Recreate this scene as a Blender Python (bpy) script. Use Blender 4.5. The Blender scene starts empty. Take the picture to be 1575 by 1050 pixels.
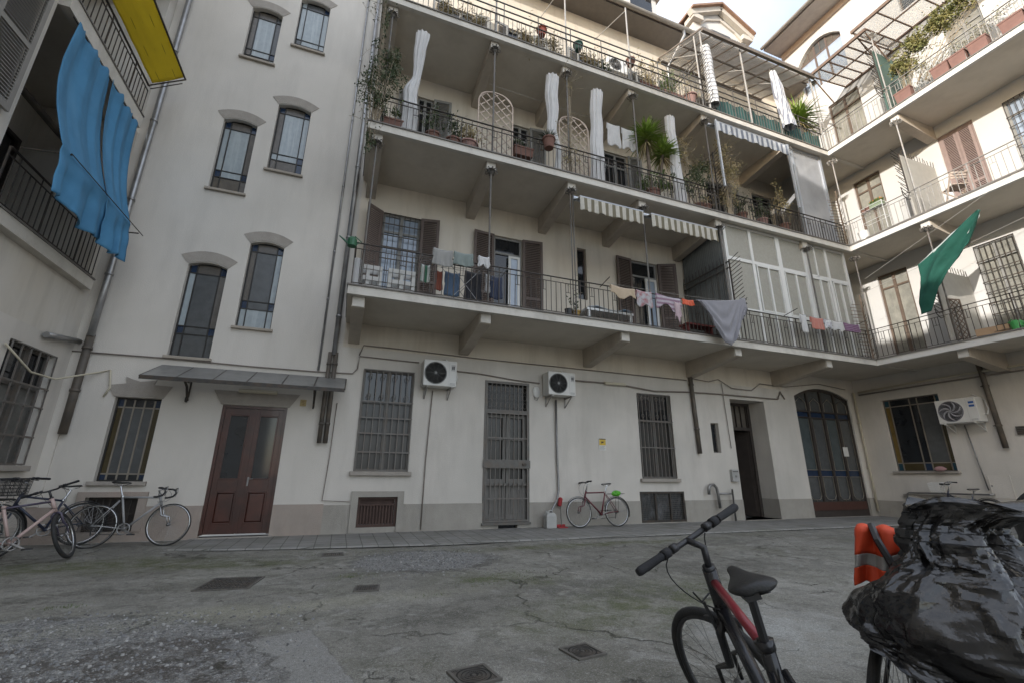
import bpy, bmesh, math, random
from mathutils import Vector, Matrix, noise as mnoise
C = bpy.context.scene.collection
R = math.radians
rnd = random.Random(7)

# ------------------------------------------------------------------ camera, sky, sun, exposure
sc = bpy.context.scene
cam_d = bpy.data.cameras.new('camera'); cam = bpy.data.objects.new('camera', cam_d); C.objects.link(cam)
cam_d.sensor_width = 36.0; cam_d.lens = 683.686 / 1575 * 36; cam_d.clip_start = 0.05; cam_d.clip_end = 2000
yaw, pitch, roll = 0.355031506, 0.290077, 0.00917789
fwd = Vector((math.sin(yaw) * math.cos(pitch), math.cos(yaw) * math.cos(pitch), math.sin(pitch)))
rgt = Vector((math.cos(yaw), -math.sin(yaw), 0)); upv = rgt.cross(fwd)
r2 = math.cos(roll) * rgt + math.sin(roll) * upv; u2 = -math.sin(roll) * rgt + math.cos(roll) * upv
mw = Matrix.Identity(4)
for i in range(3):
    mw[i][0] = r2[i]; mw[i][1] = u2[i]; mw[i][2] = -fwd[i]
mw[0][3], mw[1][3], mw[2][3] = 0, 0, 1.2
cam.matrix_world = mw
sc.camera = cam

SUN = Vector((-1.0, -0.50, 0.27)).normalized()          # towards the sun
elev = math.asin(SUN.z); azim = math.atan2(SUN.x, SUN.y)
world = bpy.data.worlds.new('World'); sc.world = world; world.use_nodes = True
wn = world.node_tree.nodes; wl = world.node_tree.links
bg = wn['Background']
sky = wn.new('ShaderNodeTexSky'); sky.sky_type = 'NISHITA'; sky.sun_disc = False
sky.sun_elevation = elev; sky.sun_rotation = azim; sky.dust_density = 1.6; sky.air_density = 1.0; sky.ozone_density = 1.2
tc = wn.new('ShaderNodeTexCoord'); ns = wn.new('ShaderNodeTexNoise'); ns.inputs['Scale'].default_value = 2.2; ns.inputs['Detail'].default_value = 7
rp = wn.new('ShaderNodeValToRGB'); rp.color_ramp.elements[0].position = .38; rp.color_ramp.elements[1].position = .72
rp.color_ramp.elements[0].color = (.28, .28, .28, 1); rp.color_ramp.elements[1].color = (.82, .82, .82, 1)
mx = wn.new('ShaderNodeMixRGB'); mx.inputs[2].default_value = (5.0, 5.2, 5.65, 1)      # thin bright cloud veil
wl.new(tc.outputs['Generated'], ns.inputs['Vector']); wl.new(ns.outputs['Fac'], rp.inputs['Fac'])
wl.new(rp.outputs['Color'], mx.inputs[0]); wl.new(sky.outputs['Color'], mx.inputs[1])
wl.new(mx.outputs['Color'], bg.inputs['Color']); bg.inputs['Strength'].default_value = 0.15
sl = bpy.data.lights.new('sun', 'SUN'); sl.energy = 2.0; sl.angle = R(0.6); sl.color = (1.0, .95, .89)
so = bpy.data.objects.new('sun', sl); C.objects.link(so); so.location = (-20, -10, 30)
so.rotation_euler = (-SUN).to_track_quat('-Z', 'Y').to_euler()
sc.view_settings.view_transform = 'Standard'; sc.view_settings.look = 'None'
sc.view_settings.exposure = 1.46; sc.view_settings.gamma = 1.0
sc.view_settings.use_curve_mapping = False
try:
    sc.cycles.max_bounces = 6; sc.cycles.diffuse_bounces = 4; sc.cycles.glossy_bounces = 3
    sc.cycles.transparent_max_bounces = 8; sc.cycles.caustics_reflective = False; sc.cycles.caustics_refractive = False
except Exception: pass

# ------------------------------------------------------------------ materials
MATS = {}
def pm(name, col, rough=.65, metal=0.0, var=.14, scale=5.0, bump=.0, bscale=70.0, stain=None, stain_amt=.0, stain_scale=(1.2, 1.2, .35),
       spec=.5, alpha=1.0, tint=None, tint_amt=0.0, tint_scale=1.0, trans=0.0, sheen=0.0, coat=0.0):
    """Principled material whose colour drifts with procedural noise in object space."""
    if name in MATS: return MATS[name]
    m = bpy.data.materials.new(name); m.use_nodes = True; MATS[name] = m
    N = m.node_tree.nodes; L = m.node_tree.links; P = N['Principled BSDF']
    t = N.new('ShaderNodeTexCoord')
    n1 = N.new('ShaderNodeTexNoise'); n1.inputs['Scale'].default_value = scale; n1.inputs['Detail'].default_value = 6; n1.inputs['Roughness'].default_value = .62
    L.new(t.outputs['Object'], n1.inputs['Vector'])
    r = N.new('ShaderNodeMapRange'); r.inputs[1].default_value = .25; r.inputs[2].default_value = .75
    r.inputs[3].default_value = 1 - var; r.inputs[4].default_value = 1 + var * .6
    L.new(n1.outputs['Fac'], r.inputs[0])
    mul = N.new('ShaderNodeMixRGB'); mul.blend_type = 'MULTIPLY'; mul.inputs[0].default_value = 1; mul.inputs[1].default_value = (*col, 1)
    L.new(r.outputs[0], mul.inputs[2]); out = mul.outputs[0]
    if tint:
        n3 = N.new('ShaderNodeTexNoise'); n3.inputs['Scale'].default_value = tint_scale; n3.inputs['Detail'].default_value = 5
        L.new(t.outputs['Object'], n3.inputs['Vector'])
        r3 = N.new('ShaderNodeMapRange'); r3.inputs[1].default_value = .42; r3.inputs[2].default_value = .66; r3.inputs[4].default_value = tint_amt
        L.new(n3.outputs['Fac'], r3.inputs[0])
        m3 = N.new('ShaderNodeMixRGB'); m3.inputs[2].default_value = (*tint, 1)
        L.new(r3.outputs[0], m3.inputs[0]); L.new(out, m3.inputs[1]); out = m3.outputs[0]
    if stain:
        mp = N.new('ShaderNodeMapping'); mp.inputs['Scale'].default_value = stain_scale; L.new(t.outputs['Object'], mp.inputs[0])
        n2 = N.new('ShaderNodeTexNoise'); n2.inputs['Scale'].default_value = 1.0; n2.inputs['Detail'].default_value = 9; n2.inputs['Roughness'].default_value = .7
        L.new(mp.outputs[0], n2.inputs['Vector'])
        rr = N.new('ShaderNodeMapRange'); rr.inputs[1].default_value = .48; rr.inputs[2].default_value = .72; rr.inputs[4].default_value = stain_amt
        L.new(n2.outputs['Fac'], rr.inputs[0])
        m2 = N.new('ShaderNodeMixRGB'); m2.inputs[2].default_value = (*stain, 1)
        L.new(rr.outputs[0], m2.inputs[0]); L.new(out, m2.inputs[1]); out = m2.outputs[0]
    L.new(out, P.inputs['Base Color'])
    P.inputs['Roughness'].default_value = rough; P.inputs['Metallic'].default_value = metal
    P.inputs['Specular IOR Level'].default_value = spec; P.inputs['Alpha'].default_value = alpha
    P.inputs['Transmission Weight'].default_value = trans
    if sheen: P.inputs['Sheen Weight'].default_value = sheen
    if coat: P.inputs['Coat Weight'].default_value = coat
    if bump:
        nb = N.new('ShaderNodeTexNoise'); nb.inputs['Scale'].default_value = bscale; nb.inputs['Detail'].default_value = 4
        L.new(t.outputs['Object'], nb.inputs['Vector'])
        b = N.new('ShaderNodeBump'); b.inputs['Strength'].default_value = bump; b.inputs['Distance'].default_value = .02
        L.new(nb.outputs['Fac'], b.inputs['Height']); L.new(b.outputs[0], P.inputs['Normal'])
    return m

def striped(name, c1, c2, period, axis=0, rough=.8, duty=.5, c3=None):
    """woven stripes across one object axis, with soiling"""
    if name in MATS: return MATS[name]
    m = pm(name, c1, rough, var=.2, scale=9)
    N = m.node_tree.nodes; L = m.node_tree.links; P = N['Principled BSDF']
    t = N.new('ShaderNodeTexCoord'); s = N.new('ShaderNodeSeparateXYZ'); L.new(t.outputs['Object'], s.inputs[0])
    d = N.new('ShaderNodeMath'); d.operation = 'DIVIDE'; d.inputs[1].default_value = period; L.new(s.outputs[axis], d.inputs[0])
    f = N.new('ShaderNodeMath'); f.operation = 'FRACT'; L.new(d.outputs[0], f.inputs[0])
    g = N.new('ShaderNodeMath'); g.operation = 'GREATER_THAN'; g.inputs[1].default_value = duty; L.new(f.outputs[0], g.inputs[0])
    old = P.inputs['Base Color'].links[0].from_socket
    mixn = N.new('ShaderNodeMixRGB'); mixn.inputs[2].default_value = (*c2, 1); L.new(g.outputs[0], mixn.inputs[0]); L.new(old, mixn.inputs[1])
    L.new(mixn.outputs[0], P.inputs['Base Color'])
    return m

def translucent(m, f):
    """thin cloth: part of the light passes through"""
    N = m.node_tree.nodes; L = m.node_tree.links; P = N['Principled BSDF']; out = next(n for n in N if n.type == 'OUTPUT_MATERIAL')
    t = N.new('ShaderNodeBsdfTranslucent'); mix = N.new('ShaderNodeMixShader'); mix.inputs[0].default_value = f
    L.new(P.inputs['Base Color'].links[0].from_socket, t.inputs['Color']); L.new(P.outputs[0], mix.inputs[1]); L.new(t.outputs[0], mix.inputs[2]); L.new(mix.outputs[0], out.inputs['Surface'])
    return m

plaster_tower = pm('plaster_tower', (.63, .588, .53), .88, var=.06, scale=.8, bump=.25, bscale=55, stain=(.43, .40, .36), stain_amt=.38, stain_scale=(1.6, 1.6, .3), tint=(.54, .505, .45), tint_amt=.5, tint_scale=.6)
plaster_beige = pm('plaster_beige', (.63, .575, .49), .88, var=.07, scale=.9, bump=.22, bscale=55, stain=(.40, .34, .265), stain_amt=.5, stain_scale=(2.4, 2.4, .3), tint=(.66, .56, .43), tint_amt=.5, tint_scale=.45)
plaster_low = pm('plaster_low', (.62, .58, .525), .88, var=.07, scale=.9, bump=.25, bscale=50, stain=(.40, .37, .33), stain_amt=.45, stain_scale=(1.7, 1.7, .35), tint=(.48, .455, .41), tint_amt=.6, tint_scale=.6)
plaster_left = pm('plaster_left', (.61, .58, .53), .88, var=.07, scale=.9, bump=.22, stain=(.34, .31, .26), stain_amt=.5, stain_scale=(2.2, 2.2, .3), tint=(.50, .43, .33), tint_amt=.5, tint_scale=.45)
plaster_right = pm('plaster_right', (.545, .54, .525), .88, var=.06, scale=.9, bump=.22, stain=(.50, .46, .40), stain_amt=.3, tint=(.52, .50, .46), tint_amt=.4, tint_scale=.5)
plinth_mat = pm('plinth_stucco', (.37, .315, .27), .9, var=.14, scale=2.2, bump=.45, bscale=80, stain=(.23, .205, .18), stain_amt=.6, tint=(.43, .33, .28), tint_amt=.5, tint_scale=1.5)
plinth_grey = pm('plinth_cement', (.36, .335, .295), .9, var=.14, scale=2.2, bump=.45, bscale=80, stain=(.22, .20, .17), stain_amt=.6)
concrete = pm('slab_concrete', (.58, .55, .495), .9, var=.1, scale=2.5, bump=.2, stain=(.30, .27, .23), stain_amt=.55, stain_scale=(1.4, 1.4, 1.0))
concrete_r = pm('slab_concrete_light', (.62, .605, .575), .9, var=.08, scale=2.5, bump=.2, stain=(.45, .41, .35), stain_amt=.4, stain_scale=(1.4, 1.4, 1.0))
soffit_mat = pm('soffit_render', (.60, .55, .47), .92, var=.1, scale=1.5, bump=.15, stain=(.40, .35, .28), stain_amt=.4)
bracket_mat = pm('bracket_render', (.47, .415, .345), .92, var=.12, scale=3, bump=.15, stain=(.25, .21, .17), stain_amt=.5)
slate = pm('slab_edge_slate', (.17, .155, .14), .8, var=.25, scale=8)
stone = pm('stone_trim', (.36, .325, .285), .9, var=.14, scale=6, bump=.4, bscale=120, stain=(.25, .22, .19), stain_amt=.4)
sill_mat = pm('stone_sill', (.36, .315, .26), .85, var=.15, scale=7, bump=.2)
iron = pm('wrought_iron', (.055, .05, .045), .6, .35, var=.35, scale=14, bump=.15, tint=(.11, .075, .05), tint_amt=.5, tint_scale=9)
iron_grey = pm('grey_painted_iron', (.13, .125, .115), .55, .25, var=.25, scale=12, tint=(.16, .11, .075), tint_amt=.4, tint_scale=7)
iron_pale = pm('pale_painted_iron', (.34, .33, .31), .55, .2, var=.2, scale=12, tint=(.22, .16, .11), tint_amt=.4, tint_scale=7)
zinc = pm('zinc_pipe', (.36, .36, .36), .38, .75, var=.2, scale=5, tint=(.22, .21, .20), tint_amt=.5, tint_scale=3)
castiron = pm('cast_iron_pipe', (.12, .105, .09), .6, .3, var=.25, scale=6, tint=(.19, .15, .11), tint_amt=.5, tint_scale=4)
cable_mat = pm('cable_sheath', (.22, .19, .165), .7, var=.2)
white_pl = pm('white_plastic', (.66, .65, .62), .45, var=.06, scale=3, stain=(.45, .42, .37), stain_amt=.3)
cream_pl = pm('cream_plastic', (.52, .47, .36), .5, var=.08)
grille_dark = pm('fan_grille', (.16, .16, .155), .5, .3)
wood_door = pm('varnished_door', (.075, .027, .019), .34, var=.3, scale=4, bump=.1, bscale=60, tint=(.035, .018, .014), tint_amt=.7, tint_scale=3, coat=.25)
wood_dark = pm('dark_old_wood', (.042, .033, .028), .6, var=.3, scale=5, bump=.2)
wood_brown = pm('brown_wood', (.12, .085, .062), .6, var=.25, scale=5, bump=.2)
wood_pale = pm('pale_wood', (.46, .37, .30), .7, var=.2, scale=9, bump=.15)
wood_pallet = pm('pallet_wood', (.55, .50, .42), .75, var=.2, scale=9, bump=.2)
shutter_mat = pm('brown_shutter', (.115, .085, .072), .65, var=.2, scale=6)
shutter_lit = pm('rosy_shutter', (.25, .185, .165), .65, var=.16, scale=6)  # brown shutter colour lightened as if in the sun
shutter_grey = pm('grey_shutter', (.24, .235, .22), .65, var=.16, scale=6)
white_frame = pm('white_aluminium', (.68, .68, .66), .4, .1, var=.05, stain=(.45, .43, .4), stain_amt=.25)
alu_grey = pm('grey_aluminium', (.50, .53, .57), .35, .4, var=.08)
frosted = pm('frosted_glass', (.33, .318, .275), .38, var=.12, scale=18, bump=.3, bscale=160)
glass_dark = pm('dark_window_glass', (.018, .020, .023), .06, var=.4, scale=2, spec=.6)
glass_grey = pm('grey_textured_glass', (.085, .088, .088), .22, var=.25, scale=6, bump=.12, bscale=90)
glass_brown = pm('brown_textured_glass', (.115, .100, .084), .25, var=.25, scale=6, bump=.12, bscale=90)
glass_blue = pm('blue_stained_glass', (.017, .034, .072), .18, var=.3, scale=6)
glass_teal = pm('teal_stained_glass', (.025, .075, .105), .18, var=.3, scale=6)
glass_amber = pm('amber_stained_glass', (.17, .115, .035), .22, var=.3, scale=6)
glass_olive = pm('olive_stained_glass', (.065, .050, .022), .2, var=.3, scale=6)
glass_curtain = pm('net_curtain_behind_glass', (.33, .37, .385), .15, var=.16, scale=7, stain=(.46, .50, .51), stain_amt=.9, stain_scale=(14, 14, .6))
glass_sky = pm('sky_reflection_pane', (.32, .38, .46), .06, var=.2, scale=3, spec=.8)  # pale blue sky reflection put into the pane colour
lead = pm('lead_came', (.035, .033, .03), .5, .4)
lead_pale = pm('pale_came', (.25, .22, .18), .5, .3)
terracotta = pm('terracotta', (.17, .085, .062), .8, var=.2, scale=8, bump=.15)
terr_pale = pm('pale_terracotta', (.27, .16, .135), .8, var=.2, scale=8, bump=.15)
leaf_dark = pm('dark_leaf', (.052, .080, .03), .5, var=.6, scale=7, tint=(.10, .105, .035), tint_amt=.6, tint_scale=6)
leaf_mid = pm('mid_leaf', (.085, .14, .035), .5, var=.55, scale=7, tint=(.13, .14, .035), tint_amt=.6, tint_scale=5)
leaf_bright = pm('bright_leaf', (.27, .38, .07), .5, var=.5, scale=7, tint=(.05, .10, .02), tint_amt=.6, tint_scale=5)
leaf_dry = pm('dry_leaf', (.40, .315, .17), .7, var=.45, scale=7, tint=(.20, .19, .07), tint_amt=.7, tint_scale=4)
twig = pm('dry_twig', (.33, .27, .19), .8, var=.3)
bark = pm('bark', (.13, .10, .075), .85, var=.35, scale=12, bump=.4)
soil = pm('soil', (.04, .03, .022), .95)
rubber = pm('tyre_rubber', (.022, .022, .022), .75, var=.3, scale=20, bump=.3, bscale=200, tint=(.06, .055, .05), tint_amt=.35, tint_scale=12)
black_pl = pm('black_plastic', (.025, .025, .027), .42, var=.2)
black_grip = pm('dusty_black_grip', (.014, .014, .016), .75, var=.2, bump=.3, bscale=250)
saddle_mat = pm('saddle_leather', (.014, .014, .014), .5, var=.3, scale=10, bump=.15, bscale=150)
chrome = pm('chrome', (.42, .42, .42), .25, .9, var=.15)
steel = pm('dull_steel', (.26, .255, .25), .42, .8, var=.2)
brake_steel = pm('dark_steel', (.07, .07, .07), .4, .7)
tile_mat = pm('roof_tiles', (.26, .16, .11), .85, var=.3, scale=5, bump=.4, bscale=25)
cream_trim = pm('cornice_cream', (.50, .465, .41), .85, var=.08)
white_cloth = translucent(pm('white_cloth', (.70, .69, .68), .85, var=.12, scale=3, sheen=.2, stain=(.52, .50, .47), stain_amt=.35, stain_scale=(3, 3, .6)), .3)
grey_cloth = pm('lavender_grey_cloth', (.235, .23, .25), .9, var=.1, sheen=.2)
rope = pm('washing_line', (.35, .33, .30), .7)
# ------------------------------------------------------------------ mesh builder
class MB:
    def __init__(s): s.v = []; s.f = []; s.mi = []; s.cur = 0; s.X = None
    def mat(s, i): s.cur = i; return s
    def add(s, vs, fs):
        b = len(s.v)
        s.v += [s.X @ Vector(p) if s.X is not None else Vector(p) for p in vs]
        for f in fs: s.f.append(tuple(b + i for i in f)); s.mi.append(s.cur)
        return s
    def face(s, pts): return s.add(pts, [tuple(range(len(pts)))])
    def box(s, x0, x1, y0, y1, z0, z1):
        if x1 < x0: x0, x1 = x1, x0
        if y1 < y0: y0, y1 = y1, y0
        if z1 < z0: z0, z1 = z1, z0
        return s.add([(x0,y0,z0),(x1,y0,z0),(x1,y1,z0),(x0,y1,z0),(x0,y0,z1),(x1,y0,z1),(x1,y1,z1),(x0,y1,z1)],
                     [(0,3,2,1),(4,5,6,7),(0,1,5,4),(1,2,6,5),(2,3,7,6),(3,0,4,7)])
    def bar(s, p, q, w, h=None, up=(0,0,1)):
        p = Vector(p); q = Vector(q); h = w if h is None else h
        d = q - p
        if d.length < 1e-6: return s
        d.normalize(); a = d.cross(Vector(up))
        if a.length < 1e-3: a = d.cross(Vector((0,1,0)))
        if a.length < 1e-3: a = d.cross(Vector((1,0,0)))
        a.normalize(); b = a.cross(d); a = a * w/2; b = b * h/2
        return s.add([p-a-b, p+a-b, p+a+b, p-a+b, q-a-b, q+a-b, q+a+b, q-a+b],
                     [(0,1,2,3),(7,6,5,4),(4,5,1,0),(5,6,2,1),(6,7,3,2),(7,4,0,3)])
    def tube(s, pts, r, n=6, caps=True, closed=False):
        P = [Vector(p) for p in pts]; rs = r if isinstance(r, (list, tuple)) else [r]*len(P)
        if len(P) < 2: return s
        m = len(P); rings = []
        t0 = (P[1]-P[0]).normalized()
        ref = Vector((0,0,1)) if abs(t0.z) < .9 else Vector((1,0,0))
        a = (ref - t0*ref.dot(t0)).normalized()
        for i in range(m):
            if closed: t = P[(i+1) % m] - P[i-1]
            else: t = P[min(i+1, m-1)] - P[max(i-1, 0)]
            if t.length < 1e-9: t = t0
            t = t.normalized(); a = a - t*a.dot(t)
            if a.length < 1e-6: a = t.orthogonal()
            a.normalize(); b = t.cross(a)
            rings.append([P[i] + (a*math.cos(2*math.pi*k/n) + b*math.sin(2*math.pi*k/n))*rs[i] for k in range(n)])
        vs = [v for g in rings for v in g]; fs = []
        for i in range(m if closed else m-1):
            j = (i+1) % m
            for k in range(n):
                k2 = (k+1) % n; fs.append((i*n+k, i*n+k2, j*n+k2, j*n+k))
        if caps and not closed: fs += [tuple(range(n-1, -1, -1)), tuple((m-1)*n+k for k in range(n))]
        return s.add(vs, fs)
    def prism(s, poly, a, b, fn):
        """extrude a polygon of (p,q) pairs between a and b; fn(p,q,t) -> point"""
        n = len(poly)
        vs = [fn(p, q, a) for p, q in poly] + [fn(p, q, b) for p, q in poly]
        fs = [tuple(range(n)), tuple(range(2*n-1, n-1, -1))] + [(i, i+n, (i+1) % n + n, (i+1) % n) for i in range(n)]
        return s.add(vs, fs)
    def lathe(s, prof, n=14, c=(0,0,0), axis='z', caps=True):
        vs = []; fs = []
        for r, z in prof:
            for k in range(n):
                a = 2*math.pi*k/n; x, y = r*math.cos(a), r*math.sin(a)
                vs.append({'z': (c[0]+x, c[1]+y, c[2]+z), 'y': (c[0]+x, c[1]+z, c[2]+y), 'x': (c[0]+z, c[1]+x, c[2]+y)}[axis])
        for i in range(len(prof)-1):
            for k in range(n):
                k2 = (k+1) % n; fs.append((i*n+k, i*n+k2, (i+1)*n+k2, (i+1)*n+k))
        if caps and prof[0][0] > 1e-4: fs.append(tuple(range(n-1, -1, -1)))
        if caps and prof[-1][0] > 1e-4: fs.append(tuple((len(prof)-1)*n+k for k in range(n)))
        return s.add(vs, fs)
    def grid(s, fn, nu, nv):
        vs = [fn(i/nu, j/nv) for j in range(nv+1) for i in range(nu+1)]
        fs = [(j*(nu+1)+i, j*(nu+1)+i+1, (j+1)*(nu+1)+i+1, (j+1)*(nu+1)+i) for j in range(nv) for i in range(nu)]
        return s.add(vs, fs)
    def leaf(s, p, d, l, w, roll=None):
        p = Vector(p); d = Vector(d).normalized()
        a = d.cross(Vector((rnd.uniform(-1,1), rnd.uniform(-1,1), rnd.uniform(-1,1))))
        if a.length < 1e-3: a = d.orthogonal()
        a = a.normalized()*w/2; n = a.cross(d).normalized()*w*.18
        return s.add([p, p+d*l*.5+a+n, p+d*l, p+d*l*.5-a+n], [(0,1,2), (0,2,3)])
    def build(s, name, mats, parent=None, smooth=False, solid=0, bevel=0, subsurf=0):
        me = bpy.data.meshes.new(name)
        me.from_pydata([tuple(v) for v in s.v], [], s.f)
        for m in (mats if isinstance(mats, (list, tuple)) else [mats]): me.materials.append(m)
        me.polygons.foreach_set('material_index', s.mi)
        if smooth: me.polygons.foreach_set('use_smooth', [True]*len(me.polygons))
        me.validate(); me.update()
        bm = bmesh.new(); bm.from_mesh(me); bmesh.ops.recalc_face_normals(bm, faces=bm.faces); bm.to_mesh(me); bm.free()
        o = bpy.data.objects.new(name, me); C.objects.link(o)
        if parent is not None: o.parent = parent
        if bevel:
            b = o.modifiers.new('bevel', 'BEVEL'); b.width = bevel; b.segments = 2; b.limit_method = 'ANGLE'
        if subsurf:
            b = o.modifiers.new('subsurf', 'SUBSURF'); b.levels = subsurf; b.render_levels = subsurf
        if solid:
            b = o.modifiers.new('solid', 'SOLIDIFY'); b.thickness = solid; b.offset = 0
        return o

def tag(o, label, cat, group=None, kind=None):
    if label: o['label'] = label
    if cat: o['category'] = cat
    if group: o['group'] = group
    if kind: o['kind'] = kind
    return o
def thing(name, label, cat, loc=(0,0,0), rot=(0,0,0), group=None):
    o = bpy.data.objects.new(name, None); C.objects.link(o); o.empty_display_size = .2
    o.location = loc; o.rotation_euler = rot if isinstance(rot, tuple) else (0,0,rot)
    return tag(o, label, cat, group)
def copy_tree(src, label=None, parent=None):
    c = src.copy(); C.objects.link(c)
    if parent is not None: c.parent = parent
    if label: c['label'] = label
    for ch in list(src.children): copy_tree(ch, None, c)
    return c
def fbm(p, o=3):
    v = 0; a = 1; t = 0
    for i in range(o):
        v += a*mnoise.noise(Vector(p)*(2**i)); t += a; a *= .5
    return v/t

# facades are modelled in a local frame: x runs along the wall, the wall plane is y = 0, -y points out into the courtyard
def arc_pts(u0, u1, z1, rise, n=10):
    return [(u0+(u1-u0)*i/n, z1 - rise*(2*i/n-1)**2) for i in range(n+1)]
def wall_mesh(u0, u1, z0, z1, holes, depth=.16, mb=None, y=0.0, split=None, mb2=None, proud=.018):
    """wall face with openings cut out of it and their reveals; holes = (u0,u1,z0,z1,arch rise,depth).
    Below `split` the face goes, slightly proud, to mb2 (the plinth)."""
    mb = mb or MB()
    us = sorted({u0, u1, *[h[0] for h in holes], *[h[1] for h in holes]}); zs = sorted({z0, z1, *[h[2] for h in holes], *[h[3] for h in holes], *([split] if split else [])})
    us = [u for u in us if u0 <= u <= u1]; zs = [z for z in zs if z0 <= z <= z1]
    for i in range(len(us)-1):
        for j in range(len(zs)-1):
            cu, cz = (us[i]+us[i+1])/2, (zs[j]+zs[j+1])/2
            if any(h[0] < cu < h[1] and h[2] < cz < h[3] for h in holes): continue
            low = split is not None and cz < split; m, yy = (mb2, y-proud) if low else (mb, y)
            m.face([(us[i],yy,zs[j]),(us[i+1],yy,zs[j]),(us[i+1],yy,zs[j+1]),(us[i],yy,zs[j+1])])
            if low and zs[j+1] == split: m.face([(us[i],yy,split),(us[i+1],yy,split),(us[i+1],y+.01,split),(us[i],y+.01,split)])
    for h in holes:
        a, b, c, d = h[:4]; rise = h[4] if len(h) > 4 else 0; dp = h[5] if len(h) > 5 else depth
        zt = d - rise
        parts = [(mb, y, c, zt)]
        if split is not None and c < split: parts = [(mb2, y-proud, c, min(split, zt))] + ([(mb, y, split, zt)] if zt > split else [])
        for m, yy, s0, s1 in parts:
            m.face([(a,yy,s0),(a,yy,s1),(a,y+dp,s1),(a,y+dp,s0)]); m.face([(b,yy,s1),(b,yy,s0),(b,y+dp,s0),(b,y+dp,s1)])
        m, yy = parts[0][:2]; m.face([(b,yy,c),(a,yy,c),(a,y+dp,c),(b,y+dp,c)])
        m, yy = parts[-1][:2]
        if rise:
            p = arc_pts(a, b, d, rise)
            for i in range(len(p)-1):
                (p0, q0), (p1, q1) = p[i], p[i+1]
                m.face([(p0,y,q0),(p1,y,q1),(p1,y,d),(p0,y,d)])
                m.face([(p0,y,q0),(p1,y,q1),(p1,y+dp,q1),(p0,y+dp,q0)])
        else:
            m.face([(a,yy,d),(b,yy,d),(b,y+dp,d),(a,y+dp,d)])
    return mb
def frame_ring(mb, u0, u1, z0, z1, w, y0, y1):
    mb.box(u0, u0+w, y0, y1, z0, z1); mb.box(u1-w, u1, y0, y1, z0, z1)
    mb.box(u0+w, u1-w, y0, y1, z0, z0+w); mb.box(u0+w, u1-w, y0, y1, z1-w, z1)

def leaded_window(parent, u0, u1, z0, z1, cells, vu, hz, depth=.13, frame_mat=None, came=None, w=.022, mats=None, name='window'):
    """window of leaded panes. vu/hz: came positions as fractions; cells: rows (bottom up) of material keys"""
    keys = sorted({k for row in cells for k in row})
    U = [u0 + (u1-u0)*f for f in [0]+vu+[1]]; Z = [z0 + (z1-z0)*f for f in [0]+hz+[1]]
    f = MB(); frame_ring(f, u0, u1, z0, z1, .028, depth-.025, depth+.02)
    fo = f.build(name, frame_mat or lead, parent)
    p = MB()
    for j, row in enumerate(cells):
        for i, k in enumerate(row):
            p.mat(keys.index(k)); t = rnd.uniform(-.004, .004); t2 = rnd.uniform(-.003, .003)
            p.face([(U[i],depth+t,Z[j]),(U[i+1],depth-t+t2,Z[j]),(U[i+1],depth+t2,Z[j+1]),(U[i],depth-t2,Z[j+1])])
    p.build('pane', [mats[k] for k in keys], fo)
    c = MB()
    for u in U[1:-1]: c.box(u-w/2, u+w/2, depth-.018, depth+.008, z0+.028, z1-.028)
    for z in Z[1:-1]: c.box(u0+.028, u1-.028, depth-.015, depth+.006, z-w/2, z+w/2)
    c.build('glazing_bar', came or lead, fo)
    return fo
GM = {'G': glass_grey, 'B': glass_blue, 'T': glass_teal, 'C': glass_curtain, 'W': glass_brown, 'A': glass_amber, 'O': glass_olive, 'D': glass_dark, 'S': glass_sky}

def sill(parent, u0, u1, z, mat=None, over=.05, out=.07, th=.055):
    m = MB(); m.box(u0-over, u1+over, -out, .10, z-th, z); return m.build('sill', mat or sill_mat, parent, bevel=.006)
def louvre_shutter(mb, w, h, hinge, ang, side, th=.04, mid=True):
    """one louvred leaf hinged at (u, y, z0); ang = opening angle from the wall plane"""
    u, y, z = hinge; ca, sa = math.cos(ang), math.sin(ang)
    def P(a, b, c): return (u + side*(a*ca + b*sa), y - a*sa - b*ca, z + c)
    def bx(a0, a1, c0, c1, b0, b1, tilt=0):
        vs = [P(a0,b0,c0),P(a1,b0,c0),P(a1,b1,c0+tilt),P(a0,b1,c0+tilt),P(a0,b0,c1),P(a1,b0,c1),P(a1,b1,c1+tilt),P(a0,b1,c1+tilt)]
        mb.add(vs, [(0,3,2,1),(4,5,6,7),(0,1,5,4),(1,2,6,5),(2,3,7,6),(3,0,4,7)])
    s = .07
    bx(0, s, 0, h, 0, th); bx(w-s, w, 0, h, 0, th); bx(s, w-s, 0, .10, 0, th); bx(s, w-s, h-.08, h, 0, th)
    secs = [(.10, h-.08)]
    if mid: secs = [(.10, h*.36), (h*.36+.07, h-.08)]; bx(s, w-s, h*.36, h*.36+.07, 0, th)
    for a, b in secs:
        n = max(2, int((b-a)/.052))
        for i in range(n):
            c = a + (b-a)*(i+.1)/n; bx(s, w-s, c+.048, c+.054, .003, th-.003, -.046)
def iron_grille(mb, u0, u1, z0, z1, y=-.03, nv=7, hz=(), r=.009, feet=True):
    for i in range(nv+1):
        u = u0 + (u1-u0)*i/nv; mb.bar((u,y,z0), (u,y,z1), r*2, r*2)
    for z in hz: mb.bar((u0-.02,y-.012,z), (u1+.02,y-.012,z), .008, .028)
    mb.bar((u0,y,z0), (u1,y,z0), r*2.4); mb.bar((u0,y,z1), (u1,y,z1), r*2.4)
    if feet:
        for z in hz:
            for u in (u0-.01, u1+.01): mb.bar((u,y-.01,z), (u,.01,z), .016)

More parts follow.
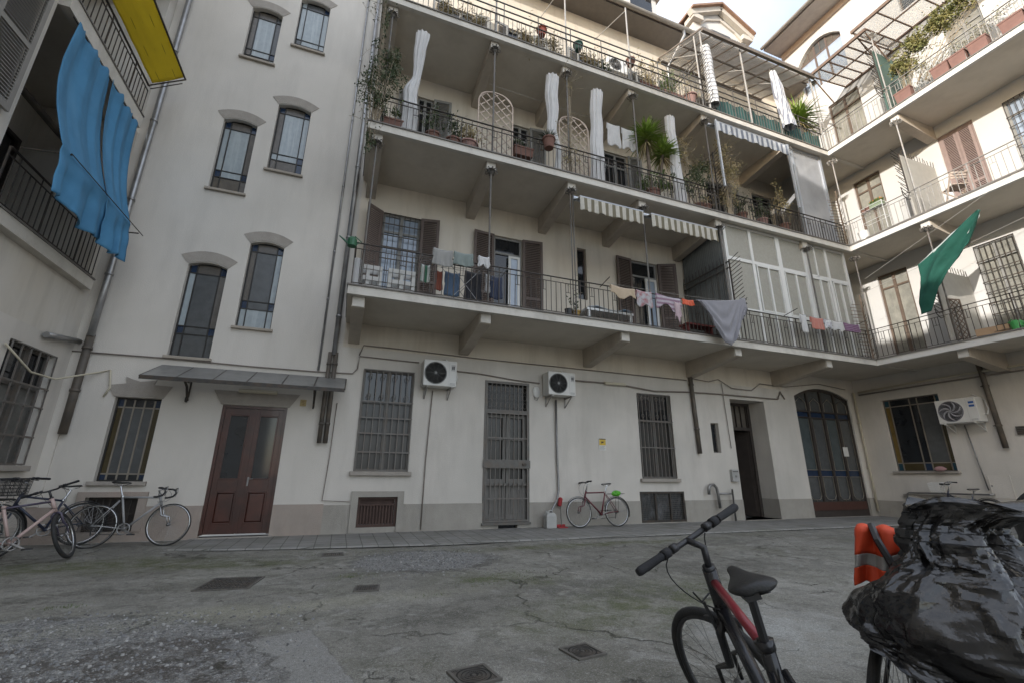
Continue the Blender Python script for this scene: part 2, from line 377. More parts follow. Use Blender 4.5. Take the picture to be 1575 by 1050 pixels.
def railing_mesh(mb, pts, z0, h, gap=.125, double=True, extra=(), bar=.013, deco=0, y_out=0.0):
    """balustrade along a polyline of (x,y): bottom rail, bars, one or two top rails"""
    for (x0, y0), (x1, y1) in zip(pts[:-1], pts[1:]):
        a = Vector((x0,y0,0)); b = Vector((x1,y1,0)); L = (b-a).length; n = max(1, int(round(L/gap)))
        zt = z0+h
        mb.bar(a+Vector((0,0,zt)), b+Vector((0,0,zt)), .038, .014)
        if double: mb.bar(a+Vector((0,0,zt-.12)), b+Vector((0,0,zt-.12)), .022, .010)
        mb.bar(a+Vector((0,0,z0+.06)), b+Vector((0,0,z0+.06)), .024, .010)
        for e in extra: mb.bar(a+Vector((0,0,zt+e)), b+Vector((0,0,zt+e)), .03, .022)
        top = zt-.12 if double else zt
        for i in range(n+1):
            p = a + (b-a)*i/n; strong = (i % 8 == 0)
            w = bar*1.6 if strong else bar
            mb.bar(p+Vector((0,0,z0-.01 if strong else z0+.06)), p+Vector((0,0,zt+(max(extra) if strong and extra else 0) if strong else top)), w, w)
            if double and not strong and i % 4 == 2: mb.bar(p+Vector((0,0,zt-.12)), p+Vector((0,0,zt)), bar, bar)
            if deco and i % deco == deco//2 and i+1 <= n:
                q = a + (b-a)*(i+1)/n
                mb.bar(p+Vector((0,0,z0+h*.62)), q+Vector((0,0,z0+h*.62)), .010); mb.bar((p+q)/2+Vector((0,0,z0+h*.62)), (p+q)/2+Vector((0,0,top)), .010)
def bracket_mesh(u, depth, zs, w=.24, top=.46, end=.235, y0=0.0):
    m = MB()
    poly = [(y0+.06, zs+.12), (y0+.06, zs-top), (y0-.10, zs-top), (-depth+.12, zs-end), (-depth+.12, zs+.12)]
    m.mat(0).prism(poly, u-w/2, u+w/2, lambda p, q, t: (t, p, q))
    m.mat(1).box(u-w/2+.012, u+w/2-.012, -depth+.085, -depth+.12, zs-end+.012, zs+.05)
    return m
def scroll_post(mb, u, y, z0, z1, r=.022, twin=False):
    if twin:
        for s in (-.035, .035): mb.tube([(u+s,y,z0),(u+s,y,z1)], r*.75, 6)
    else: mb.tube([(u,y,z0),(u,y,z1)], r, 7)
    mb.lathe([(r*1.9,0),(r*2.2,.03),(r*1.3,.05)], 8, (u,y,z0))
    # wrought collar of little scrolls hugging the bracket end
    for k in range(8):
        a = 2*math.pi*k/8; cx, cy = u+.105*math.cos(a), y+.105*math.sin(a)
        ring = [(cx+.048*math.cos(t)*math.cos(a), cy+.048*math.cos(t)*math.sin(a), z1-.015+.05*math.sin(t)) for t in [2*math.pi*i/9 for i in range(9)]]
        mb.tube(ring, .010, 4, closed=True)
    mb.lathe([(.03,-.05),(.06,-.02),(.075,.0),(.03,.01)], 10, (u,y,z1-.06))
    mb.lathe([(.04,-.012),(.10,.0),(.10,.014)], 10, (u,y,z1))
# ------------------------------------------------------------------ ground
def concrete_ground():
    m = bpy.data.materials.new('worn_courtyard_concrete'); m.use_nodes = True
    N = m.node_tree.nodes; L = m.node_tree.links; P = N['Principled BSDF']
    t = N.new('ShaderNodeTexCoord')
    def noise(sc_, det=6, dist=0.0, vec=None, rough=.6):
        n = N.new('ShaderNodeTexNoise'); n.inputs['Scale'].default_value = sc_; n.inputs['Detail'].default_value = det
        n.inputs['Distortion'].default_value = dist; n.inputs['Roughness'].default_value = rough
        L.new(vec or t.outputs['Object'], n.inputs['Vector']); return n.outputs['Fac']
    def rng(x, a, b, c=0.0, d=1.0):
        r = N.new('ShaderNodeMapRange'); r.inputs[1].default_value = a; r.inputs[2].default_value = b; r.inputs[3].default_value = c; r.inputs[4].default_value = d
        L.new(x, r.inputs[0]); return r.outputs[0]
    def math_(op, a, b=None):
        n = N.new('ShaderNodeMath'); n.operation = op
        for i, x in enumerate([a, b]):
            if x is None: continue
            if isinstance(x, (int, float)): n.inputs[i].default_value = x
            else: L.new(x, n.inputs[i])
        return n.outputs[0]
    def mixc(f, a, b, mode='MIX'):
        n = N.new('ShaderNodeMixRGB'); n.blend_type = mode
        for i, x in enumerate([f, a, b]):
            if isinstance(x, (int, float)): n.inputs[i].default_value = x
            elif isinstance(x, tuple): n.inputs[i].default_value = (*x, 1)
            else: L.new(x, n.inputs[i])
        return n.outputs[0]
    warp = N.new('ShaderNodeTexNoise'); warp.inputs['Scale'].default_value = 1.6; warp.inputs['Detail'].default_value = 5; L.new(t.outputs['Object'], warp.inputs['Vector'])
    wv = N.new('ShaderNodeMixRGB'); wv.blend_type = 'LINEAR_LIGHT'; wv.inputs[0].default_value = .34
    L.new(t.outputs['Object'], wv.inputs[1]); L.new(warp.outputs['Color'], wv.inputs[2]); W = wv.outputs[0]
    fw_ = N.new('ShaderNodeTexNoise'); fw_.inputs['Scale'].default_value = 8.0; fw_.inputs['Detail'].default_value = 6; L.new(t.outputs['Object'], fw_.inputs['Vector'])
    wv2 = N.new('ShaderNodeMixRGB'); wv2.blend_type = 'LINEAR_LIGHT'; wv2.inputs[0].default_value = .09; L.new(W, wv2.inputs[1]); L.new(fw_.outputs['Color'], wv2.inputs[2]); W = wv2.outputs[0]
    def slab_box(x, y, rx, ry, ang, soft):
        mp = N.new('ShaderNodeMapping'); mp.vector_type = 'TEXTURE'
        mp.inputs['Location'].default_value = (x, y, 0); mp.inputs['Rotation'].default_value = (0, 0, R(ang)); mp.inputs['Scale'].default_value = (rx, ry, 50)
        w3 = N.new('ShaderNodeMixRGB'); w3.blend_type = 'LINEAR_LIGHT'; w3.inputs[0].default_value = .03; L.new(t.outputs['Object'], w3.inputs[1]); L.new(fw_.outputs['Color'], w3.inputs[2])
        L.new(w3.outputs[0], mp.inputs[0]); a_ = N.new('ShaderNodeVectorMath'); a_.operation = 'ABSOLUTE'; L.new(mp.outputs[0], a_.inputs[0]); s_ = N.new('ShaderNodeSeparateXYZ'); L.new(a_.outputs[0], s_.inputs[0])
        return rng(math_('MAXIMUM', s_.outputs[0], s_.outputs[1]), 1+soft, 1-soft)
    def blob(x, y, rx, ry, ang=0, soft=.18):
        mp = N.new('ShaderNodeMapping'); mp.vector_type = 'TEXTURE'
        mp.inputs['Location'].default_value = (x, y, 0); mp.inputs['Rotation'].default_value = (0, 0, R(ang)); mp.inputs['Scale'].default_value = (rx, ry, 50)
        L.new(W, mp.inputs[0]); l = N.new('ShaderNodeVectorMath'); l.operation = 'LENGTH'; L.new(mp.outputs[0], l.inputs[0])
        return rng(l.outputs['Value'], 1+soft, 1-soft)
    big = noise(.55, 7, .4); mid = noise(3.2, 8, .3, rough=.68); fine = noise(38, 4); grit = noise(150, 3)
    base = mixc(rng(big, .35, .68), (.190, .182, .156), (.318, .307, .272))
    base = mixc(rng(mid, .40, .78, 0, .7), base, (.148, .143, .126))
    base = mixc(rng(noise(1.1, 6, .8), .56, .70, 0, .65), base, (.33, .32, .28))          # pale scuffed patches
    base = mixc(rng(noise(9, 5, .5), .60, .74, 0, .6), base, (.40, .39, .355)); base = mixc(rng(noise(6, 7, 1.2), .55, .68, 0, .75), base, (.095, .09, .076)); base = mixc(rng(noise(2.1, 8, 1.5), .55, .61, 0, .6), base, (.145, .14, .12)); base = mixc(rng(noise(1.5, 9, 2.0), .58, .62, 0, .5), base, (.36, .355, .33))
    # olive algae film, broad
    alg = math_('MULTIPLY', rng(noise(.8, 6, .6), .47, .66), rng(mid, .3, .62))
    base = mixc(math_('MULTIPLY', alg, .36), base, (.118, .118, .062))
    for x, y, rx, ry, a in ((-3.2, 8.2, 1.9, .5, -3), (2.0, 5.75, .75, .33, -20), (4.6, 7.9, 2.6, .22, 0), (.35, 6.45, .32, .12, 20), (3.2, 4.4, 1.3, .6, 15), (-1.2, 7.7, 1.0, .25, 0)):
        base = mixc(math_('MULTIPLY', blob(x, y, rx, ry, a, .5), rng(mid, .34, .60, 0, .8)), base, (.088, .100, .034))
    for x, y, rx, ry, a in ((2.9, 5.0, 1.1, .45, -25), (1.2, 4.6, .8, .3, 20), (5.2, 5.6, 1.4, .5, 10), (.6, 6.6, .5, .2, 0), (-2.4, 6.4, .9, .22, 5), (2.1, 2.6, .5, .3, 10), (6.5, 7.4, 1.5, .3, 0)):
        base = mixc(math_('MULTIPLY', blob(x, y, rx, ry, a, .35), rng(noise(3.7, 8, .8, rough=.7), .40, .56, 0, .7)), base, (.10, .096, .080))
    for x, y, rx, ry, a in ((.2, 7.2, 1.4, .2, -4), (1.15, 3.9, .45, .22, 15), (4.6, 4.3, .9, .35, 25), (-1.6, 7.0, .8, .12, 0), (3.2, 6.9, .6, .2, 0)):
        base = mixc(math_('MULTIPLY', blob(x, y, rx, ry, a, .45), rng(noise(4.1, 8, .8, rough=.7), .42, .60, 0, .7)), base, (.37, .36, .32))
    # worn tarmac and open gravel, left front and in front of the pavement
    grav = math_('MAXIMUM', blob(-2.6, 3.6, 2.3, 1.9, 8, .022), blob(1.3, 7.25, 1.05, .85, -6, .10))
    vor = N.new('ShaderNodeTexVoronoi'); vor.inputs['Scale'].default_value = 46; L.new(t.outputs['Object'], vor.inputs['Vector'])
    vsep = N.new('ShaderNodeSeparateColor'); L.new(vor.outputs['Color'], vsep.inputs[0])
    peb = mixc(vsep.outputs[0], (.15, .15, .15), (.44, .435, .42))
    peb = mixc(rng(mid, .45, .68, 0, .7), peb, (.25, .245, .235))
    base = mixc(math_('MULTIPLY', grav, .8), base, peb)
    for x, y, rx, ry, a in ((-1.15, 4.25, .85, .33, 8), (-.9, 3.75, .6, .3, -12), (-2.3, 4.6, .5, .16, 10), (-2.6, 3.2, .5, .14, 5)):
        base = mixc(math_('MULTIPLY', math_('MULTIPLY', blob(x, y, rx, ry, a, .12), rng(noise(4.5, 8, 1.0, rough=.7), .44, .52)), .9), base, mixc(rng(mid, .35, .65), (.085, .075, .066), (.135, .12, .105)))
    slab = slab_box(.02, 3.1, .27, 1.38, 15, .03)                                                  # pale cement repair
    base = mixc(math_('MULTIPLY', slab, .8), base, mixc(rng(mid, .3, .7), (.25, .245, .23), (.32, .315, .30)))
    base = mixc(math_('MULTIPLY', blob(-.6, 5.2, 1.8, .16, 4, .7), .5), base, (.35, .34, .26))
    base = mixc(math_('MULTIPLY', blob(3.6, 3.2, .7, .5, 30, .6), rng(mid, .35, .6, 0, .8)), base, (.40, .40, .38))
    edge_l = math_('MULTIPLY', math_('MULTIPLY', grav, math_('SUBTRACT', 1.0, grav)), 3.6); edge_s = math_('MULTIPLY', math_('MULTIPLY', slab, math_('SUBTRACT', 1.0, slab)), 3.0)
    base = mixc(math_('MULTIPLY', math_('MAXIMUM', edge_l, edge_s), rng(mid, .35, .6, 0, .8)), base, (.08, .075, .062))
    # cracks
    cv = N.new('ShaderNodeTexVoronoi'); cv.feature = 'DISTANCE_TO_EDGE'; cv.inputs['Scale'].default_value = .42; L.new(W, cv.inputs['Vector'])
    crack = math_('MULTIPLY', rng(cv.outputs['Distance'], .010, .001), rng(noise(1.3, 5), .47, .60))
    cv2 = N.new('ShaderNodeTexVoronoi'); cv2.feature = 'DISTANCE_TO_EDGE'; cv2.inputs['Scale'].default_value = 1.5; L.new(W, cv2.inputs['Vector'])
    crack2 = math_('MULTIPLY', rng(cv2.outputs['Distance'], .012, .001), rng(noise(1.7, 4, 0), .58, .68))
    ck = math_('MAXIMUM', crack, crack2)
    base = mixc(math_('MULTIPLY', ck, .78), base, (.05, .048, .032))
    ag = N.new('ShaderNodeTexVoronoi'); ag.inputs['Scale'].default_value = 120; L.new(t.outputs['Object'], ag.inputs['Vector']); ags = N.new('ShaderNodeSeparateColor'); L.new(ag.outputs['Color'], ags.inputs[0])
    base = mixc(rng(ags.outputs[0], .80, .95, 0, .35), base, (.46, .455, .44)); base = mixc(rng(ags.outputs[1], .82, .96, 0, .45), base, (.08, .078, .07))
    sp = math_('MULTIPLY', rng(grit, .35, .7, .60, 1.32), rng(fine, .3, .7, .86, 1.12))
    col = mixc(1.0, base, sp, 'MULTIPLY')
    L.new(col, P.inputs['Base Color']); L.new(rng(mid, .3, .7, .72, .92), P.inputs['Roughness']); P.inputs['Specular IOR Level'].default_value = .35
    h = math_('ADD', math_('ADD', math_('MULTIPLY', fine, .25), math_('MULTIPLY', grit, .12)), math_('MULTIPLY', mid, .7))
    h = math_('SUBTRACT', h, math_('MULTIPLY', ck, .8)); h = math_('SUBTRACT', h, math_('MULTIPLY', grav, .55))
    h = math_('ADD', h, math_('MULTIPLY', math_('MULTIPLY', grav, vor.outputs['Distance']), -.9))
    b = N.new('ShaderNodeBump'); b.inputs['Strength'].default_value = .95; b.inputs['Distance'].default_value = .03
    L.new(h, b.inputs['Height']); L.new(b.outputs[0], P.inputs['Normal'])
    return m
def ground_z(x, y):
    s_ = min(1, max(0, (y-8.7)/1.4)); s_ = s_*s_*(3-2*s_)*min(1, max(0, (-1.0-x)/1.2))
    z = -.035 + .033*s_ + .018*(1-.7*s_)*fbm((x*.35, y*.35, 3.1), 3) + .006*fbm((x*2.2, y*2.2, 1), 2)
    return z
g = MB(); nx, ny = 90, 70
def gfn(i, j):
    x = -5.2 + 24*i; y = -2 + 12.5*j
    return (x, y, ground_z(x, y))
g.grid(gfn, nx, ny)
b0 = len(g.v)
go = g.build('ground', concrete_ground(), smooth=True); go['kind'] = 'structure'
far = MB(); far.face([(-400,-400,-.075),(400,-400,-.075),(400,400,-.075),(-400,400,-.075)])
fo = far.build('surrounding_ground', pm('far_ground', (.2, .19, .17), .9)); fo['kind'] = 'structure'

def paver_mat():
    m = pm('pavement_setts', (.255, .248, .232), .85, var=.2, scale=3, stain=(.11, .11, .07), stain_amt=.6)
    N = m.node_tree.nodes; L = m.node_tree.links; P = N['Principled BSDF']
    t = N.new('ShaderNodeTexCoord'); br = N.new('ShaderNodeTexBrick'); br.inputs['Scale'].default_value = 1
    br.inputs['Brick Width'].default_value = .26; br.inputs['Row Height'].default_value = .26; br.inputs['Mortar Size'].default_value = .008; br.offset = 0
    br.inputs['Color1'].default_value = (.9,.9,.9,1); br.inputs['Color2'].default_value = (1.05,1.05,1.05,1); br.inputs['Mortar'].default_value = (.45,.45,.42,1)
    L.new(t.outputs['Object'], br.inputs['Vector'])
    mul = N.new('ShaderNodeMixRGB'); mul.blend_type = 'MULTIPLY'; mul.inputs[0].default_value = 1
    old = P.inputs['Base Color'].links[0].from_socket; L.new(old, mul.inputs[1]); L.new(br.outputs['Color'], mul.inputs[2]); L.new(mul.outputs[0], P.inputs['Base Color'])
    return m
pv = MB()
edge = [(-2.45, 9.25), (-1.6, 9.0), (.2, 8.75), (1.9, 8.55), (3.7, 8.6), (6.7, 8.55), (9.8, 8.5), (14.9, 8.4)]
vs = []
for (x, y) in edge: vs += [(x, y, -.022), (x, y+.02, .0), (x, 10.42, .012)]
pv.add(vs, [f for i in range(len(edge)-1) for f in ((i*3, i*3+3, i*3+4, i*3+1), (i*3+1, i*3+4, i*3+5, i*3+2))])
pv.add([(14.9, -2, .0), (16.85, -2, .012), (16.85, 10.42, .012), (14.9, 10.42, .010), (14.88, -2, -.03), (14.88, 8.4, -.03), (14.9, 8.4, .0)], [(0,1,2,3), (4,0,6,5)])
po = pv.build('pavement', paver_mat()); po['kind'] = 'structure'

# ------------------------------------------------------------------ stair tower (left part of the back facade)
YB = 10.4
tower = thing('stair_tower', 'pale plastered stair tower block with staggered arched stained glass windows', 'building', (0, YB, 0))
T6 = [(-3.45,-2.73,3.40,5.48,.085), (-2.40,-1.72,4.14,6.18,.085), (-3.43,-2.73,7.27,9.24,.085), (-2.38,-1.64,8.06,10.03,.085), (-3.38,-2.68,11.08,12.80,.085), (-2.33,-1.60,11.88,13.60,.085)]
TG = (-4.09,-3.36,1.02,2.54,0); TB = (-4.12,-3.35,.17,.75,0,.3); TD = (-2.33,-1.15,.03,2.50,0,.14)
w = MB(); pl = MB()
wall_mesh(-4.97, -.22, .0, 19.4, T6+[TG, TB, TD], .16, w, split=.59, mb2=pl)
wall_mesh(-4.97, -4.73, .0, .01, [], mb=w)
w.build('wall', plaster_tower, tower); pl.build('plinth', plinth_mat, tower)
cl = MB(); cl.box(-4.97, -4.74, -.035, -.001, .6, 19.4); cl.build('corner_pilaster', plaster_tower, tower)
vu = [.2, .79]
schemes = [
  ([.0 + .24, .32, .89], [['G','G','G'], ['B','G','B'], ['C','G','W'], ['B','W','B']]),
  ([.22, .31, .89], [['C','C','C'], ['B','G','B'], ['W','G','C'], ['B','W','B']]),
  ([.20, .29, .88], [['W','W','W'], ['B','C','B'], ['C','C','W'], ['B','W','B']]),
  ([.19, .28, .89], [['W','W','B'], ['C','C','B'], ['W','C','C'], ['B','W','B']]),
  ([.13, .24, .86], [['W','W','C'], ['W','C','B'], ['W','C','G'], ['W','W','G']]),
  ([.12, .22, .87], [['W','W','C'], ['G','C','C'], ['C','C','C'], ['C','G','B']])]
for (a, b, c, d, rise), (hz, cells) in zip(T6, schemes):
    f = leaded_window(tower, a, b, c, d, cells, vu, hz, mats=GM)
    sl_ = sill(f, a, b, c)
    m = MB(); n = 10; inner = arc_pts(a-.01, b+.01, d+.015, rise*1.05, n)
    outer = [(a-.16 + (b-a+.32)*i/n, d+.255 - .15*(2*i/n-1)**2) for i in range(n+1)]
    vs = []
    for (p, q), (p2, q2) in zip(inner, outer): vs += [(p, -.012, q), (p2, -.012, q2), (p, .01, q), (p2, .01, q2)]
    fs = [k for i in range(n) for k in ((4*i,4*i+4,4*i+5,4*i+1), (4*i+1,4*i+5,4*i+7,4*i+3), (4*i,4*i+2,4*i+6,4*i+4))] + [(0,1,3,2), (4*n,4*n+2,4*n+3,4*n+1)]
    m.add(vs, fs).build('arched_lintel', stone, f)
# ground floor window with the crested lintel
a, b, c, d, _ = TG
f = leaded_window(tower, a, b, c, d, [['B','D','D','D','B'], ['O','G','G','G','O'], ['B','D','D','D','B']], [.17, .38, .60, .82], [.085, .885], mats=GM, came=lead_pale, w=.026)
sill(f, a, b, c, stone, .07, .08, .07)
m = MB(); m.prism([(a-.02, d+.005), (b+.02, d+.005), (b+.13, d+.25), (-3.53, d+.26), (-3.50, d+.36), (-3.62, d+.33), (-3.76, d+.31), (-3.90, d+.35), (-4.0, d+.39), (-3.97, d+.26), (a-.15, d+.21)], -.022, .01, lambda p, q, t: (p, t, q))
m.build('crested_lintel', stone, f)
# cellar window left, behind the bicycles
a, b, c, d = TB[:4]
m = MB(); frame_ring(m, a, b, c, d, .05, .10, .16); m.box(a+.05, b-.05, .14, .15, c+.05, d-.05)
f = m.build('cellar_window', [wood_dark], tower)
m = MB(); iron_grille(m, a+.03, b-.03, c+.03, d-.03, .05, 7, (.46,), .008, False); m.build('bars', iron, f)
m = MB(); m.box(a-.13, a, -.045, .01, c, d+.09); m.box(b, b+.13, -.045, .01, c, d+.09); m.box(a, b, -.045, .01, d, d+.09); m.build('surround', plinth_mat, f)

def door_leaf(parent, u0, u1, z0, z1, y, glass_z, mat, gl=glass_dark, handle_side=None):
    m = MB(); s = .09
    m.box(u0, u0+s, y, y+.05, z0, z1); m.box(u1-s, u1, y, y+.05, z0, z1)
    m.box(u0+s, u1-s, y, y+.05, z0, z0+.17); m.box(u0+s, u1-s, y, y+.05, glass_z-.22, glass_z); m.box(u0+s, u1-s, y, y+.05, z1-.13, z1)
    # fielded lower panel with mouldings
    pz0, pz1 = z0+.17, glass_z-.22
    m.box(u0+s, u1-s, y+.022, y+.04, pz0, pz1)
    frame_ring(m, u0+s, u1-s, pz0, pz1, .028, y-.008, y+.022)
    m.add([(u0+s+.03,y+.022,pz0+.03),(u1-s-.03,y+.022,pz0+.03),(u1-s-.03,y+.022,pz1-.03),(u0+s+.03,y+.022,pz1-.03),
           (u0+s+.055,y+.006,pz0+.055),(u1-s-.055,y+.006,pz0+.055),(u1-s-.055,y+.006,pz1-.055),(u0+s+.055,y+.006,pz1-.055)], [(4,5,6,7),(0,1,5,4),(1,2,6,5),(2,3,7,6),(3,0,4,7)])
    frame_ring(m, u0+s, u1-s, glass_z, z1-.13, .022, y-.006, y+.02)
    d_ = m.build('door_leaf', mat, parent, bevel=.004)
    p = MB(); p.box(u0+s+.01, u1-s-.01, y+.024, y+.032, glass_z+.01, z1-.14); p.build('pane', gl, d_)
    if handle_side is not None:
        h = MB(); hx = u0+.07 if handle_side < 0 else u1-.07; hz_ = glass_z-.02
        h.box(hx-.015, hx+.015, y-.010, y-.001, hz_-.10, hz_+.07); h.tube([(hx,y-.008,hz_+.03),(hx,y-.055,hz_+.03),(hx+.09,y-.058,hz_+.035)], .008, 6); h.build('handle', steel, d_)
    return d_
a, b, c, d = TD[:4]
m = MB(); m.box(a, a+.055, .02, .13, c+.03, d); m.box(b-.055, b, .02, .13, c+.03, d); m.box(a+.055, b-.055, .02, .13, d-.055, d)
df = m.build('entrance_door', wood_door, tower)
door_leaf(df, a+.057, (a+b)/2-.003, c+.04, d-.057, .05, 1.06, wood_door)
door_leaf(df, (a+b)/2+.003, b-.057, c+.04, d-.057, .045, 1.06, wood_door, glass_dark, -1)
m = MB(); m.box((a+b)/2-.03, (a+b)/2+.03, .03, .045, c+.05, d-.07); m.build('cover_strip', wood_door, df)
m = MB(); m.box(a-.06, b+.06, -.09, .14, .0, .03); m.build('doorstep', stone, df)
m = MB(); m.prism([(a-.03, d+.004), (b+.03, d+.004), (b+.20, d+.285), (a-.20, d+.285)], -.02, .01, lambda p, q, t: (p, t, q)); m.build('flared_lintel', stone, df)

# ------------------------------------------------------------------ gallery building (centre of the back facade)
gal = thing('gallery_building', 'beige courtyard building with three long balcony galleries above a grey plinth', 'building', (7.5, YB, 0))
gx = -7.5
def gm(mb): # shift a mesh written in world x to the building's own origin
    mb.v = [Vector((v[0]+gx, v[1], v[2])) for v in mb.v]; return mb
G1 = (.28,1.43,1.24,3.48,0,.18); GV = (.44,1.25,.12,.72,0,.25); G2 = (3.16,4.33,.14,3.44,0,.16); G3 = (7.6,8.74,1.13,3.44,0,.18)
GS = (10.14,10.43,1.86,2.72,0,.2); GB3 = (7.48,8.93,-.0+.03,.80,0,.14); GN = (11.0,12.40,.02,3.49,0,.66); GA = (13.8,16.42,.02,4.1,.32,.16); GVS = (3.55,4.02,.01,.125,0,.2)
L1 = [(.36,1.30,4.67,7.53,0,.14), (3.30,4.13,4.67,7.50,0,.14), (5.87,6.17,6.0,7.62,0,.14), (7.72,8.70,4.67,7.58,0,.14)]
L2 = [(.95,1.40,8.5,11.42,0,.14), (3.78,4.36,8.5,11.40,0,.14), (7.0,7.9,8.5,11.40,0,.14), (11.2,12.1,8.5,11.40,0,.14), (13.4,14.4,8.5,11.4,0,.14)]
L3 = [(1.6,2.5,12.2,15.2,0,.14), (3.6,4.5,12.2,15.2,0,.14), (6.2,7.1,12.2,15.2,0,.14), (8.6,9.5,12.2,15.2,0,.14), (11.6,12.5,12.2,15.2,0,.14), (13.8,14.7,12.2,15.2,0,.14)]
low = MB(); pl = MB(); up = MB()
wall_mesh(-.22, 13.3, .0, 3.93, [G1, GV, G2, G3, GS, GB3, GN, GVS], .16, low, split=.57, mb2=pl); wall_mesh(13.3, 16.8, .0, 4.50, [GA], .16, low, split=.57, mb2=pl)
wall_mesh(-.22, 13.3, 3.93, 4.50, [], mb=up)  # beige strip under the soffit: wall paint plus soffit shade in one colour
wall_mesh(-.22, 16.8, 4.50, 17.0, L1+L2+L3, .14, up)
gm(low).build('ground_floor_wall', plaster_low, gal); gm(pl).build('plinth', plinth_grey, gal)
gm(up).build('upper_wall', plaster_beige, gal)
def gbuild(mb, name, mats, parent, **k): return gm(mb).build(name, mats, parent, **k)
class GP:   # lets the facade helpers that build parts directly work in world x
    pass
def shifted(fn, *a, **k):
    """run a helper that builds its own objects and move those meshes into the gallery's local frame"""
    before = set(bpy.data.objects); r_ = fn(*a, **k)
    for o in set(bpy.data.objects)-before:
        if o.type == 'MESH': o.data.transform(Matrix.Translation((gx,0,0)))
    return r_

def barred_window(u0, u1, z0, z1, parent, hz, pane, fmat, name='window', sill_=True, deco=True, nv=8, mull=True):
    m = MB(); frame_ring(m, u0, u1, z0, z1, .055, .08, .14)
    if mull: m.box((u0+u1)/2-.05, (u0+u1)/2+.05, .075, .135, z0+.055, z1-.055)
    zt = z0+(z1-z0)*.67
    m.box(u0+.055, u1-.055, .083, .13, zt-.03, zt+.03)
    f = m.build(name, fmat, parent)
    p = MB(); p.mat(0).face([(u0+.05,.115,z0+.05),(u1-.05,.118,z0+.05),(u1-.05,.115,zt),(u0+.05,.118,zt)]); p.mat(1).face([(u0+.05,.117,zt),(u1-.05,.115,zt),(u1-.05,.118,z1-.05),(u0+.05,.115,z1-.05)])
    p.build('pane', [pane, glass_dark], f)
    g_ = MB(); iron_grille(g_, u0+.02, u1-.02, z0+.02, z1-.02, -.03, nv, hz)
    if deco:
        for k in range(nv//2):
            u = u0+.02+(u1-u0-.04)*(2*k+1)/nv
            for zz in (zt+.12, z1-.16):
                g_.tube([(u+.045*math.cos(t), -.03, zz+.055*math.sin(t)) for t in [2*math.pi*i/8 for i in range(8)]], .007, 4, closed=True)
    g_.build('iron_grille', grille_paint, f)
    if sill_: sill(f, u0, u1, z0, stone, .07, .09, .085)
    return f
net = pm('old_net_curtain', (.026, .025, .024), .25, var=.4, scale=4, stain=(.06, .057, .052), stain_amt=.4, stain_scale=(5, 5, .5)); grille_paint = pm('grey_bar_paint', (.165, .155, .142), .55, .2, var=.2, scale=10, tint=(.16,.11,.08), tint_amt=.4, tint_scale=6)
shifted(barred_window, *G1[:4], gal, (1.64, 2.04, 2.38, 2.74), net, iron_grey)
shifted(barred_window, *G3[:4], gal, (1.94, 2.66), net, iron_grey, nv=9)
# cellar vents
m = MB(); a,b,c,d = GV[:4]; frame_ring(m, a, b, c, d, .05, .02, .09)
for i in range(11): m.bar((a+.09+(b-a-.18)*i/10,.05,c+.04), (a+.09+(b-a-.18)*i/10,.05,d-.15), .028, .02)
m.bar((a+.05,.045,d-.16), (b-.05,.045,d-.16), .03); m.box(a+.05, b-.05, .10, .11, c+.05, d-.05)
f = shifted(m.build, 'cellar_shutter', wood_brown if False else pm('red_brown_rust', (.075, .042, .032), .7, var=.3), gal)
m = MB(); m.box(a-.14, a, -.05, .02, c-.1, d+.115); m.box(b, b+.13, -.05, .02, c-.1, d+.115); m.box(a, b, -.05, .02, d, d+.115); shifted(m.build, 'surround', plinth_grey, f)
a,b,c,d = GB3[:4]
m = MB(); frame_ring(m, a, b, c, d, .05, .0, .08); m.box(a+.48, a+.52, .0, .06, c+.05, d-.05); m.box(a+.96, a+1.0, .0, .06, c+.05, d-.05); f = shifted(m.build, 'cellar_window', iron, gal)
m = MB()
for i in range(30): m.bar((a+.05+(b-a-.1)*i/29,.03,c+.05),(a+.05+(b-a-.1)*i/29,.03,d-.05), .006)
for i in range(14): m.bar((a+.05,.034,c+.06+(d-c-.12)*i/13),(b-.05,.034,c+.06+(d-c-.12)*i/13), .006)
shifted(m.build, 'wire_mesh', iron_grey, f)
m = MB(); m.face([(a,.12,c),(b,.12,c),(b,.12,d),(a,.12,d)]); shifted(m.build, 'pane', pm('dusty_glass', (.05,.055,.06), .25, var=.5, scale=5, stain=(.30,.31,.33), stain_amt=.7, stain_scale=(5,5,3)), f)
a,b,c,d = GVS[:4]; m = MB(); m.box(a, b, .10, .12, c, d); shifted(m.build, 'floor_vent', glass_dark, gal)
# slit window
a,b,c,d = GS[:4]; m = MB(); frame_ring(m, a, b, c, d, .035, .12, .16); f = shifted(m.build, 'slit_window', iron_grey, gal)
m = MB(); m.face([(a,.14,c),(b,.14,c),(b,.14,d),(a,.14,d)]); shifted(m.build, 'pane', glass_dark, f)
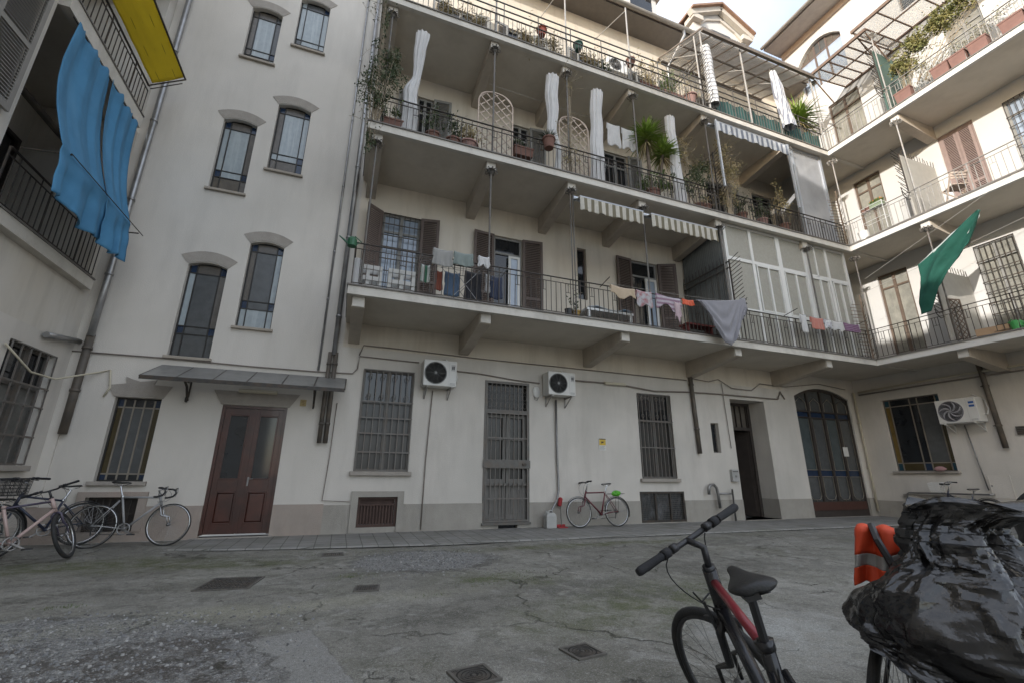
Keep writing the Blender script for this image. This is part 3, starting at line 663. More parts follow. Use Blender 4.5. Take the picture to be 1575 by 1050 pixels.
# barred back door with solid lock rail
a,b,c,d = G2[:4]
m = MB(); frame_ring(m, a, b, c, d, .06, -.02, .06); m.box(a+.06, b-.06, -.015, .05, 2.64, 2.72); m.box(a-.01, b+.01, -.05, -.02, 1.35, 1.53); m.box(a+.06, b-.06, .0, .05, .95, 1.0); m.box(a-.02, b+.02, -.07, .02, c-.05, c)
gd = shifted(m.build, 'barred_door', iron_grey, gal)
m = MB(); iron_grille(m, a+.06, b-.06, 1.53, 2.64, -.025, 9, (2.05,), .009, False); iron_grille(m, a+.06, b-.06, c+.03, 1.35, -.025, 9, (.66,), .009, False)
iron_grille(m, a+.06, b-.06, 2.72, d-.05, -.01, 9, (), .009, False)
for k in range(9):
    for zz in (2.85, 3.05, 3.25): m.tube([(a+.115+(b-a-.12)*k/9+.05*math.cos(t), -.01, zz+.07*math.sin(t)) for t in [2*math.pi*i/8 for i in range(8)]], .007, 4, closed=True)
shifted(m.build, 'iron_grille', grille_paint, gd)
m = MB(); mid = (a+b)/2
for x0, x1 in ((a+.06, mid-.01), (mid+.01, b-.06)):
    frame_ring(m, x0, x1, c+.03, 2.62, .075, .07, .12); m.box(x0+.075, x1-.075, .07, .12, .95, 1.1); m.box(x0+.075, x1-.075, .095, .11, c+.1, .95); frame_ring(m, x0+.13, x1-.13, c+.18, .88, .03, .08, .1); m.box(x0+.075, x1-.075, .075, .115, 2.0, 2.05)
dl = shifted(m.build, 'door_leaf', pm('grey_brown_door', (.17,.16,.145), .6, var=.15, scale=4), gd)
m = MB(); m.face([(a-.02,.145,c-.05),(b+.02,.145,c-.05),(b+.02,.145,d+.02),(a-.02,.145,d+.02)]); shifted(m.build, 'pane', net, dl)
m = MB(); m.tube([(mid+.07,.06,.98),(mid+.07,.0,.98)], .022, 8); m.box(b-.2, b-.1, -.075, -.05, 1.41, 1.46); shifted(m.build, 'handle', iron, gd)
# deep doorway with half-open door
a,b,c,d = GN[:4]
m = MB(); y0 = .58
m.box(a, a+.10, y0, .66, c, d); m.box(b-.10, b, y0, .66, c, d); m.box(a+.1, b-.1, y0, .66, 2.62, 2.72); m.box(a+.1, b-.1, y0, .66, d-.08, d)
for i in range(6): m.box(a+.14+(b-a-.28)*i/5-.012, a+.14+(b-a-.28)*i/5+.012, y0+.02, .64, 2.72, d-.08)
nd = shifted(m.build, 'doorway', wood_dark, gal)
m = MB(); m.face([(a,.65,2.7),(b,.65,2.7),(b,.65,d),(a,.65,d)]); shifted(m.build, 'pane', glass_brown, nd)
m = MB(); m.X = Matrix.Translation((b-.12, y0+.05, 0)) @ Matrix.Rotation(R(-72), 4, 'Z')
m.box(-.62, 0, 0, .05, c+.02, 2.6); frame_ring(m, -.55, -.08, 1.15, 2.45, .03, -.012, 0); frame_ring(m, -.55, -.08, .2, .95, .03, -.012, 0)
shifted(m.build, 'door_leaf', wood_dark, nd)
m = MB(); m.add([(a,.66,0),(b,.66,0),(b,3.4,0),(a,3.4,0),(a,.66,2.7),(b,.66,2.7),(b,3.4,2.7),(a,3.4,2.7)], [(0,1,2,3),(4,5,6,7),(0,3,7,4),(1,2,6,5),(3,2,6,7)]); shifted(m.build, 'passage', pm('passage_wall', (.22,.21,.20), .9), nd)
m = MB(); m.box(a-.02, b+.02, -.12, .66, .0, .02); shifted(m.build, 'doorstep', stone, nd)
# big arched wooden gate glazed in art-nouveau panes
a,b,c,d,rise = GA[:5]
m = MB(); W4 = (b-a)/4
m.box(a, a+.07, .05, .14, c, d-.30); m.box(b-.07, b, .05, .14, c, d-.30)
p_ = arc_pts(a, b, d, rise, 12)
for (x0, q0), (x1, q1) in zip(p_[:-1], p_[1:]): m.add([(x0,.05,q0-.09),(x1,.05,q1-.09),(x1,.05,q1),(x0,.05,q0),(x0,.14,q0-.09),(x1,.14,q1-.09),(x1,.14,q1),(x0,.14,q0)], [(0,1,2,3),(0,4,5,1),(4,7,6,5)])
for i in (1, 2, 3): m.box(a+W4*i-.045, a+W4*i+.045, .05, .13, c+.46, d-.08-rise*(2*i/4-1)**2)
m.box(a+.07, b-.07, .05, .14, c, c+.46); m.box(a+.07, b-.07, .045, .05, c+.17, c+.19); m.box(a+.07, b-.07, .055, .13, 3.08, 3.12); m.box(a+.07, b-.07, .055, .13, 3.28, 3.33)
ga = shifted(m.build, 'arched_gate', [wood_dark], gal)
m = MB(); m.box(a+.075, b-.075, .035, .045, c+.2, c+.44); shifted(m.build, 'kick_panel', pm('red_brown_panel', (.075,.032,.024), .5, var=.2), ga)
m = MB()
for i in range(4):
    x0, x1 = a+W4*i+.04, a+W4*(i+1)-.04
    m.mat(0).face([(x0,.10,c+.46),(x1,.10,c+.46),(x1,.10,1.23),(x0,.10,1.23)]); m.mat(1).face([(x0,.101,1.23),(x1,.099,1.23),(x1,.101,1.43),(x0,.099,1.43)])
    m.mat(2 if i % 2 else 3).face([(x0,.10,1.43),(x1,.102,1.43),(x1,.10,3.10),(x0,.102,3.10)]); m.mat(1).face([(x0,.10,3.10),(x1,.101,3.10),(x1,.10,3.30),(x0,.10,3.30)])
    m.mat(0).face([(x0,.10,3.30),(x1,.10,3.30),(x1,.10,d),(x0,.10,d)])
shifted(m.build, 'pane', [glass_grey, glass_blue, glass_grey, pm('greenish_textured_glass', (.075,.09,.092), .2, var=.25, scale=6, bump=.1, bscale=90)], ga)
m = MB()
for i in range(4):
    x0, x1 = a+W4*i+.045, a+W4*(i+1)-.045; xm = (x0+x1)/2
    for x in (x0+.05, x1-.05): m.bar((x,.07,1.23),(x,.07,.62),.016); m.bar((x,.07,1.43),(x,.07,3.08),.012)
    m.tube([(x0+.05,.07,.66),(x0+.10,.07,.57),(x0+.16,.07,.53),(x1-.16,.07,.53),(x1-.10,.07,.57),(x1-.05,.07,.66)], .010, 5)
    for z in (1.23, 1.43): m.bar((x0-.03,.07,z),(x1+.03,.07,z),.016)
    m.bar((xm,.07,.53),(xm,.07,c+.46),.014)
    m.tube([(x0+.05,.07,3.33),(x0+.06,.07,3.6),(xm,.07,3.76),(x1-.06,.07,3.6),(x1-.05,.07,3.33)], .012, 5)
shifted(m.build, 'glazing_bar', lead_pale, ga)
m = MB(); m.box(15.72, 15.95, .035, .045, 1.88, 2.18); shifted(m.build, 'paper_notice', white_pl, ga)

# french windows of the upper floors
def french(u0, u1, z0, z1, parent, door=False, shut=None, smat=shutter_mat, ang=(8, 8), bars=False, gl=glass_dark, open_right=False, sw=None):
    m = MB(); frame_ring(m, u0, u1, z0, z1, .06, .06, .13); mid = (u0+u1)/2
    m.box(mid-.04, mid+.04, .055, .125, z0+.06, z1-.06) if not open_right else None
    m.box(u0+.06, u1-.06, .065, .12, z1-.52, z1-.46)
    f = m.build('french_window', wood_brown if door else shutter_grey, parent)
    p = MB(); p.face([(u0+.05,.10,z0),(u1-.05,.102,z0),(u1-.05,.10,z1),(u0+.05,.102,z1)]); p.build('pane', gl, f)
    if bars:
        g_ = MB(); iron_grille(g_, u0+.02, u1-.02, z0+.05, z1-.02, -.02, 7, [z0+.3+i*.32 for i in range(8)], .007, False); g_.build('iron_grille', iron, f)
    if open_right:
        q = MB(); frame_ring(q, mid+.02, u1-.06, z0+.06, z1-.55, .07, .0, .05); q2 = q.build('door_leaf', white_pl, f)
        q = MB(); q.face([(mid+.08,.02,z0+.12),(u1-.12,.022,z0+.12),(u1-.12,.02,z1-.6),(mid+.08,.022,z1-.6)]); q.build('pane', glass_sky, q2)
    sw = sw or (u1-u0)/2
    for s, A in zip((-1, 1), ang):
        if shut is None or (shut == 'L' and s > 0) or (shut == 'R' and s < 0): continue
        q = MB(); louvre_shutter(q, sw, z1-z0-.02, (u0 if s < 0 else u1, -.02, z0+.02), R(A), s); q.build('shutter', smat, f)
    return f
shifted(french, *L1[0][:4], gal, shut='B', ang=(38, 10), bars=True, gl=glass_sky)
shifted(french, *L1[1][:4], gal, shut='B', ang=(6, 6), open_right=True, sw=.58)
shifted(french, *L1[3][:4], gal, shut='B', ang=(5, 24), open_right=True, sw=.55)
a,b,c,d = L1[2][:4]; m = MB(); frame_ring(m, a, b, c, d, .04, .1, .14); f = shifted(m.build, 'slit_window', shutter_mat, gal); m = MB(); m.face([(a,.12,c),(b,.12,c),(b,.12,d),(a,.12,d)]); shifted(m.build, 'pane', glass_dark, f)
for h in L2: shifted(french, *h[:4], gal, shut='R', ang=(6, 6), smat=shutter_grey, sw=.5)
m = MB(); louvre_shutter(m, .5, 2.9, (.93, -.02, 8.52), R(5), -1); shifted(m.build, 'shutter', shutter_grey, gal)
for i, h in enumerate(L3): shifted(french, *h[:4], gal, shut='B', ang=(6, 6), smat=shutter_grey)

# the three galleries
XR = 14.9
BZ = [4.45, 8.27, 12.0]            # soffits at the front edge
TH = .20
def slab(mb, x0, x1, ydep, z, th, drip=.05):
    mb.mat(0).box(x0, x1, -ydep+.10, 0.05, z+drip, z+th-.03)
    mb.mat(1).box(x0, x1, -ydep, -ydep+.10, z, z+th-.03)
    mb.mat(2).box(x0-.02, x1, -ydep-.03, 0.04, z+th-.03, z+th)
posts = {0: [0.0, 2.6, 4.72, 6.87, 9.5, 13.0], 1: [0.03, 2.62, 4.70, 6.85, 9.5, 13.0], 2: [.05, 2.62, 4.7, 6.83, 9.5, 12.9]}
brk = {0: [0.0, 2.57, 6.05, 9.55, 13.0], 1: [0.0, 2.6, 4.74, 6.87, 9.49, 12.97], 2: [.03, 2.62, 4.69, 6.82, 9.5, 13.0]}
balc = []
for k in range(3):
    m = MB(); slab(m, -.22, 16.8, 2.0, BZ[k], TH)
    b_ = gbuild(m, 'balcony', [soffit_mat, concrete, slate], gal); balc.append(b_)
    m = MB(); zt = BZ[k]+TH
    railing_mesh(m, [(-.17,-.05), (-.17,-1.93), (14.95,-1.93)], zt, [.91, .80, .74][k], .125, k != 2, extra=() if k < 2 else (.22, .46), deco=5)
    gbuild(m, 'railing', iron if k < 2 else iron_grey, b_)
    for x in brk[k]: gbuild(bracket_mesh(x, 1.95, BZ[k]+.03), 'bracket', [bracket_mat, concrete], b_)
    for x in posts[k]:
        m = MB(); top = (BZ[k+1]-.215) if k < 2 else (15.2 if x > 2 else 14.0)
        if k < 2: scroll_post(m, x, -1.86, zt, top, twin=(k == 0 and x == 4.72))
        else:
            m.tube([(x,-1.90,zt),(x,-1.90,top)], .024, 6); m.bar((x,-1.88,top-.1),(x,-.1,top+.75),.02)
        gbuild(m, 'post', iron_grey if k < 2 else iron_pale, b_)

# eaves, gutter, roof and dormers
m = MB(); m.mat(0).box(-.22, 16.75, -.78, .02, 16.98, 17.05); m.mat(1).add([(-.22,-.85,17.05),(16.75,-.85,17.05),(16.75,6.5,21.1),(-.22,6.5,21.1),(-.22,-.85,17.14),(16.75,-.85,17.14),(16.75,6.5,21.2),(-.22,6.5,21.2)], [(0,3,2,1),(4,5,6,7),(0,1,5,4),(1,2,6,5),(2,3,7,6),(3,0,4,7)])
roof = gbuild(m, 'roof', [pm('dark_eaves_boards', (.19,.165,.14), .8, var=.15), tile_mat], gal)
m = MB()
pr_ = [(.085*math.cos(t), .085*math.sin(t)) for t in [math.pi + math.pi*i/7 for i in range(8)]]
m.prism(pr_ + [(q[0]*.9, q[1]*.9) for q in reversed(pr_)], -.2, 16.6, lambda p, q, t: (t, -.90+p, 17.06+q))
for i in range(15): m.bar((i*1.15,-.80,16.98),(i*1.15,-.80,17.04),.02)
gbuild(m, 'gutter', pm('patinated_gutter', (.30,.275,.24), .5, .4, var=.25, scale=3), roof)
m = MB(); m.tube([(10.2,-.88,16.98),(10.2,-.88,16.75),(10.1,-.60,16.4),(9.95,-.15,15.9),(9.95,-.06,12.3)], .055, 8); gbuild(m, 'downpipe', zinc, roof, smooth=True)
def dormer(x0, x1, zb, ze, zr, name='dormer'):
    m = MB(); xm = (x0+x1)/2
    m.mat(0).prism([(x0+.25,zb),(x1-.25,zb),(x1-.25,ze),(xm,zr-.15),(x0+.25,ze)], -.02, 3.2, lambda p, q, t: (p, t, q))
    # raking cornice and gable moulding
    for (p, q), (p2, q2) in (((x0,ze-.05),(xm,zr)), ((xm,zr),(x1,ze-.05))):
        m.mat(1).bar((p,-.14,q),(p2,-.14,q2),.28,.20,up=(0,1,0)); m.mat(2).add([(p,-.36,q+.10),(p2,-.36,q2+.10),(p2,3.2,q2+.10),(p,3.2,q+.10),(p,-.36,q+.2),(p2,-.36,q2+.2),(p2,3.2,q2+.2),(p,3.2,q+.2)], [(0,3,2,1),(4,5,6,7),(0,1,5,4),(1,2,6,5),(2,3,7,6),(3,0,4,7)])
    m.mat(1).box(x0+.1, x0+.62, -.22, .3, ze-.28, ze-.05); m.mat(1).box(x1-.62, x1-.1, -.22, .3, ze-.28, ze-.05)
    m.mat(1).tube([(x0+.55,-.05,ze-.3),(x0+.9,-.05,ze+.05),(xm,-.05,zr-.5),(x1-.9,-.05,ze+.05),(x1-.55,-.05,ze-.3)], .06, 5)
    o = gbuild(m, name, [plaster_right, cream_trim, tile_mat], gal)
    m = MB(); m.box(xm-.5, xm+.5, -.04, .0, zb+.6, ze-.3); gbuild(m, 'window', glass_dark, o)
dormer(11.45, 14.85, 17.2, 19.45, 20.35)
dormer(8.1, 10.1, 17.2, 19.7, 20.3)
m = MB(); m.mat(0).box(7.65, 8.75, .5, 1.5, 17.3, 21.5)
for z in (19.6, 19.9): m.box(7.58, 8.82, .43, 1.57, z, z+.1)
gbuild(m, 'chimney', pm('rendered_chimney', (.42,.37,.32), .9, var=.15, stain=(.3,.25,.2), stain_amt=.5), gal)

# enclosed aluminium veranda on the first gallery, right-hand end
m = MB(); V = MB(); yv = -1.75; z0, z1 = BZ[0]+TH, BZ[1]+.04
xs = [9.75, 10.72, 11.84, 12.98, 13.95, 14.83]; zm = 7.2
for i, x in enumerate(xs): m.box(x-(.05 if i not in (2,3) else .08), x+(.05 if i not in (2,3) else .08), yv-.035, yv+.04, z0, z1)
for x0, x1 in zip(xs[:-1], xs[1:]):
    m.box(x0+.05, x1-.05, yv-.03, yv+.035, zm-.05, zm+.05); m.box(x0+.05, x1-.05, yv-.03, yv+.035, z1-.07, z1); m.box(x0+.05, x1-.05, yv-.03, yv+.035, z0, z0+.06)
    m.box(x0+.05, x1-.05, yv-.028, yv+.03, z0+1.0, z0+1.05)
for x0, x1 in ((10.72,11.84),(11.84,12.98),(13.0,13.95),(13.95,14.83)):
    xm = (x0+x1)/2; m.box(xm-.03, xm+.03, yv-.045, yv+.02, z0+.06, zm-.05)
    frame_ring(m, x0+.10, x1-.10, z0+1.05, zm-.06, .035, yv-.04, yv+.0)
m.box(13.45-.025, 13.45+.025, yv-.03, yv+.03, zm, z1)
ver = gbuild(m, 'glazed_veranda', white_frame, gal)
V.mat(0).face([(9.75,yv,z0),(14.83,yv,z0),(14.83,yv,z1),(9.75,yv,z1)]); V.face([(14.83,yv,z0),(14.83,-.02,z0),(14.83,-.02,z1),(14.83,yv,z1)])
gbuild(V, 'pane', frosted, ver)
m = MB()    # grey corrugated side wall of the veranda
for i in range(24):
    y = -.05-1.68*i/24; m.face([(9.72,y,z0+.9),(9.70,y-.035,z0+.9),(9.70,y-.035,z1),(9.72,y,z1)]); m.face([(9.70,y-.035,z0+.9),(9.72,y-.07,z0+.9),(9.72,y-.07,z1),(9.70,y-.035,z1)])
m.box(9.70, 9.74, -1.73, -.02, z0, z0+.9)
gbuild(m, 'side_wall', pm('grey_corrugated', (.15,.16,.155), .6, var=.2), ver)
# translucent panel screen on the second gallery
m = MB(); z0, z1 = BZ[1]+TH, BZ[2]+.04
for x in (13.32, 14.72): m.box(x-.05, x+.05, -1.8, -1.72, z0, z1)
m.box(13.37, 14.67, -1.79, -1.73, z1-.08, z1); m.box(13.37, 14.67, -1.79, -1.73, z0, z0+.06)
scr = gbuild(m, 'panel_screen', alu_grey, gal)
m = MB(); m.box(13.37, 14.67, -1.765, -1.755, z0+.06, z1-.08); m.box(14.74, 14.76, -1.75, -.02, z0, z1); gbuild(m, 'pane', pm('milky_sheet', (.33,.335,.345), .28, var=.25, scale=1.6, stain=(.45,.45,.44), stain_amt=.5), scr)
# spiked dividers between the flats
def divider(mb_panel, mb_sp, pts_fn, z0, z1, depth, body=True):
    pass
def spiked_divider(parent, x, y0, y1, z0, z1, spike_z0, mat, build=gbuild, out=.38, panel=True, inner=.02):
    m = MB()
    if panel: m.box(x-.025, x+.025, y0, y1, z0, z1)
    else:
        for i in range(9): y = y0+(y1-y0)*i/8; m.bar((x,y,z0),(x,y,z1),.014)
        m.bar((x,y0,z1),(x,y1,z1),.03); m.bar((x,y0,z1-.18),(x,y1,z1-.18),.03)
    n = int(abs(y1-y0)/.13)
    for i in range(n):
        y = y0+(y1-y0)*i/n; m.mat(1).bar((x,y,z1-.01),(x+rnd.uniform(-.02,.02),y,z1+.22),.012)
    o = build(m, 'balcony_divider', [mat, iron], parent)
    m = MB(); yo = min(y0, y1)
    m.bar((x,yo-.02,spike_z0),(x,yo-.02,z1+.05),.03)
    n = int((z1-spike_z0)/.11)
    for i in range(n+1):
        z = spike_z0+(z1-spike_z0)*i/n; m.bar((x,yo-.02,z),(x+rnd.uniform(-.03,.03),yo-out,z+.10),.012)
    build(m, 'spike', iron, o); m = MB()
    for s in (0, 1):   # curled guard below
        m.tube([(x,yo-.02,spike_z0-.05-s*.14),(x,yo-.20,spike_z0-.12-s*.14),(x,yo-.34,spike_z0-.02-s*.14),(x,yo-.38,spike_z0+.12-s*.14)], .011, 5)
    build(m, 'curled_guard', iron, o)
spiked_divider(gal, 9.66, -.05, -1.86, BZ[0]+TH, 7.0, 5.5, iron_grey, panel=False)
spiked_divider(gal, 9.62, -.05, -1.86, BZ[1]+TH, 10.6, 9.3, iron_grey, panel=False)
spiked_divider(gal, 9.6, -.05, -1.86, BZ[2]+TH, 14.4, 12.6, iron_grey, panel=False)
# green netting and planks behind the top railing, right end
m = MB(); m.grid(lambda u, v: (10.1+4.75*u, -1.86+.012*math.sin(u*70)+.01*fbm((u*20,v*4,0)), 12.24+v*(.72-.12*abs(math.sin(u*math.pi*9)))), 90, 3); gbuild(m, 'windbreak_netting', pm('green_netting', (.035,.105,.095), .75, var=.2, scale=5), gal, solid=.008)
# ------------------------------------------------------------------ right-hand building: local x = 10.4 - world y, outwards = -x
rb = thing('right_building', 'taller sunlit cream building with balconies along the right side of the courtyard', 'building', (16.8, YB, 0), R(-90))
RW = (.78,2.36,1.41,3.68,0,.16); RV = (1.10,1.96,.28,.60,0,.2)
r1 = [(1.53,2.42,4.67,7.88,0,.14), (4.10,4.98,4.67,7.72,0,.14), (7.2,8.1,4.67,7.7,0,.14)]
r2_ = [(1.5,2.38,8.5,11.66,0,.14), (4.08,4.95,8.5,11.62,0,.14), (5.62,6.5,8.5,11.58,0,.14), (8.5,9.4,8.5,11.6,0,.14)]
r3 = [(1.3,2.42,12.22,15.40,0,.14), (5.0,5.9,12.22,15.3,0,.14), (7.0,7.9,12.22,15.3,0,.14)]
r4 = [(.55,2.32,16.55,18.78,.55,.2), (4.2,5.3,16.9,18.6,.1,.2), (7.6,8.7,16.9,18.6,.1,.2)]
w = MB(); pl = MB()
wall_mesh(0, 12.4, 0, 4.5, [RW, RV], .16, w, split=.50, mb2=pl); w.build('ground_floor_wall', plaster_low, rb); pl.build('plinth', plinth_grey, rb)
w = MB(); wall_mesh(0, 12.4, 4.5, 19.42, r1+r2_+r3+r4, .14, w); w.face([(12.4,0,0),(12.4,8,0),(12.4,8,19.42),(12.4,0,19.42)]); w.face([(0,8,17),(0,0,17),(0,0,19.42),(0,8,19.42)]); w.build('upper_wall', plaster_right, rb)
f = leaded_window(rb, *RW[:4], [['T','O','B','O','T'], ['A','D','D','G','O'], ['T','D','D','D','T']], [.11, .47, .60, .90], [.11, .90], mats={**GM}, came=lead_pale, w=.03, frame_mat=iron_grey)
sill(f, *RW[:3], stone, .07, .09, .06)
m = MB(); m.box(1.28, 1.42, -.012, -.002, 0, 0) if False else None
m = MB(); a,b,c,d = RV[:4]; frame_ring(m, a, b, c, d, .04, .03, .1); m.box(a, b, .1, .12, c, d)
for i in range(9): m.bar((a+.05+(b-a-.1)*i/8,.06,c),(a+.05+(b-a-.1)*i/8,.06,d),.012)
m.build('cellar_window', iron, rb)
m = MB(); m.prism([(a-.25,d+.02),(b+.2,d+.02),(b+.2,d+.13),(a-.25,d+.13)], -.06, .0, lambda p,q,t: (p,t,q)); m.build('sloped_ledge', plinth_grey, rb)
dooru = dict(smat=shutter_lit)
old_glass = pm('old_door_glass', (.24,.235,.205), .22, var=.3, scale=5, stain=(.40,.38,.32), stain_amt=.6, stain_scale=(3,3,1))
french(*r1[0][:4], rb, door=True, gl=old_glass); french(*r1[1][:4], rb, bars=True, gl=old_glass); french(*r1[2][:4], rb)
french(*r2_[0][:4], rb, door=True, gl=old_glass); french(*r2_[2][:4], rb, bars=True, gl=glass_sky)
french(*r2_[3][:4], rb)
a,b,c,d = r2_[1][:4]; m = MB(); frame_ring(m, a, b, c, d, .05, .03, .12); f = m.build('french_window', shutter_lit, rb)
for s in (-1, 1):
    m = MB(); louvre_shutter(m, (b-a)/2-.05, d-c-.12, ((a+.055) if s > 0 else (b-.055), .06, c+.06), 0, s); m.build('shutter', shutter_lit, f)
m = MB(); m.face([(a+.04,.09,c),(b-.04,.09,c),(b-.04,.09,d),(a+.04,.09,d)]); m.build('pane', glass_dark, f)
french(*r3[0][:4], rb, door=True, gl=old_glass); french(*r3[1][:4], rb, gl=old_glass); french(*r3[2][:4], rb, gl=glass_dark)
a,b,c,d,rise = r4[0][:5]
f = leaded_window(rb, a, b, c, d, [['S','S','S'], ['S','S','S'], ['W','G','W']], [.36, .64], [.45, .74], depth=.17, frame_mat=shutter_mat, came=shutter_mat, w=.075, mats=GM)
m = MB()
for i in range(7): m.box(a+(b-a)*(i+.5)/7-.012, a+(b-a)*(i+.5)/7+.012, .14, .16, c+(d-c)*.74, d)
m.build('glazing_bar', shutter_mat, f)
for h in r4[1:]: leaded_window(rb, *h[:4], [['D','D']], [.5], [], depth=.15, frame_mat=shutter_mat, came=shutter_mat, w=.06, mats=GM)
for k in range(3):
    m = MB(); slab(m, 2.0, 12.4, 1.9, BZ[k], TH); b_ = m.build('balcony', [soffit_mat, concrete_r, slate], rb)
    m = MB(); zt = BZ[k]+TH; railing_mesh(m, [(1.92,-1.83), (12.35,-1.83)], zt, [.91,.86,.86][k], .135, True, extra=() if k != 2 else (), deco=5); m.build('railing', [iron, iron_pale, iron_pale][k], b_)
    for u in (3.96, 7.6, 11.2): bracket_mesh(u, 1.85, BZ[k]+.03).build('bracket', [bracket_mat, concrete_r], b_)
    for u in (1.98, 3.96, 7.6, 11.2):
        m = MB(); scroll_post(m, u, -1.76, zt, BZ[k+1]-.215 if k < 2 else 15.3, r=.02); m.build('post', iron_pale if k else iron_grey, b_)
def nob(mb, name, mats, parent, **k): return mb.build(name, mats, parent, **k)
spiked_divider(rb, 3.82, -.05, -1.78, BZ[0]+TH, 6.85, 5.6, pm('grey_sheet', (.36,.345,.31), .6, var=.12), build=nob)
spiked_divider(rb, 3.82, -.05, -1.78, BZ[1]+TH, 10.65, 9.3, MATS['grey_sheet'], build=nob)
spiked_divider(rb, 3.88, -.05, -1.78, BZ[2]+TH, 14.7, 13.0, pm('green_sheet', (.06,.11,.09), .6, var=.2), build=nob)
# corner guard of rusty spikes where the two balconies meet
for k in (0, 1):
    m = MB(); zt = BZ[k]+TH
    for i in range(16):
        z = zt+.1+i*.11; m.bar((1.96,-1.92,z),(1.80+rnd.uniform(-.05,.05),-2.16+rnd.uniform(-.05,.05),z+.05),.014); m.bar((1.96,-1.92,z),(2.14+rnd.uniform(-.05,.05),-2.12,z+.05),.014)
    m.bar((1.96,-1.92,zt),(1.96,-1.92,zt+2.1),.035); m.build('corner_spike', pm('rusty_spikes', (.24,.18,.13), .75, var=.35, scale=9), rb)
m = MB(); m.mat(0).box(-.1, 12.6, -1.02, .02, 19.42, 19.50); m.mat(1).add([(-.1,-1.1,19.5),(12.6,-1.1,19.5),(12.6,7,23.0),(-.1,7,23.0),(-.1,-1.1,19.6),(12.6,-1.1,19.6),(12.6,7,23.1),(-.1,7,23.1)], [(0,3,2,1),(4,5,6,7),(0,1,5,4),(1,2,6,5),(2,3,7,6),(3,0,4,7)])
rroof = m.build('roof', [pm('eaves_soffit_right', (.40,.36,.325), .8, var=.12), tile_mat], rb)
m = MB(); m.prism(pr_ + [(q[0]*.9, q[1]*.9) for q in reversed(pr_)], -.1, 12.6, lambda p, q, t: (t, -1.15+p, 19.5+q)); m.build('gutter', MATS['patinated_gutter'], rroof)
m = MB(); m.mat(0).box(0, 12.4, -.10, .0, 19.15, 19.42); m.build('cornice', pm('eaves_moulding', (.40,.32,.26), .8, var=.1), rb)

# ------------------------------------------------------------------ left-hand building: local x = world y - 10.4, outwards = +x
lb = thing('left_building', 'left wall building with grey shutter and two open loggias holding coloured cloths', 'building', (-4.9, YB, 0), R(90))
LG = -3.08
LW = (-1.66,-.46,1.27,3.12,0,.18)
w = MB(); wall_mesh(-11.9, 0, 0, 3.42, [LW], .18, w); w.build('ground_floor_wall', plaster_low, lb)
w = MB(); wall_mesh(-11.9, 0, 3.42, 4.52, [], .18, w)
wall_mesh(-11.9, LG, 4.52, 16.0, [(-5.2,-4.0,5.9,8.7,0,.16), (-5.2,-4.0,9.6,12.3,0,.16)], .16, w)
wall_mesh(LG, 0, 12.0, 16.0, [], mb=w)
for z0, z1 in ((4.5, 8.25), (8.4, 12.0)):
    lw = MB()
    lw.face([(LG,0,z0),(LG,1.5,z0),(LG,1.5,z1),(LG,0,z1)]); lw.face([(LG,1.5,z0),(0,1.5,z0),(0,1.5,z1),(LG,1.5,z1)]); lw.face([(-.33,0,z0),(-.33,1.5,z0),(-.33,1.5,z1),(-.33,0,z1)]); lw.face([(-.33,0,z0),(0,0,z0),(0,0,z1),(-.33,0,z1)]); lw.build('loggia_wall', plaster_left, lb)
w.face([(-11.9,0,0),(-11.9,6,0),(-11.9,6,16),(-11.9,0,16)]); w.face([(-11.9,0,16),(0,0,16),(0,6,16),(-11.9,6,16)])
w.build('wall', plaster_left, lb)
w = MB(); w.box(-26, -11.92, .1, 6, 0, 11.5); w.build('sun_block_wing', plaster_left, lb)  # unseen wing, added and sized to block the low sun
for k, (z, t) in enumerate(((4.45,.23), (8.17,.31))):
    m = MB(); m.mat(0).box(LG, -.335, .0, 1.5, z+.02, z+t-.02); m.mat(1).box(LG+.0, -.335, -.15, .0, z, z+t-.03); m.mat(2).box(LG, -.335, -.17, .0, z+t-.03, z+t)
    b_ = m.build('loggia_floor', [soffit_mat, concrete, slate], lb)
    m = MB(); railing_mesh(m, [(LG+.02,-.10), (-.36,-.10)], z+t, .86 if k == 0 else .77, .13, True, deco=0); m.build('railing', iron, b_)
    # inside: doors, service pipes
    for u in (-2.3, -1.0):
        q = MB(); frame_ring(q, u-.45, u+.45, z+t, z+t+2.5, .07, 1.42, 1.50); q.box(u-.38, u+.38, 1.45, 1.49, z+t, z+t+.9); f = q.build('french_window', wood_dark, lb)
        q = MB(); q.face([(u-.4,1.47,z+t+.9),(u+.4,1.47,z+t+.9),(u+.4,1.47,z+t+2.45),(u-.4,1.47,z+t+2.45)]); q.build('pane', glass_dark, f)
    q = MB(); q.tube([(LG+.1,.9,z+t+2.75),(-.4,.9,z+t+2.78)], .06, 8); q.tube([(LG+.3,1.4,z+t+2.6),(LG+1.4,1.4,z+t+2.6)], .04, 6); q.box(LG+.25, LG+1.1, 1.3, 1.48, z+t+1.75, z+t+2.45); q.build('service_pipe', castiron, lb)
m = MB(); m.mat(0).box(LG, -.335, 0, 1.5, 11.98, 12.2); m.mat(1).box(LG, -.335, -.15, 0, 11.95, 12.2); m.build('loggia_ceiling', [soffit_mat, concrete], lb)
for z0, z1 in ((5.9,8.7),(9.6,12.3)):
    f = french(-5.2, -4.0, z0, z1, lb)
    for s in (-1, 1):
        m = MB(); louvre_shutter(m, .66, z1-z0+.1, (-5.22 if s < 0 else -3.98, -.03, z0), R(4), s); m.build('shutter', pm('pale_grey_shutter', (.24,.225,.205), .6, var=.1) if s > 0 else shutter_grey, f)
f = barred_window(*LW[:4], lb, (1.72, 2.2, 2.52), pm('dusty_pale_glass', (.12,.118,.108), .3, var=.4, scale=3, stain=(.22,.215,.2), stain_amt=.6, stain_scale=(2,2,2)), iron_grey, deco=False, nv=5)
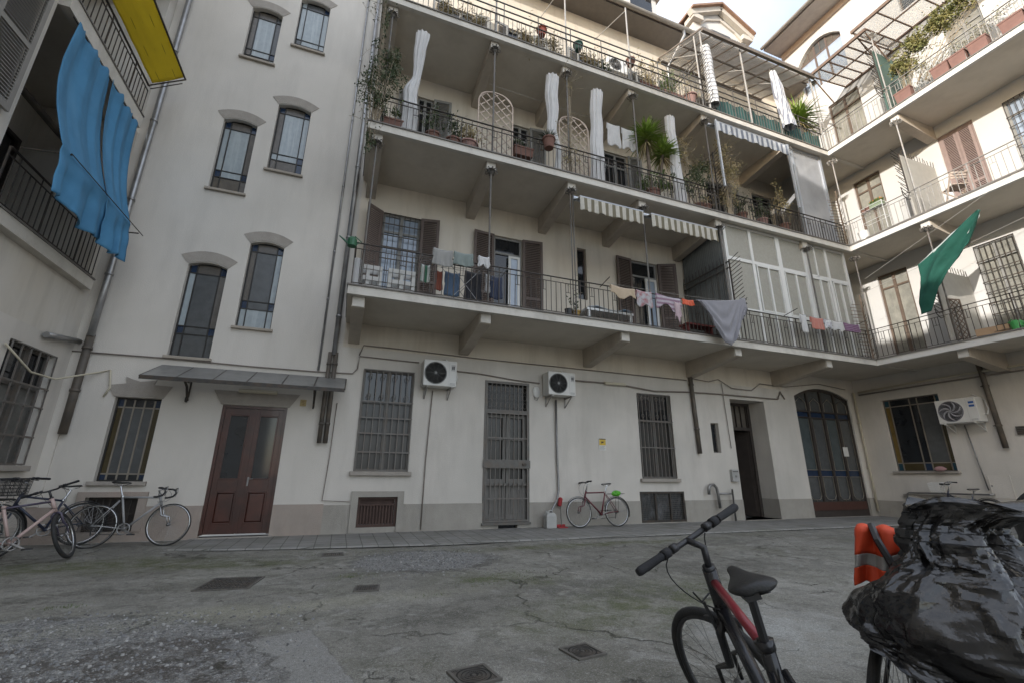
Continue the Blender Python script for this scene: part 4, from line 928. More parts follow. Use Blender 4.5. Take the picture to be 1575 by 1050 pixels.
m = MB(); m.lathe([(.055,0),(.06,.04),(.06,.24),(.045,.26)], 10, (-.28,-.03,7.6), 'y'); m.build('pipe_stub', castiron, lb)
# ------------------------------------------------------------------ bicycles
def bicycle(label, loc, heading, lean=0, steer=0, frame=iron, style='city', fork_mat=None, tyre_w=.019, saddle_z=.93, bar_z=1.0, bar='flat', guards=None, rack=False, basket=False, pale_frame=None, crank=True, group=None, rim_mat=None, stand=False, sadd_t=0.0, tubes=1.0, wheel_r=.34, chain_guard=None, step=False, down_mat=None, hidden=False):
    root = thing('bicycle', label, 'bicycle', loc, (lean, 0, heading), group)
    rr = wheel_r; WB = 1.05; T = tubes
    BB = Vector((.44,0,.285)); ST = Vector((.30,0,.72)); HT = Vector((.815,0,.84)); HB = Vector((.865,0,.68)); RA = Vector((0,0,rr)); FA = Vector((WB,0,rr))
    if style == 'road': ST = Vector((.29,0,.79)); HT = Vector((.82,0,.81))
    if style == 'mtb': ST = Vector((.305,0,.74)); HT = Vector((.80,0,.835))
    ax = (HT-HB).normalized(); SM = Matrix.Translation(HB) @ Matrix.Rotation(steer, 4, ax) @ Matrix.Translation(-HB)
    f = MB()
    f.mat(0); f.tube([HB-ax*.02, HT+ax*.02], .022*T, 10)
    tt = (ST, HT-ax*.03) if not step else (BB+Vector((-.02,0,.16)), HT-ax*.07)
    f.mat(1 if down_mat else 0).tube([tt[0], tt[1]], (.0125 if down_mat else .016)*T, 10)
    f.mat(0); f.tube([HB+ax*.02, BB], .019*T, 10); f.tube([BB, ST+(ST-BB).normalized()*.03], .017*T, 10)
    for s in (-1, 1):
        f.tube([RA+Vector((0,s*.06,0)), RA+Vector((.1,s*.05,0)), BB+Vector((0,s*.03,0))], .010*T, 6); f.tube([RA+Vector((0,s*.06,0)), ST+Vector((-.02,s*.02,-.05))], .008*T, 6)
    f.lathe([(.025,-.04),(.025,.04)], 10, BB, 'y'); f.lathe([(.021*T,0),(.023*T,.03)], 8, ST)
    fr = f.build('frame', [frame, down_mat or frame], root, smooth=True)
    m = MB(); sp = Vector((ST.x-(saddle_z-ST.z)*.32, 0, saddle_z-.045)); m.tube([ST, sp], .0135, 8); m.box(sp.x-.03, sp.x+.04, -.022, .022, sp.z-.012, sp.z+.014)
    for s in (-1, 1): m.tube([(sp.x-.09,s*.035,sp.z+.02),(sp.x-.02,s*.022,sp.z+.0),(sp.x+.06,s*.02,sp.z+.0),(sp.x+.13,s*.008,sp.z+.025)], .0045, 5)
    m.lathe([(.021,-.01),(.024,.0),(.024,.02),(.019,.03)], 8, (ST.x,0,ST.z)); m.build('seat_post', black_pl if style == 'hybrid' else chrome, root) if not hidden else None
    # saddle: wide at the back, long nose, rounded flanks
    m = MB(); prof = [(-.135,.030,.004),(-.125,.062,.012),(-.085,.078,.012),(-.03,.060,.006),(.02,.034,.003),(.07,.023,.003),(.115,.019,.001),(.138,.010,-.010)]
    secs = 12; vs = []; fs = []
    for x, hw, dz in prof:
        for k in range(secs):
            a = 2*math.pi*k/secs; y = hw*math.cos(a); zz = math.sin(a); z = saddle_z+dz + (.010*zz if zz > 0 else (.024 if x < .06 else .022)*zz*(abs(math.cos(a))**.6+.25)) - .25*y*y/hw*.6
            vs.append((sp.x+x+.01, y, z+x*sadd_t))
    for i in range(len(prof)-1):
        for k in range(secs): fs.append((i*secs+k, i*secs+(k+1) % secs, (i+1)*secs+(k+1) % secs, (i+1)*secs+k))
    fs += [tuple(range(secs)), tuple((len(prof)-1)*secs+k for k in range(secs))]
    m.add(vs, fs); m.build('saddle', saddle_mat, root, smooth=True, subsurf=1) if not hidden else None
    # wheels
    for c, M_ in ((RA, Matrix.Identity(4)), (FA, SM)):
        m = MB(); m.X = M_ @ Matrix.Translation(c)
        N_ = 44; cp = [((rr-tyre_w)*math.cos(2*math.pi*i/N_), 0, (rr-tyre_w)*math.sin(2*math.pi*i/N_)) for i in range(N_)]
        m.tube(cp, tyre_w, 8, closed=True); wo = m.build('wheel', rubber, root, smooth=True)
        m = MB(); m.X = M_ @ Matrix.Translation(c); rw = rr-2*tyre_w
        cp = [((rw)*math.cos(2*math.pi*i/N_), 0, (rw)*math.sin(2*math.pi*i/N_)) for i in range(N_)]
        vs = []; 
        for y, r_ in ((-.011,rw+.008),(-.011,rw-.012),(.011,rw-.012),(.011,rw+.008)):
            vs += [(r_*math.cos(2*math.pi*i/N_), y, r_*math.sin(2*math.pi*i/N_)) for i in range(N_)]
        m.add(vs, [(k*N_+i, k*N_+(i+1) % N_, ((k+1) % 4)*N_+(i+1) % N_, ((k+1) % 4)*N_+i) for k in range(4) for i in range(N_)]); m.build('rim', rim_mat or chrome, wo, smooth=True)
        m = MB(); m.X = M_ @ Matrix.Translation(c)
        for i in range(28):
            a = 2*math.pi*i/28; b_ = a + (.55 if i % 4 < 2 else -.55); s = 1 if i % 2 else -1
            m.tube([(.018*math.cos(b_), s*.028, .018*math.sin(b_)), ((rw-.01)*math.cos(a), 0, (rw-.01)*math.sin(a))], .0013, 3, caps=False)
        m.build('spokes', steel, wo)
        m = MB(); m.X = M_ @ Matrix.Translation(c); m.lathe([(.012,-.06),(.012,-.034),(.026,-.032),(.026,-.024),(.014,-.02),(.014,.02),(.026,.024),(.026,.032),(.012,.034),(.012,.06)], 10, (0,0,0), 'y'); m.build('hub', steel, wo, smooth=True)
    # fork
    m = MB(); m.X = SM; cr = HB-ax*.03
    m.tube([HB, cr], .018, 8)
    for s in (-1, 1): m.tube([cr+Vector((0,s*.012,0)), cr+Vector((.01,s*.05,-.03)), cr+Vector((.05,s*.052,-.16)), FA+Vector((-.03,s*.052,.12)), FA+Vector((0,s*.052,0))], [.014*T,.014*T,.013*T,.010,.008], 8)
    m.build('fork', fork_mat or frame, root, smooth=True)
    # stem and handlebar (left out where a cover hides them)
    if hidden: return root, SM
    top = HT+ax*.06; bc = Vector((HT.x+.035, 0, bar_z))
    m = MB(); m.X = SM; m.tube([HT+ax*.01, HT+ax*.035], .026, 10); m.tube([HT, Vector((HT.x-(bar_z-HT.z)*.3, 0, bar_z-.035)), bc], .015, 8)
    so_ = m.build('stem', black_pl if style in ('hybrid','mtb') else chrome, root, smooth=True)
    m = MB(); m.X = SM; g = []
    if bar == 'flat': P_ = [bc+Vector((-.03,s_*w_,dz)) if w_ > .1 else bc+Vector((0,s_*w_,dz)) for s_, w_, dz in ((1,.31,.012),(1,.14,.012),(1,.06,0),(-1,.06,0),(-1,.14,.012),(-1,.31,.012))]
    elif bar == 'drop': P_ = None
    else: P_ = [bc+Vector(v) for v in ((-.20,.27,.03),(-.09,.27,.035),(.02,.20,.04),(.04,.08,.01),(.0,.0,0),(.04,-.08,.01),(.02,-.20,.04),(-.09,-.27,.035),(-.20,-.27,.03))]
    if bar == 'drop':
        m.tube([bc+Vector((0,y,0)) for y in (-.20,-.1,0,.1,.20)], .013, 8)
        for s in (-1, 1): m.tube([bc+Vector(v) for v in ((0,s*.2,0),(.05,s*.205,.0),(.10,s*.205,-.02),(.115,s*.205,-.07),(.08,s*.205,-.125),(.0,s*.205,-.145),(-.04,s*.205,-.145))], .016, 8)
    else: m.tube(P_, .0125, 8)
    hb = m.build('handlebar', black_pl if bar != 'swept' else chrome, root, smooth=True)
    if bar != 'drop':
        for e in (0, -1):
            a_, b_ = Vector(P_[e]), Vector(P_[1 if e == 0 else -2]); d_ = (b_-a_).normalized()
            m = MB(); m.X = SM; m.tube([a_-d_*.005, a_+d_*.01, a_+d_*.125, a_+d_*.13], [.014,.0185,.0165,.019], 10); m.tube([a_+d_*.14, a_+d_*.175], [.021,.021], 10)
            m.build('grip', black_grip, hb, smooth=True)
            m = MB(); m.X = SM; m.tube([a_+d_*.19, a_+d_*.22], .019, 8); q = a_+d_*.205; m.tube([q+Vector((.01,0,-.01)), q+Vector((.045,0,-.02))-d_*.02, q+Vector((.055,0,-.03))-d_*.13], .0055, 6); m.build('brake_lever', black_pl, hb, smooth=True)
    else:
        for s in (-1, 1):
            m = MB(); m.X = SM; m.tube([bc+Vector((.10,s*.205,-.005)), bc+Vector((.13,s*.205,.02)), bc+Vector((.14,s*.205,-.05)), bc+Vector((.11,s*.205,-.13))], [.016,.013,.007,.006], 6); m.build('brake_lever', steel, hb, smooth=True)
    # cables
    m = MB()
    for s in (-1, 1):
        p0 = SM @ (bc+Vector((.02,s*.12,-.02))); p3 = HB+Vector((-.06,s*.02,.03)); c1 = SM @ (bc+Vector((.14,s*.15,-.10))); c2 = HB+Vector((.10,s*.05,.0))
        m.tube([(p0*(1-t)**3+c1*3*t*(1-t)**2+c2*3*t*t*(1-t)+p3*t**3) for t in [i/10 for i in range(11)]], .0028, 5)
    m.build('brake_cable', black_pl, hb)
    if crank:
        m = MB(); m.lathe([(.074,-.050),(.085,-.052),(.092,-.050),(.092,-.046),(.074,-.045),(.074,-.050)], 30, BB, 'y', caps=False)
        for k in range(5): a = 2*math.pi*k/5+.3; m.bar(BB+Vector((0,-.048,0)), BB+Vector((.085*math.cos(a),-.048,.085*math.sin(a))), .012, .006)
        A_ = -.55
        for s in (-1, 1):
            e = BB+Vector((.17*math.cos(A_)*s,-.0+s*-.075,.17*math.sin(A_)*s)); m.bar(BB+Vector((0,-s*.06,0)), e, .022, .014, up=(0,1,0))
        co = m.build('crankset', steel, root)
        for s in (-1, 1):
            e = BB+Vector((.17*math.cos(A_)*s,-s*.12,.17*math.sin(A_)*s)); m = MB(); m.box(e.x-.045, e.x+.045, e.y-.04, e.y+.04, e.z-.012, e.z+.012); m.build('pedal', black_pl, co)
        m = MB(); m.lathe([(.02,-.05),(.045,-.048),(.03,-.035)], 16, RA, 'y'); m.tube([RA+Vector((0,-.046,.04)), BB+Vector((0,-.048,.09))], .005, 4); m.tube([RA+Vector((0,-.046,-.02)), RA+Vector((.02,-.046,-.12)), BB+Vector((0,-.048,-.09))], .005, 4)
        if style != 'city': m.bar(RA+Vector((.0,-.05,-.02)), RA+Vector((.03,-.05,-.15)), .02, .012)
        m.build('chain', brake_steel, root)
    if guards:
        for c, M_, a0, a1 in ((RA, Matrix.Identity(4), 20, 200), (FA, SM, -5 if style == 'city' else 40, 150)):
            m = MB(); m.X = M_ @ Matrix.Translation(c); vs = []; n = 18; r_ = rr+.022
            for i in range(n+1):
                a = R(a0+(a1-a0)*i/n)
                for y, dr in ((-.028,-.008),(-.018,.003),(0,.006),(.018,.003),(.028,-.008)): vs.append(((r_+dr)*math.cos(a), y, (r_+dr)*math.sin(a)))
            m.add(vs, [(i*5+k, i*5+k+1, (i+1)*5+k+1, (i+1)*5+k) for i in range(n) for k in range(4)])
            for s in (-1, 1): m.bar((0,s*.05,0), ((r_)*math.cos(R(a1-25)), s*.03, (r_)*math.sin(R(a1-25))), .004)
            m.build('mudguard', guards, root, smooth=True, solid=.002)
    if rack:
        m = MB(); z = rr*2+.075
        for s in (-1, 1): m.tube([(-.26,s*.03,z),(-.22,s*.06,z),(.16,s*.06,z),(.24,s*.03,z)], .006, 5); m.tube([(0,s*.065,rr),(-.06,s*.06,z)], .005, 5)
        for x in (-.18,-.06,.06,.16): m.bar((x,-.06,z),(x,.06,z),.008)
        m.build('rack', rack if rack is not True else steel, root)
    if basket:
        m = MB(); m.X = SM; c0 = bc+Vector((.19,0,-.20)); 
        for k in range(6):
            z = c0.z+.24*k/5; e = .02*k/5; pts = [(c0.x-.11-e,-.15-e,z),(c0.x+.12+e,-.15-e,z),(c0.x+.12+e,.15+e,z),(c0.x-.11-e,.15+e,z)]
            m.tube(pts, .0035 if k < 5 else .006, 4, closed=True)
        for i in range(15):
            t = i/14
            for y in (-1, 1): m.bar((c0.x-.11+.23*t,y*.15,c0.z),(c0.x-.12+.25*t,y*.17,c0.z+.24),.004)
            for x in (-1, 1): m.bar((c0.x+.005+x*.115,-.15+.3*t,c0.z),(c0.x+.005+x*.135,-.17+.34*t,c0.z+.24),.004)
            m.bar((c0.x-.11+.23*t,-.15,c0.z),(c0.x-.11+.23*t,.15,c0.z),.004)
        m.build('basket', basket, root)
    if stand:
        m = MB(); m.tube([BB+Vector((-.12,.03,-.02)), BB+Vector((-.22,.17,-.285))], .009, 6); m.build('kickstand', brake_steel, root)
    if chain_guard:
        m = MB(); m.box(RA.x-.02, BB.x+.08, -.06, -.045, BB.z-.02, BB.z+.085); m.build('chain_guard', chain_guard, root, bevel=.01)
    return root, SM
paint = lambda n, c, r_=.3: pm(n, c, r_, .0, var=.15, scale=6, spec=.5, tint=(.10,.07,.05), tint_amt=.15, tint_scale=12)
black_paint = paint('black_frame_paint', (.014,.015,.018), .24); red_paint = paint('red_frame_paint', (.22,.02,.03))
silver_paint = paint('silver_frame_paint', (.30,.30,.30), .32); wine_paint = paint('wine_red_frame_paint', (.13,.02,.03)); navy_paint = paint('navy_frame_paint', (.025,.033,.06))
pink_paint = paint('faded_pink_frame_paint', (.46,.34,.31), .4); purple_paint = paint('violet_frame_paint', (.075,.065,.10)); orange_rust = paint('rusty_orange_paint', (.36,.15,.06), .6)
gz = lambda x, y: ground_z(x, y)
# foreground hybrid on its kickstand
fbk, SM = bicycle('black and red hybrid bicycle leaning on its kickstand in the foreground', (1.31, .845, gz(1.5,1.2)+.03), 1.034, -.279, .55, black_paint, 'hybrid', bar_z=.985, saddle_z=.94, stand=True, tubes=1.35, tyre_w=.019, wheel_r=.345, down_mat=red_paint, rim_mat=black_pl, sadd_t=.05)
m = MB(); pts = [(.815,0,.80),(.44,0,.285)]
d_ = (Vector(pts[1])-Vector(pts[0])); 
for s in (-1, 1): m.tube([Vector(pts[0])+d_*.16+Vector((.012,s*.018,.016)), Vector(pts[0])+d_*.72+Vector((.012,s*.018,.016))], .012, 6)
# v-brake arms and bridge on the fork
m = MB(); m.X = SM
for s in (-1, 1): m.bar((.905,s*.045,.60),(.90,s*.04,.74),.014,.012); m.box(.915,.96,s*.030-.006,s*.030+.006,.655,.675)
m.tube([(.90,-.04,.74),(.895,0,.755),(.90,.05,.745),(.88,.08,.80)], .004, 5); m.build('rim_brake', black_pl, fbk)
bicycle('silver racing bicycle with drop handlebars leaning below the left ground floor window', (-3.70, 9.74, -.012), 0, -.13, -.12, silver_paint, 'road', bar='drop', bar_z=.93, saddle_z=1.03, tyre_w=.013, rim_mat=chrome, fork_mat=chrome)
wine, _ = bicycle('wine red bicycle with a green bag on its rack, beside the grey canister', (6.50, 9.98, .012), R(180), .09, .0, wine_paint, 'road', bar='flat', bar_z=1.02, saddle_z=.99, tyre_w=.015, guards=steel, rack=black_pl, rim_mat=chrome)
bicycle('navy blue bicycle with black saddle standing behind the silver racing bicycle', (-3.98, 10.12, .0), R(222), .10, .15, navy_paint, 'city', bar='swept', bar_z=1.03, saddle_z=.95, guards=black_pl, tubes=1.05)
bicycle('pink and violet mountain bicycle without saddle facing the viewer at far left', (-4.27, 8.02, -.03), R(50), -.14, .80, pink_paint, 'mtb', fork_mat=purple_paint, bar='flat', bar_z=.98, saddle_z=.86, tyre_w=.026, down_mat=purple_paint, tubes=1.2)
bicycle('dark bicycle with black wire basket at the left edge of the picture', (-4.66, 8.02, -.02), R(80), -.08, -.2, paint('teal_grey_frame_paint', (.07,.10,.10)), 'city', bar='swept', bar_z=1.06, saddle_z=.95, basket=black_pl, guards=black_pl)
bicycle('dark bicycle with white plastic front basket against the right wall behind the black cover', (16.38, 7.35, .012), R(90), -.05, .15, navy_paint, 'city', bar='swept', bar_z=1.03, saddle_z=.92, basket=white_pl, guards=black_pl, step=True)
# ------------------------------------------------------------------ foreground: bicycle under a black plastic cover, hi-vis bag
FW = Vector((.88,.475,0)).normalized(); RT = Vector((FW.y,-FW.x,0))
def fr(r, f, z): return Vector((0,0,z)) + FW*f + RT*r
cov_b, _ = bicycle('bicycle hidden under the black plastic cover, one wheel showing', tuple(fr(-.222, 2.35, -.02)), R(20), .03, -.05, black_paint, 'city', guards=black_pl, wheel_r=.34, tyre_w=.018, hidden=True)
lv = [ # z, left, right, depth
 (1.122,-.060,.27,.075),(1.112,-.062,.285,.085),(1.095,-.058,.27,.085),(1.072,-.058,.215,.075),(1.05,-.064,.178,.075),(1.03,-.074,.178,.085),(1.0,-.084,.19,.11),(.96,-.09,.21,.14),(.925,-.105,.23,.17),(.895,-.14,.245,.20),(.85,-.195,.27,.25),(.80,-.235,.31,.28),(.74,-.268,.34,.30),(.70,-.272,.36,.31),(.665,-.258,.37,.32),(.63,-.23,.38,.33),(.595,-.185,.38,.33)]
rc = random.Random(21); CREASES = []      # (angle0, z0, angle1, z1, height, half width): taut ridges and slack furrows in the sheet
for k in range(26):     # tension folds fanning down from the tied neck
    a0 = 2*math.pi*(k+rc.uniform(-.3,.3))/26; CREASES.append((a0, 1.05, a0+rc.uniform(-.55,.55), rc.uniform(.66,.95), rc.uniform(.010,.030)*rc.choice([1,1,-.8]), rc.uniform(.020,.05)))
for k in range(30):     # long diagonal creases and swags
    a0 = rc.uniform(2.2, 6.9); z0 = rc.uniform(.58,1.0); CREASES.append((a0, z0, a0+rc.choice([-1,1])*rc.uniform(.4,1.1), z0+rc.uniform(-.20,.16), rc.uniform(.012,.034)*rc.choice([1,1,-1]), rc.uniform(.020,.055)))
for k in range(95):     # short crumples
    a0 = rc.uniform(2.2, 6.9); z0 = rc.uniform(.55,1.1); CREASES.append((a0, z0, a0+rc.uniform(-.35,.35), z0+rc.uniform(-.09,.09), rc.uniform(.006,.015)*rc.choice([1,-1]), rc.uniform(.010,.022)))
def crease(a, z):
    h = 0; s_ = .30
    for a0, z0, a1, z1, hh, w_ in CREASES:
        for off in (0, 2*math.pi, -2*math.pi):
            px, pz = (a+off-a0)*s_, z-z0; dx, dz = (a1-a0)*s_, z1-z0; L2_ = dx*dx+dz*dz
            t = (px*dx+pz*dz)/L2_
            if t < -.15 or t > 1.15: continue
            tc_ = min(1, max(0, t)); d = math.hypot(px-tc_*dx, pz-tc_*dz)
            if d < w_*2.2: h += hh*max(0, 1-d/(w_*2.2))*(1-abs(2*tc_-1)**3*.8)
    return h
FV = {}
def facet(u, v, nu, nv, seed):
    """piecewise flat noise on a triangulated lattice: planes meeting in sharp folds"""
    U, V = (u % 1)*nu, v*nv; iu, iv = int(U), int(V); fu, fv = U-iu, V-iv
    def g(a, b):
        k = (a % nu, b, seed)
        if k not in FV: FV[k] = random.Random(a % nu*7919+b*104729+seed).uniform(-1, 1)
        return FV[k]
    if (iu+iv) % 2:
        if fu+fv < 1: return g(iu,iv)+(g(iu+1,iv)-g(iu,iv))*fu+(g(iu,iv+1)-g(iu,iv))*fv
        return g(iu+1,iv+1)+(g(iu,iv+1)-g(iu+1,iv+1))*(1-fu)+(g(iu+1,iv)-g(iu+1,iv+1))*(1-fv)
    if fu > fv: return g(iu,iv)+(g(iu+1,iv)-g(iu,iv))*fu+(g(iu+1,iv+1)-g(iu+1,iv))*fv
    return g(iu,iv)+(g(iu,iv+1)-g(iu,iv))*fv+(g(iu+1,iv+1)-g(iu,iv+1))*fu
def cover(i, j):
    t = j*(len(lv)-1); k = min(int(t), len(lv)-2); q = t-k
    z, l, r_, d = [lv[k][n]*(1-q)+lv[k+1][n]*q for n in range(4)]
    a = 2*math.pi*i; c, s = math.cos(a), math.sin(a)
    e = .80; x = math.copysign(abs(c)**e, c); y = math.copysign(abs(s)**e, s)
    cr = (l+r_)/2; hw = (r_-l)/2
    P = Vector((cr+hw*x, 2.22+d*y, z)); n = Vector((x, y, 0)).normalized(); P3 = Vector((P.x*5, P.y*5, z*5))
    neck = max(0, 1-abs(z-1.055)/.05)
    pleat = abs(((a*10/math.pi+1.2*mnoise.noise(P3*.7)) % 1)-.5)*2
    wu = i+.03*mnoise.noise(P3*.9)+.012*mnoise.noise(P3*2.5); wv_ = j+.035*mnoise.noise(P3*.8+Vector((9,2,4)))+.012*mnoise.noise(P3*2.7+Vector((3,3,3)))
    low_ = 1 if z < 1.0 else .45
    P += n*(.75*crease(a, z)*(1 if z < 1.03 else .5) + low_*(.027*facet(wu, wv_, 16, 8, 1)+.013*facet(wu+.01, wv_, 36, 19, 2)+.0055*facet(wu, wv_+.02, 84, 44, 3)) + .020*(pleat-.5)*neck)
    lip = max(0, (z-1.08)/.04)
    sk = max(0, .72-z)/.18
    dz = lip*.018*math.sin(a*3+.6) - sk*.03*math.sin(a*3+1)
    if z < .70: dz += (.05*max(0,-x)-.10*max(0,x))*((.70-z)/.105)
    return tuple(fr(P.x, P.y, P.z+dz))
m = MB(); m.grid(cover, 260, 190)
# close the top
top = [cover(i/40, 0) for i in range(40)]; c_ = sum((Vector(t) for t in top), Vector())/40 + Vector((0,0,-.01))
n0 = len(m.v); m.add(top+[tuple(c_)], [(i, (i+1) % 40, 40) for i in range(40)])
bagmat = pm('black_bin_liner', (.009,.009,.010), .20, var=.2, scale=4, bump=.10, bscale=60, spec=.6, stain=(.20,.16,.11), stain_amt=.10, stain_scale=(3,3,3))
cvo = m.build('plastic_cover', bagmat, None, smooth=True); cvo.data.set_sharp_from_angle(angle=R(13))
tag(cvo, 'crumpled glossy black plastic sheet tied over a parked bicycle, front right', 'bicycle cover')
m = MB()
def bag2(i, j):
    a = 2*math.pi*i; b_ = math.pi*j; n = mnoise.noise(Vector((math.cos(a)*2, math.sin(a)*2, j*4)))
    r_ = .16*math.sin(b_)**.7*(1+.25*n); return tuple(fr(.42+r_*math.cos(a), 2.75+r_*math.sin(a)*.9, .98+.19*math.cos(b_)+.02*n))
m.grid(bag2, 40, 24); tag(m.build('saddle_bag', pm('black_nylon', (.016,.017,.017), .6, bump=.2), None, smooth=True), 'black nylon bag at the right edge beside the plastic cover', 'bag')
hv = thing('rear_basket', 'orange high visibility vest folded over a black rear basket', 'basket', tuple(fr(-.18, 2.55, .81)))
lo = lambda r_, f_, z_: tuple(RT*r_*.72+FW*f_+Vector((0,0,z_*.78)))
m = MB()
for z in (0, .06, .12, .18, .22): m.tube([lo(-.02,-.11,z),lo(.25,-.11,z),lo(.25,.14,z),lo(-.02,.14,z)], .004, 5, closed=True)
for i in range(9):
    for f_ in (-.11,.14): m.bar(lo(-.02+.27*i/8,f_,0), lo(-.02+.27*i/8,f_,.22), .005)
m.tube([lo(.02,0,.02),lo(-.02,.0,-.2),lo(.02,.0,-.45)], .007, 5)
m.build('wire_basket', black_pl, hv)
def vest(u, v):
    """u runs down: over the basket top, then down its near side; v runs along the basket"""
    r_ = -.07+.20*v; w1 = .010*fbm((u*5,v*5,0)); 
    if u < .25: t = u/.25; return lo(r_, .02-.145*t, .235+.02*math.sin(t*2.6)+.008*math.sin(v*13))
    t = (u-.25)/.75; f_ = -.135-.022*math.sin(v*12+t*2)-.012*math.sin(v*27)*t-.02*t; return lo(r_-.05*t*(1-v)+.02*t*v+w1, f_, .245-.235*t-.035*t*(1-v)+.015*math.sin(v*9)*t)
for k, (a0, a1) in enumerate(((0,.60),(.601,.77),(.771,1))):
    m = MB(); m.grid(lambda u, v: vest(a0+(a1-a0)*u, v), 12, 26)
    m.build('vest' if k != 1 else 'reflective_band', pm('hi_vis_orange', (.62,.065,.018), .7, var=.1) if k != 1 else pm('reflective_grey', (.30,.29,.27), .5), hv, smooth=True, solid=.006)
m = MB(); m.grid(lambda u, v: (lo(-.075-.006*math.sin(u*8), -.13+.27*v, .24-.22*u)), 8, 8); m.build('vest', MATS['hi_vis_orange'], hv, smooth=True, solid=.006)
m = MB()
for k in range(3): m.tube([lo(.13+k*.022,-.10,.245),lo(.15+k*.022,-.155,.22),lo(.19+k*.022,-.16,.08),lo(.21+k*.022,-.15,0)], .006, 5)
m.build('bungee_cord', pm('bungee', (.30,.27,.2), .7), hv)
m = MB(); m.tube([lo(.00,-.12,.265),lo(.02,-.175,.20),lo(.06,-.185,.10),lo(.10,-.175,.0)], .013, 6); m.build('chain_lock', black_pl, hv)

# ------------------------------------------------------------------ manholes and grates in the ground
def manhole(label, x, y, w, d, rot, kind):
    t = thing('manhole_cover' if kind != 'grate' else 'drain_grate', label, 'manhole' if kind != 'grate' else 'grate', (x, y, ground_z(x, y)+.010), R(rot))
    m = MB(); frame_ring_xy(m, w/2, d/2, .022, -.05, .004); m.build('frame', castiron_f, t)
    m = MB(); m.box(-w/2+.023, w/2-.023, -d/2+.023, d/2-.023, -.05, -.001)
    if kind == 'round':
        m.mat(1)
        for r_ in (.108,.082,.054,.024): m.lathe([(r_*w/.26-.009,.0014),(r_*w/.26+.003,.0014)], 36, (0,0,-.001), caps=False)
        m.mat(0)
        for r_ in (.085,.062,.038): m.lathe([(r_*w/.26-.007,.0),(r_*w/.26-.007,.004),(r_*w/.26,.004),(r_*w/.26,.0)], 30, (0,0,-.001), caps=False)
        m.lathe([(.0,.005),(.014,.005),(.016,0)], 14, (0,0,-.001))
        for k in range(24): a = 2*math.pi*k/24; m.bar((.045*w/.26*math.cos(a),.045*w/.26*math.sin(a),.0005),(.057*w/.26*math.cos(a),.057*w/.26*math.sin(a),.0005),.006,.004)
        for s in (-1, 1):
            for q in (-1, 1):
                for k in range(3): m.box(s*(w/2-.03-k*.014)-.004, s*(w/2-.03-k*.014)+.004, q*(d/2-.03)-.006, q*(d/2-.03)+.006, -.001, .003)
    else:
        n = 12 if kind == 'grate' else 8
        for i in range(n):
            for j in range(n//2): m.box(-w/2+.04+(w-.08)*i/n, -w/2+.04+(w-.08)*(i+.55)/n, -d/2+.04+(d-.08)*(j+(.5 if i % 2 else 0)*.4)/(n/2), -d/2+.04+(d-.08)*(j+.6)/(n/2), -.001, .009)
    m.build('lid', [castiron_l, pm('groove_dirt', (.022,.02,.017), .95)], t)
def frame_ring_xy(m, a, b, w, z0, z1):
    m.box(-a, a, -b, -b+w, z0, z1); m.box(-a, a, b-w, b, z0, z1); m.box(-a, -a+w, -b+w, b-w, z0, z1); m.box(a-w, a, -b+w, b-w, z0, z1)
castiron_f = pm('manhole_frame', (.14,.13,.115), .7, .3, var=.3, scale=12); castiron_l = pm('manhole_lid', (.10,.094,.086), .62, .35, var=.35, scale=12, tint=(.10,.075,.055), tint_amt=.5, tint_scale=6)
manhole('rectangular patterned iron grate in the concrete before the entrance door', -1.03, 6.47, .56, .62, -8, 'grate')
manhole('small square iron lid right of the rectangular iron grate', .43, 5.73, .27, .26, -8, 'lid')
manhole('square iron cover with concentric rings, nearest to the camera', .945, 3.19, .27, .27, 9, 'round')
manhole('square ringed iron cover farther from the camera beside the bicycle wheel', 1.80, 3.32, .25, .25, 9, 'round')
manhole('narrow rusty lid in the pavement in front of the entrance door', -1.75, 9.55, .62, .16, 0, 'lid')
manhole('small dark lid at the edge of the pavement left of the gravel', .05, 8.15, .32, .26, 0, 'lid')

# loose stones of the open gravel, weeds
m = MB(); rs = random.Random(3)
def stone_at(x, y, s):
    z = ground_z(x, y); a = rs.uniform(0, 6.28); vs = []
    for k in range(5): vs.append((x+s*math.cos(a+k*1.257)*rs.uniform(.7,1.1), y+s*math.sin(a+k*1.257)*rs.uniform(.6,1.1), z-.002))
    for k in range(5): vs.append((x+s*.6*math.cos(a+k*1.257)*rs.uniform(.6,1.1), y+s*.6*math.sin(a+k*1.257)*rs.uniform(.6,1.1), z+s*rs.uniform(.35,.7)))
    m.mat(rs.randrange(3)).add(vs, [(5,6,7,8,9)]+[(k,(k+1) % 5,5+(k+1) % 5,5+k) for k in range(5)])
for _ in range(7000):
    if rs.random() < .75: x, y = rs.gauss(-2.0, .95), rs.gauss(4.2, .9)
    else: x, y = rs.gauss(1.3, .6), rs.gauss(7.2, .5)
    if (y < 8.3 and x < .0 and y < 5.7-.25*max(0,x+2)) or (x > .3 and x < 2.6 and 6.0 < y < 8.2): stone_at(x, y, rs.choice([.004,.005,.006,.007,.009,.012,.018]))
tag(m.build('gravel', [pm('grey_stone', (.20,.20,.20), .9, var=.3, scale=20), pm('pale_stone', (.32,.315,.30), .9, var=.25, scale=20), pm('dark_stone', (.13,.125,.12), .9, var=.3, scale=20)]), 'loose grey gravel in the broken patches of the courtyard', 'gravel', kind='stuff')
m = MB()
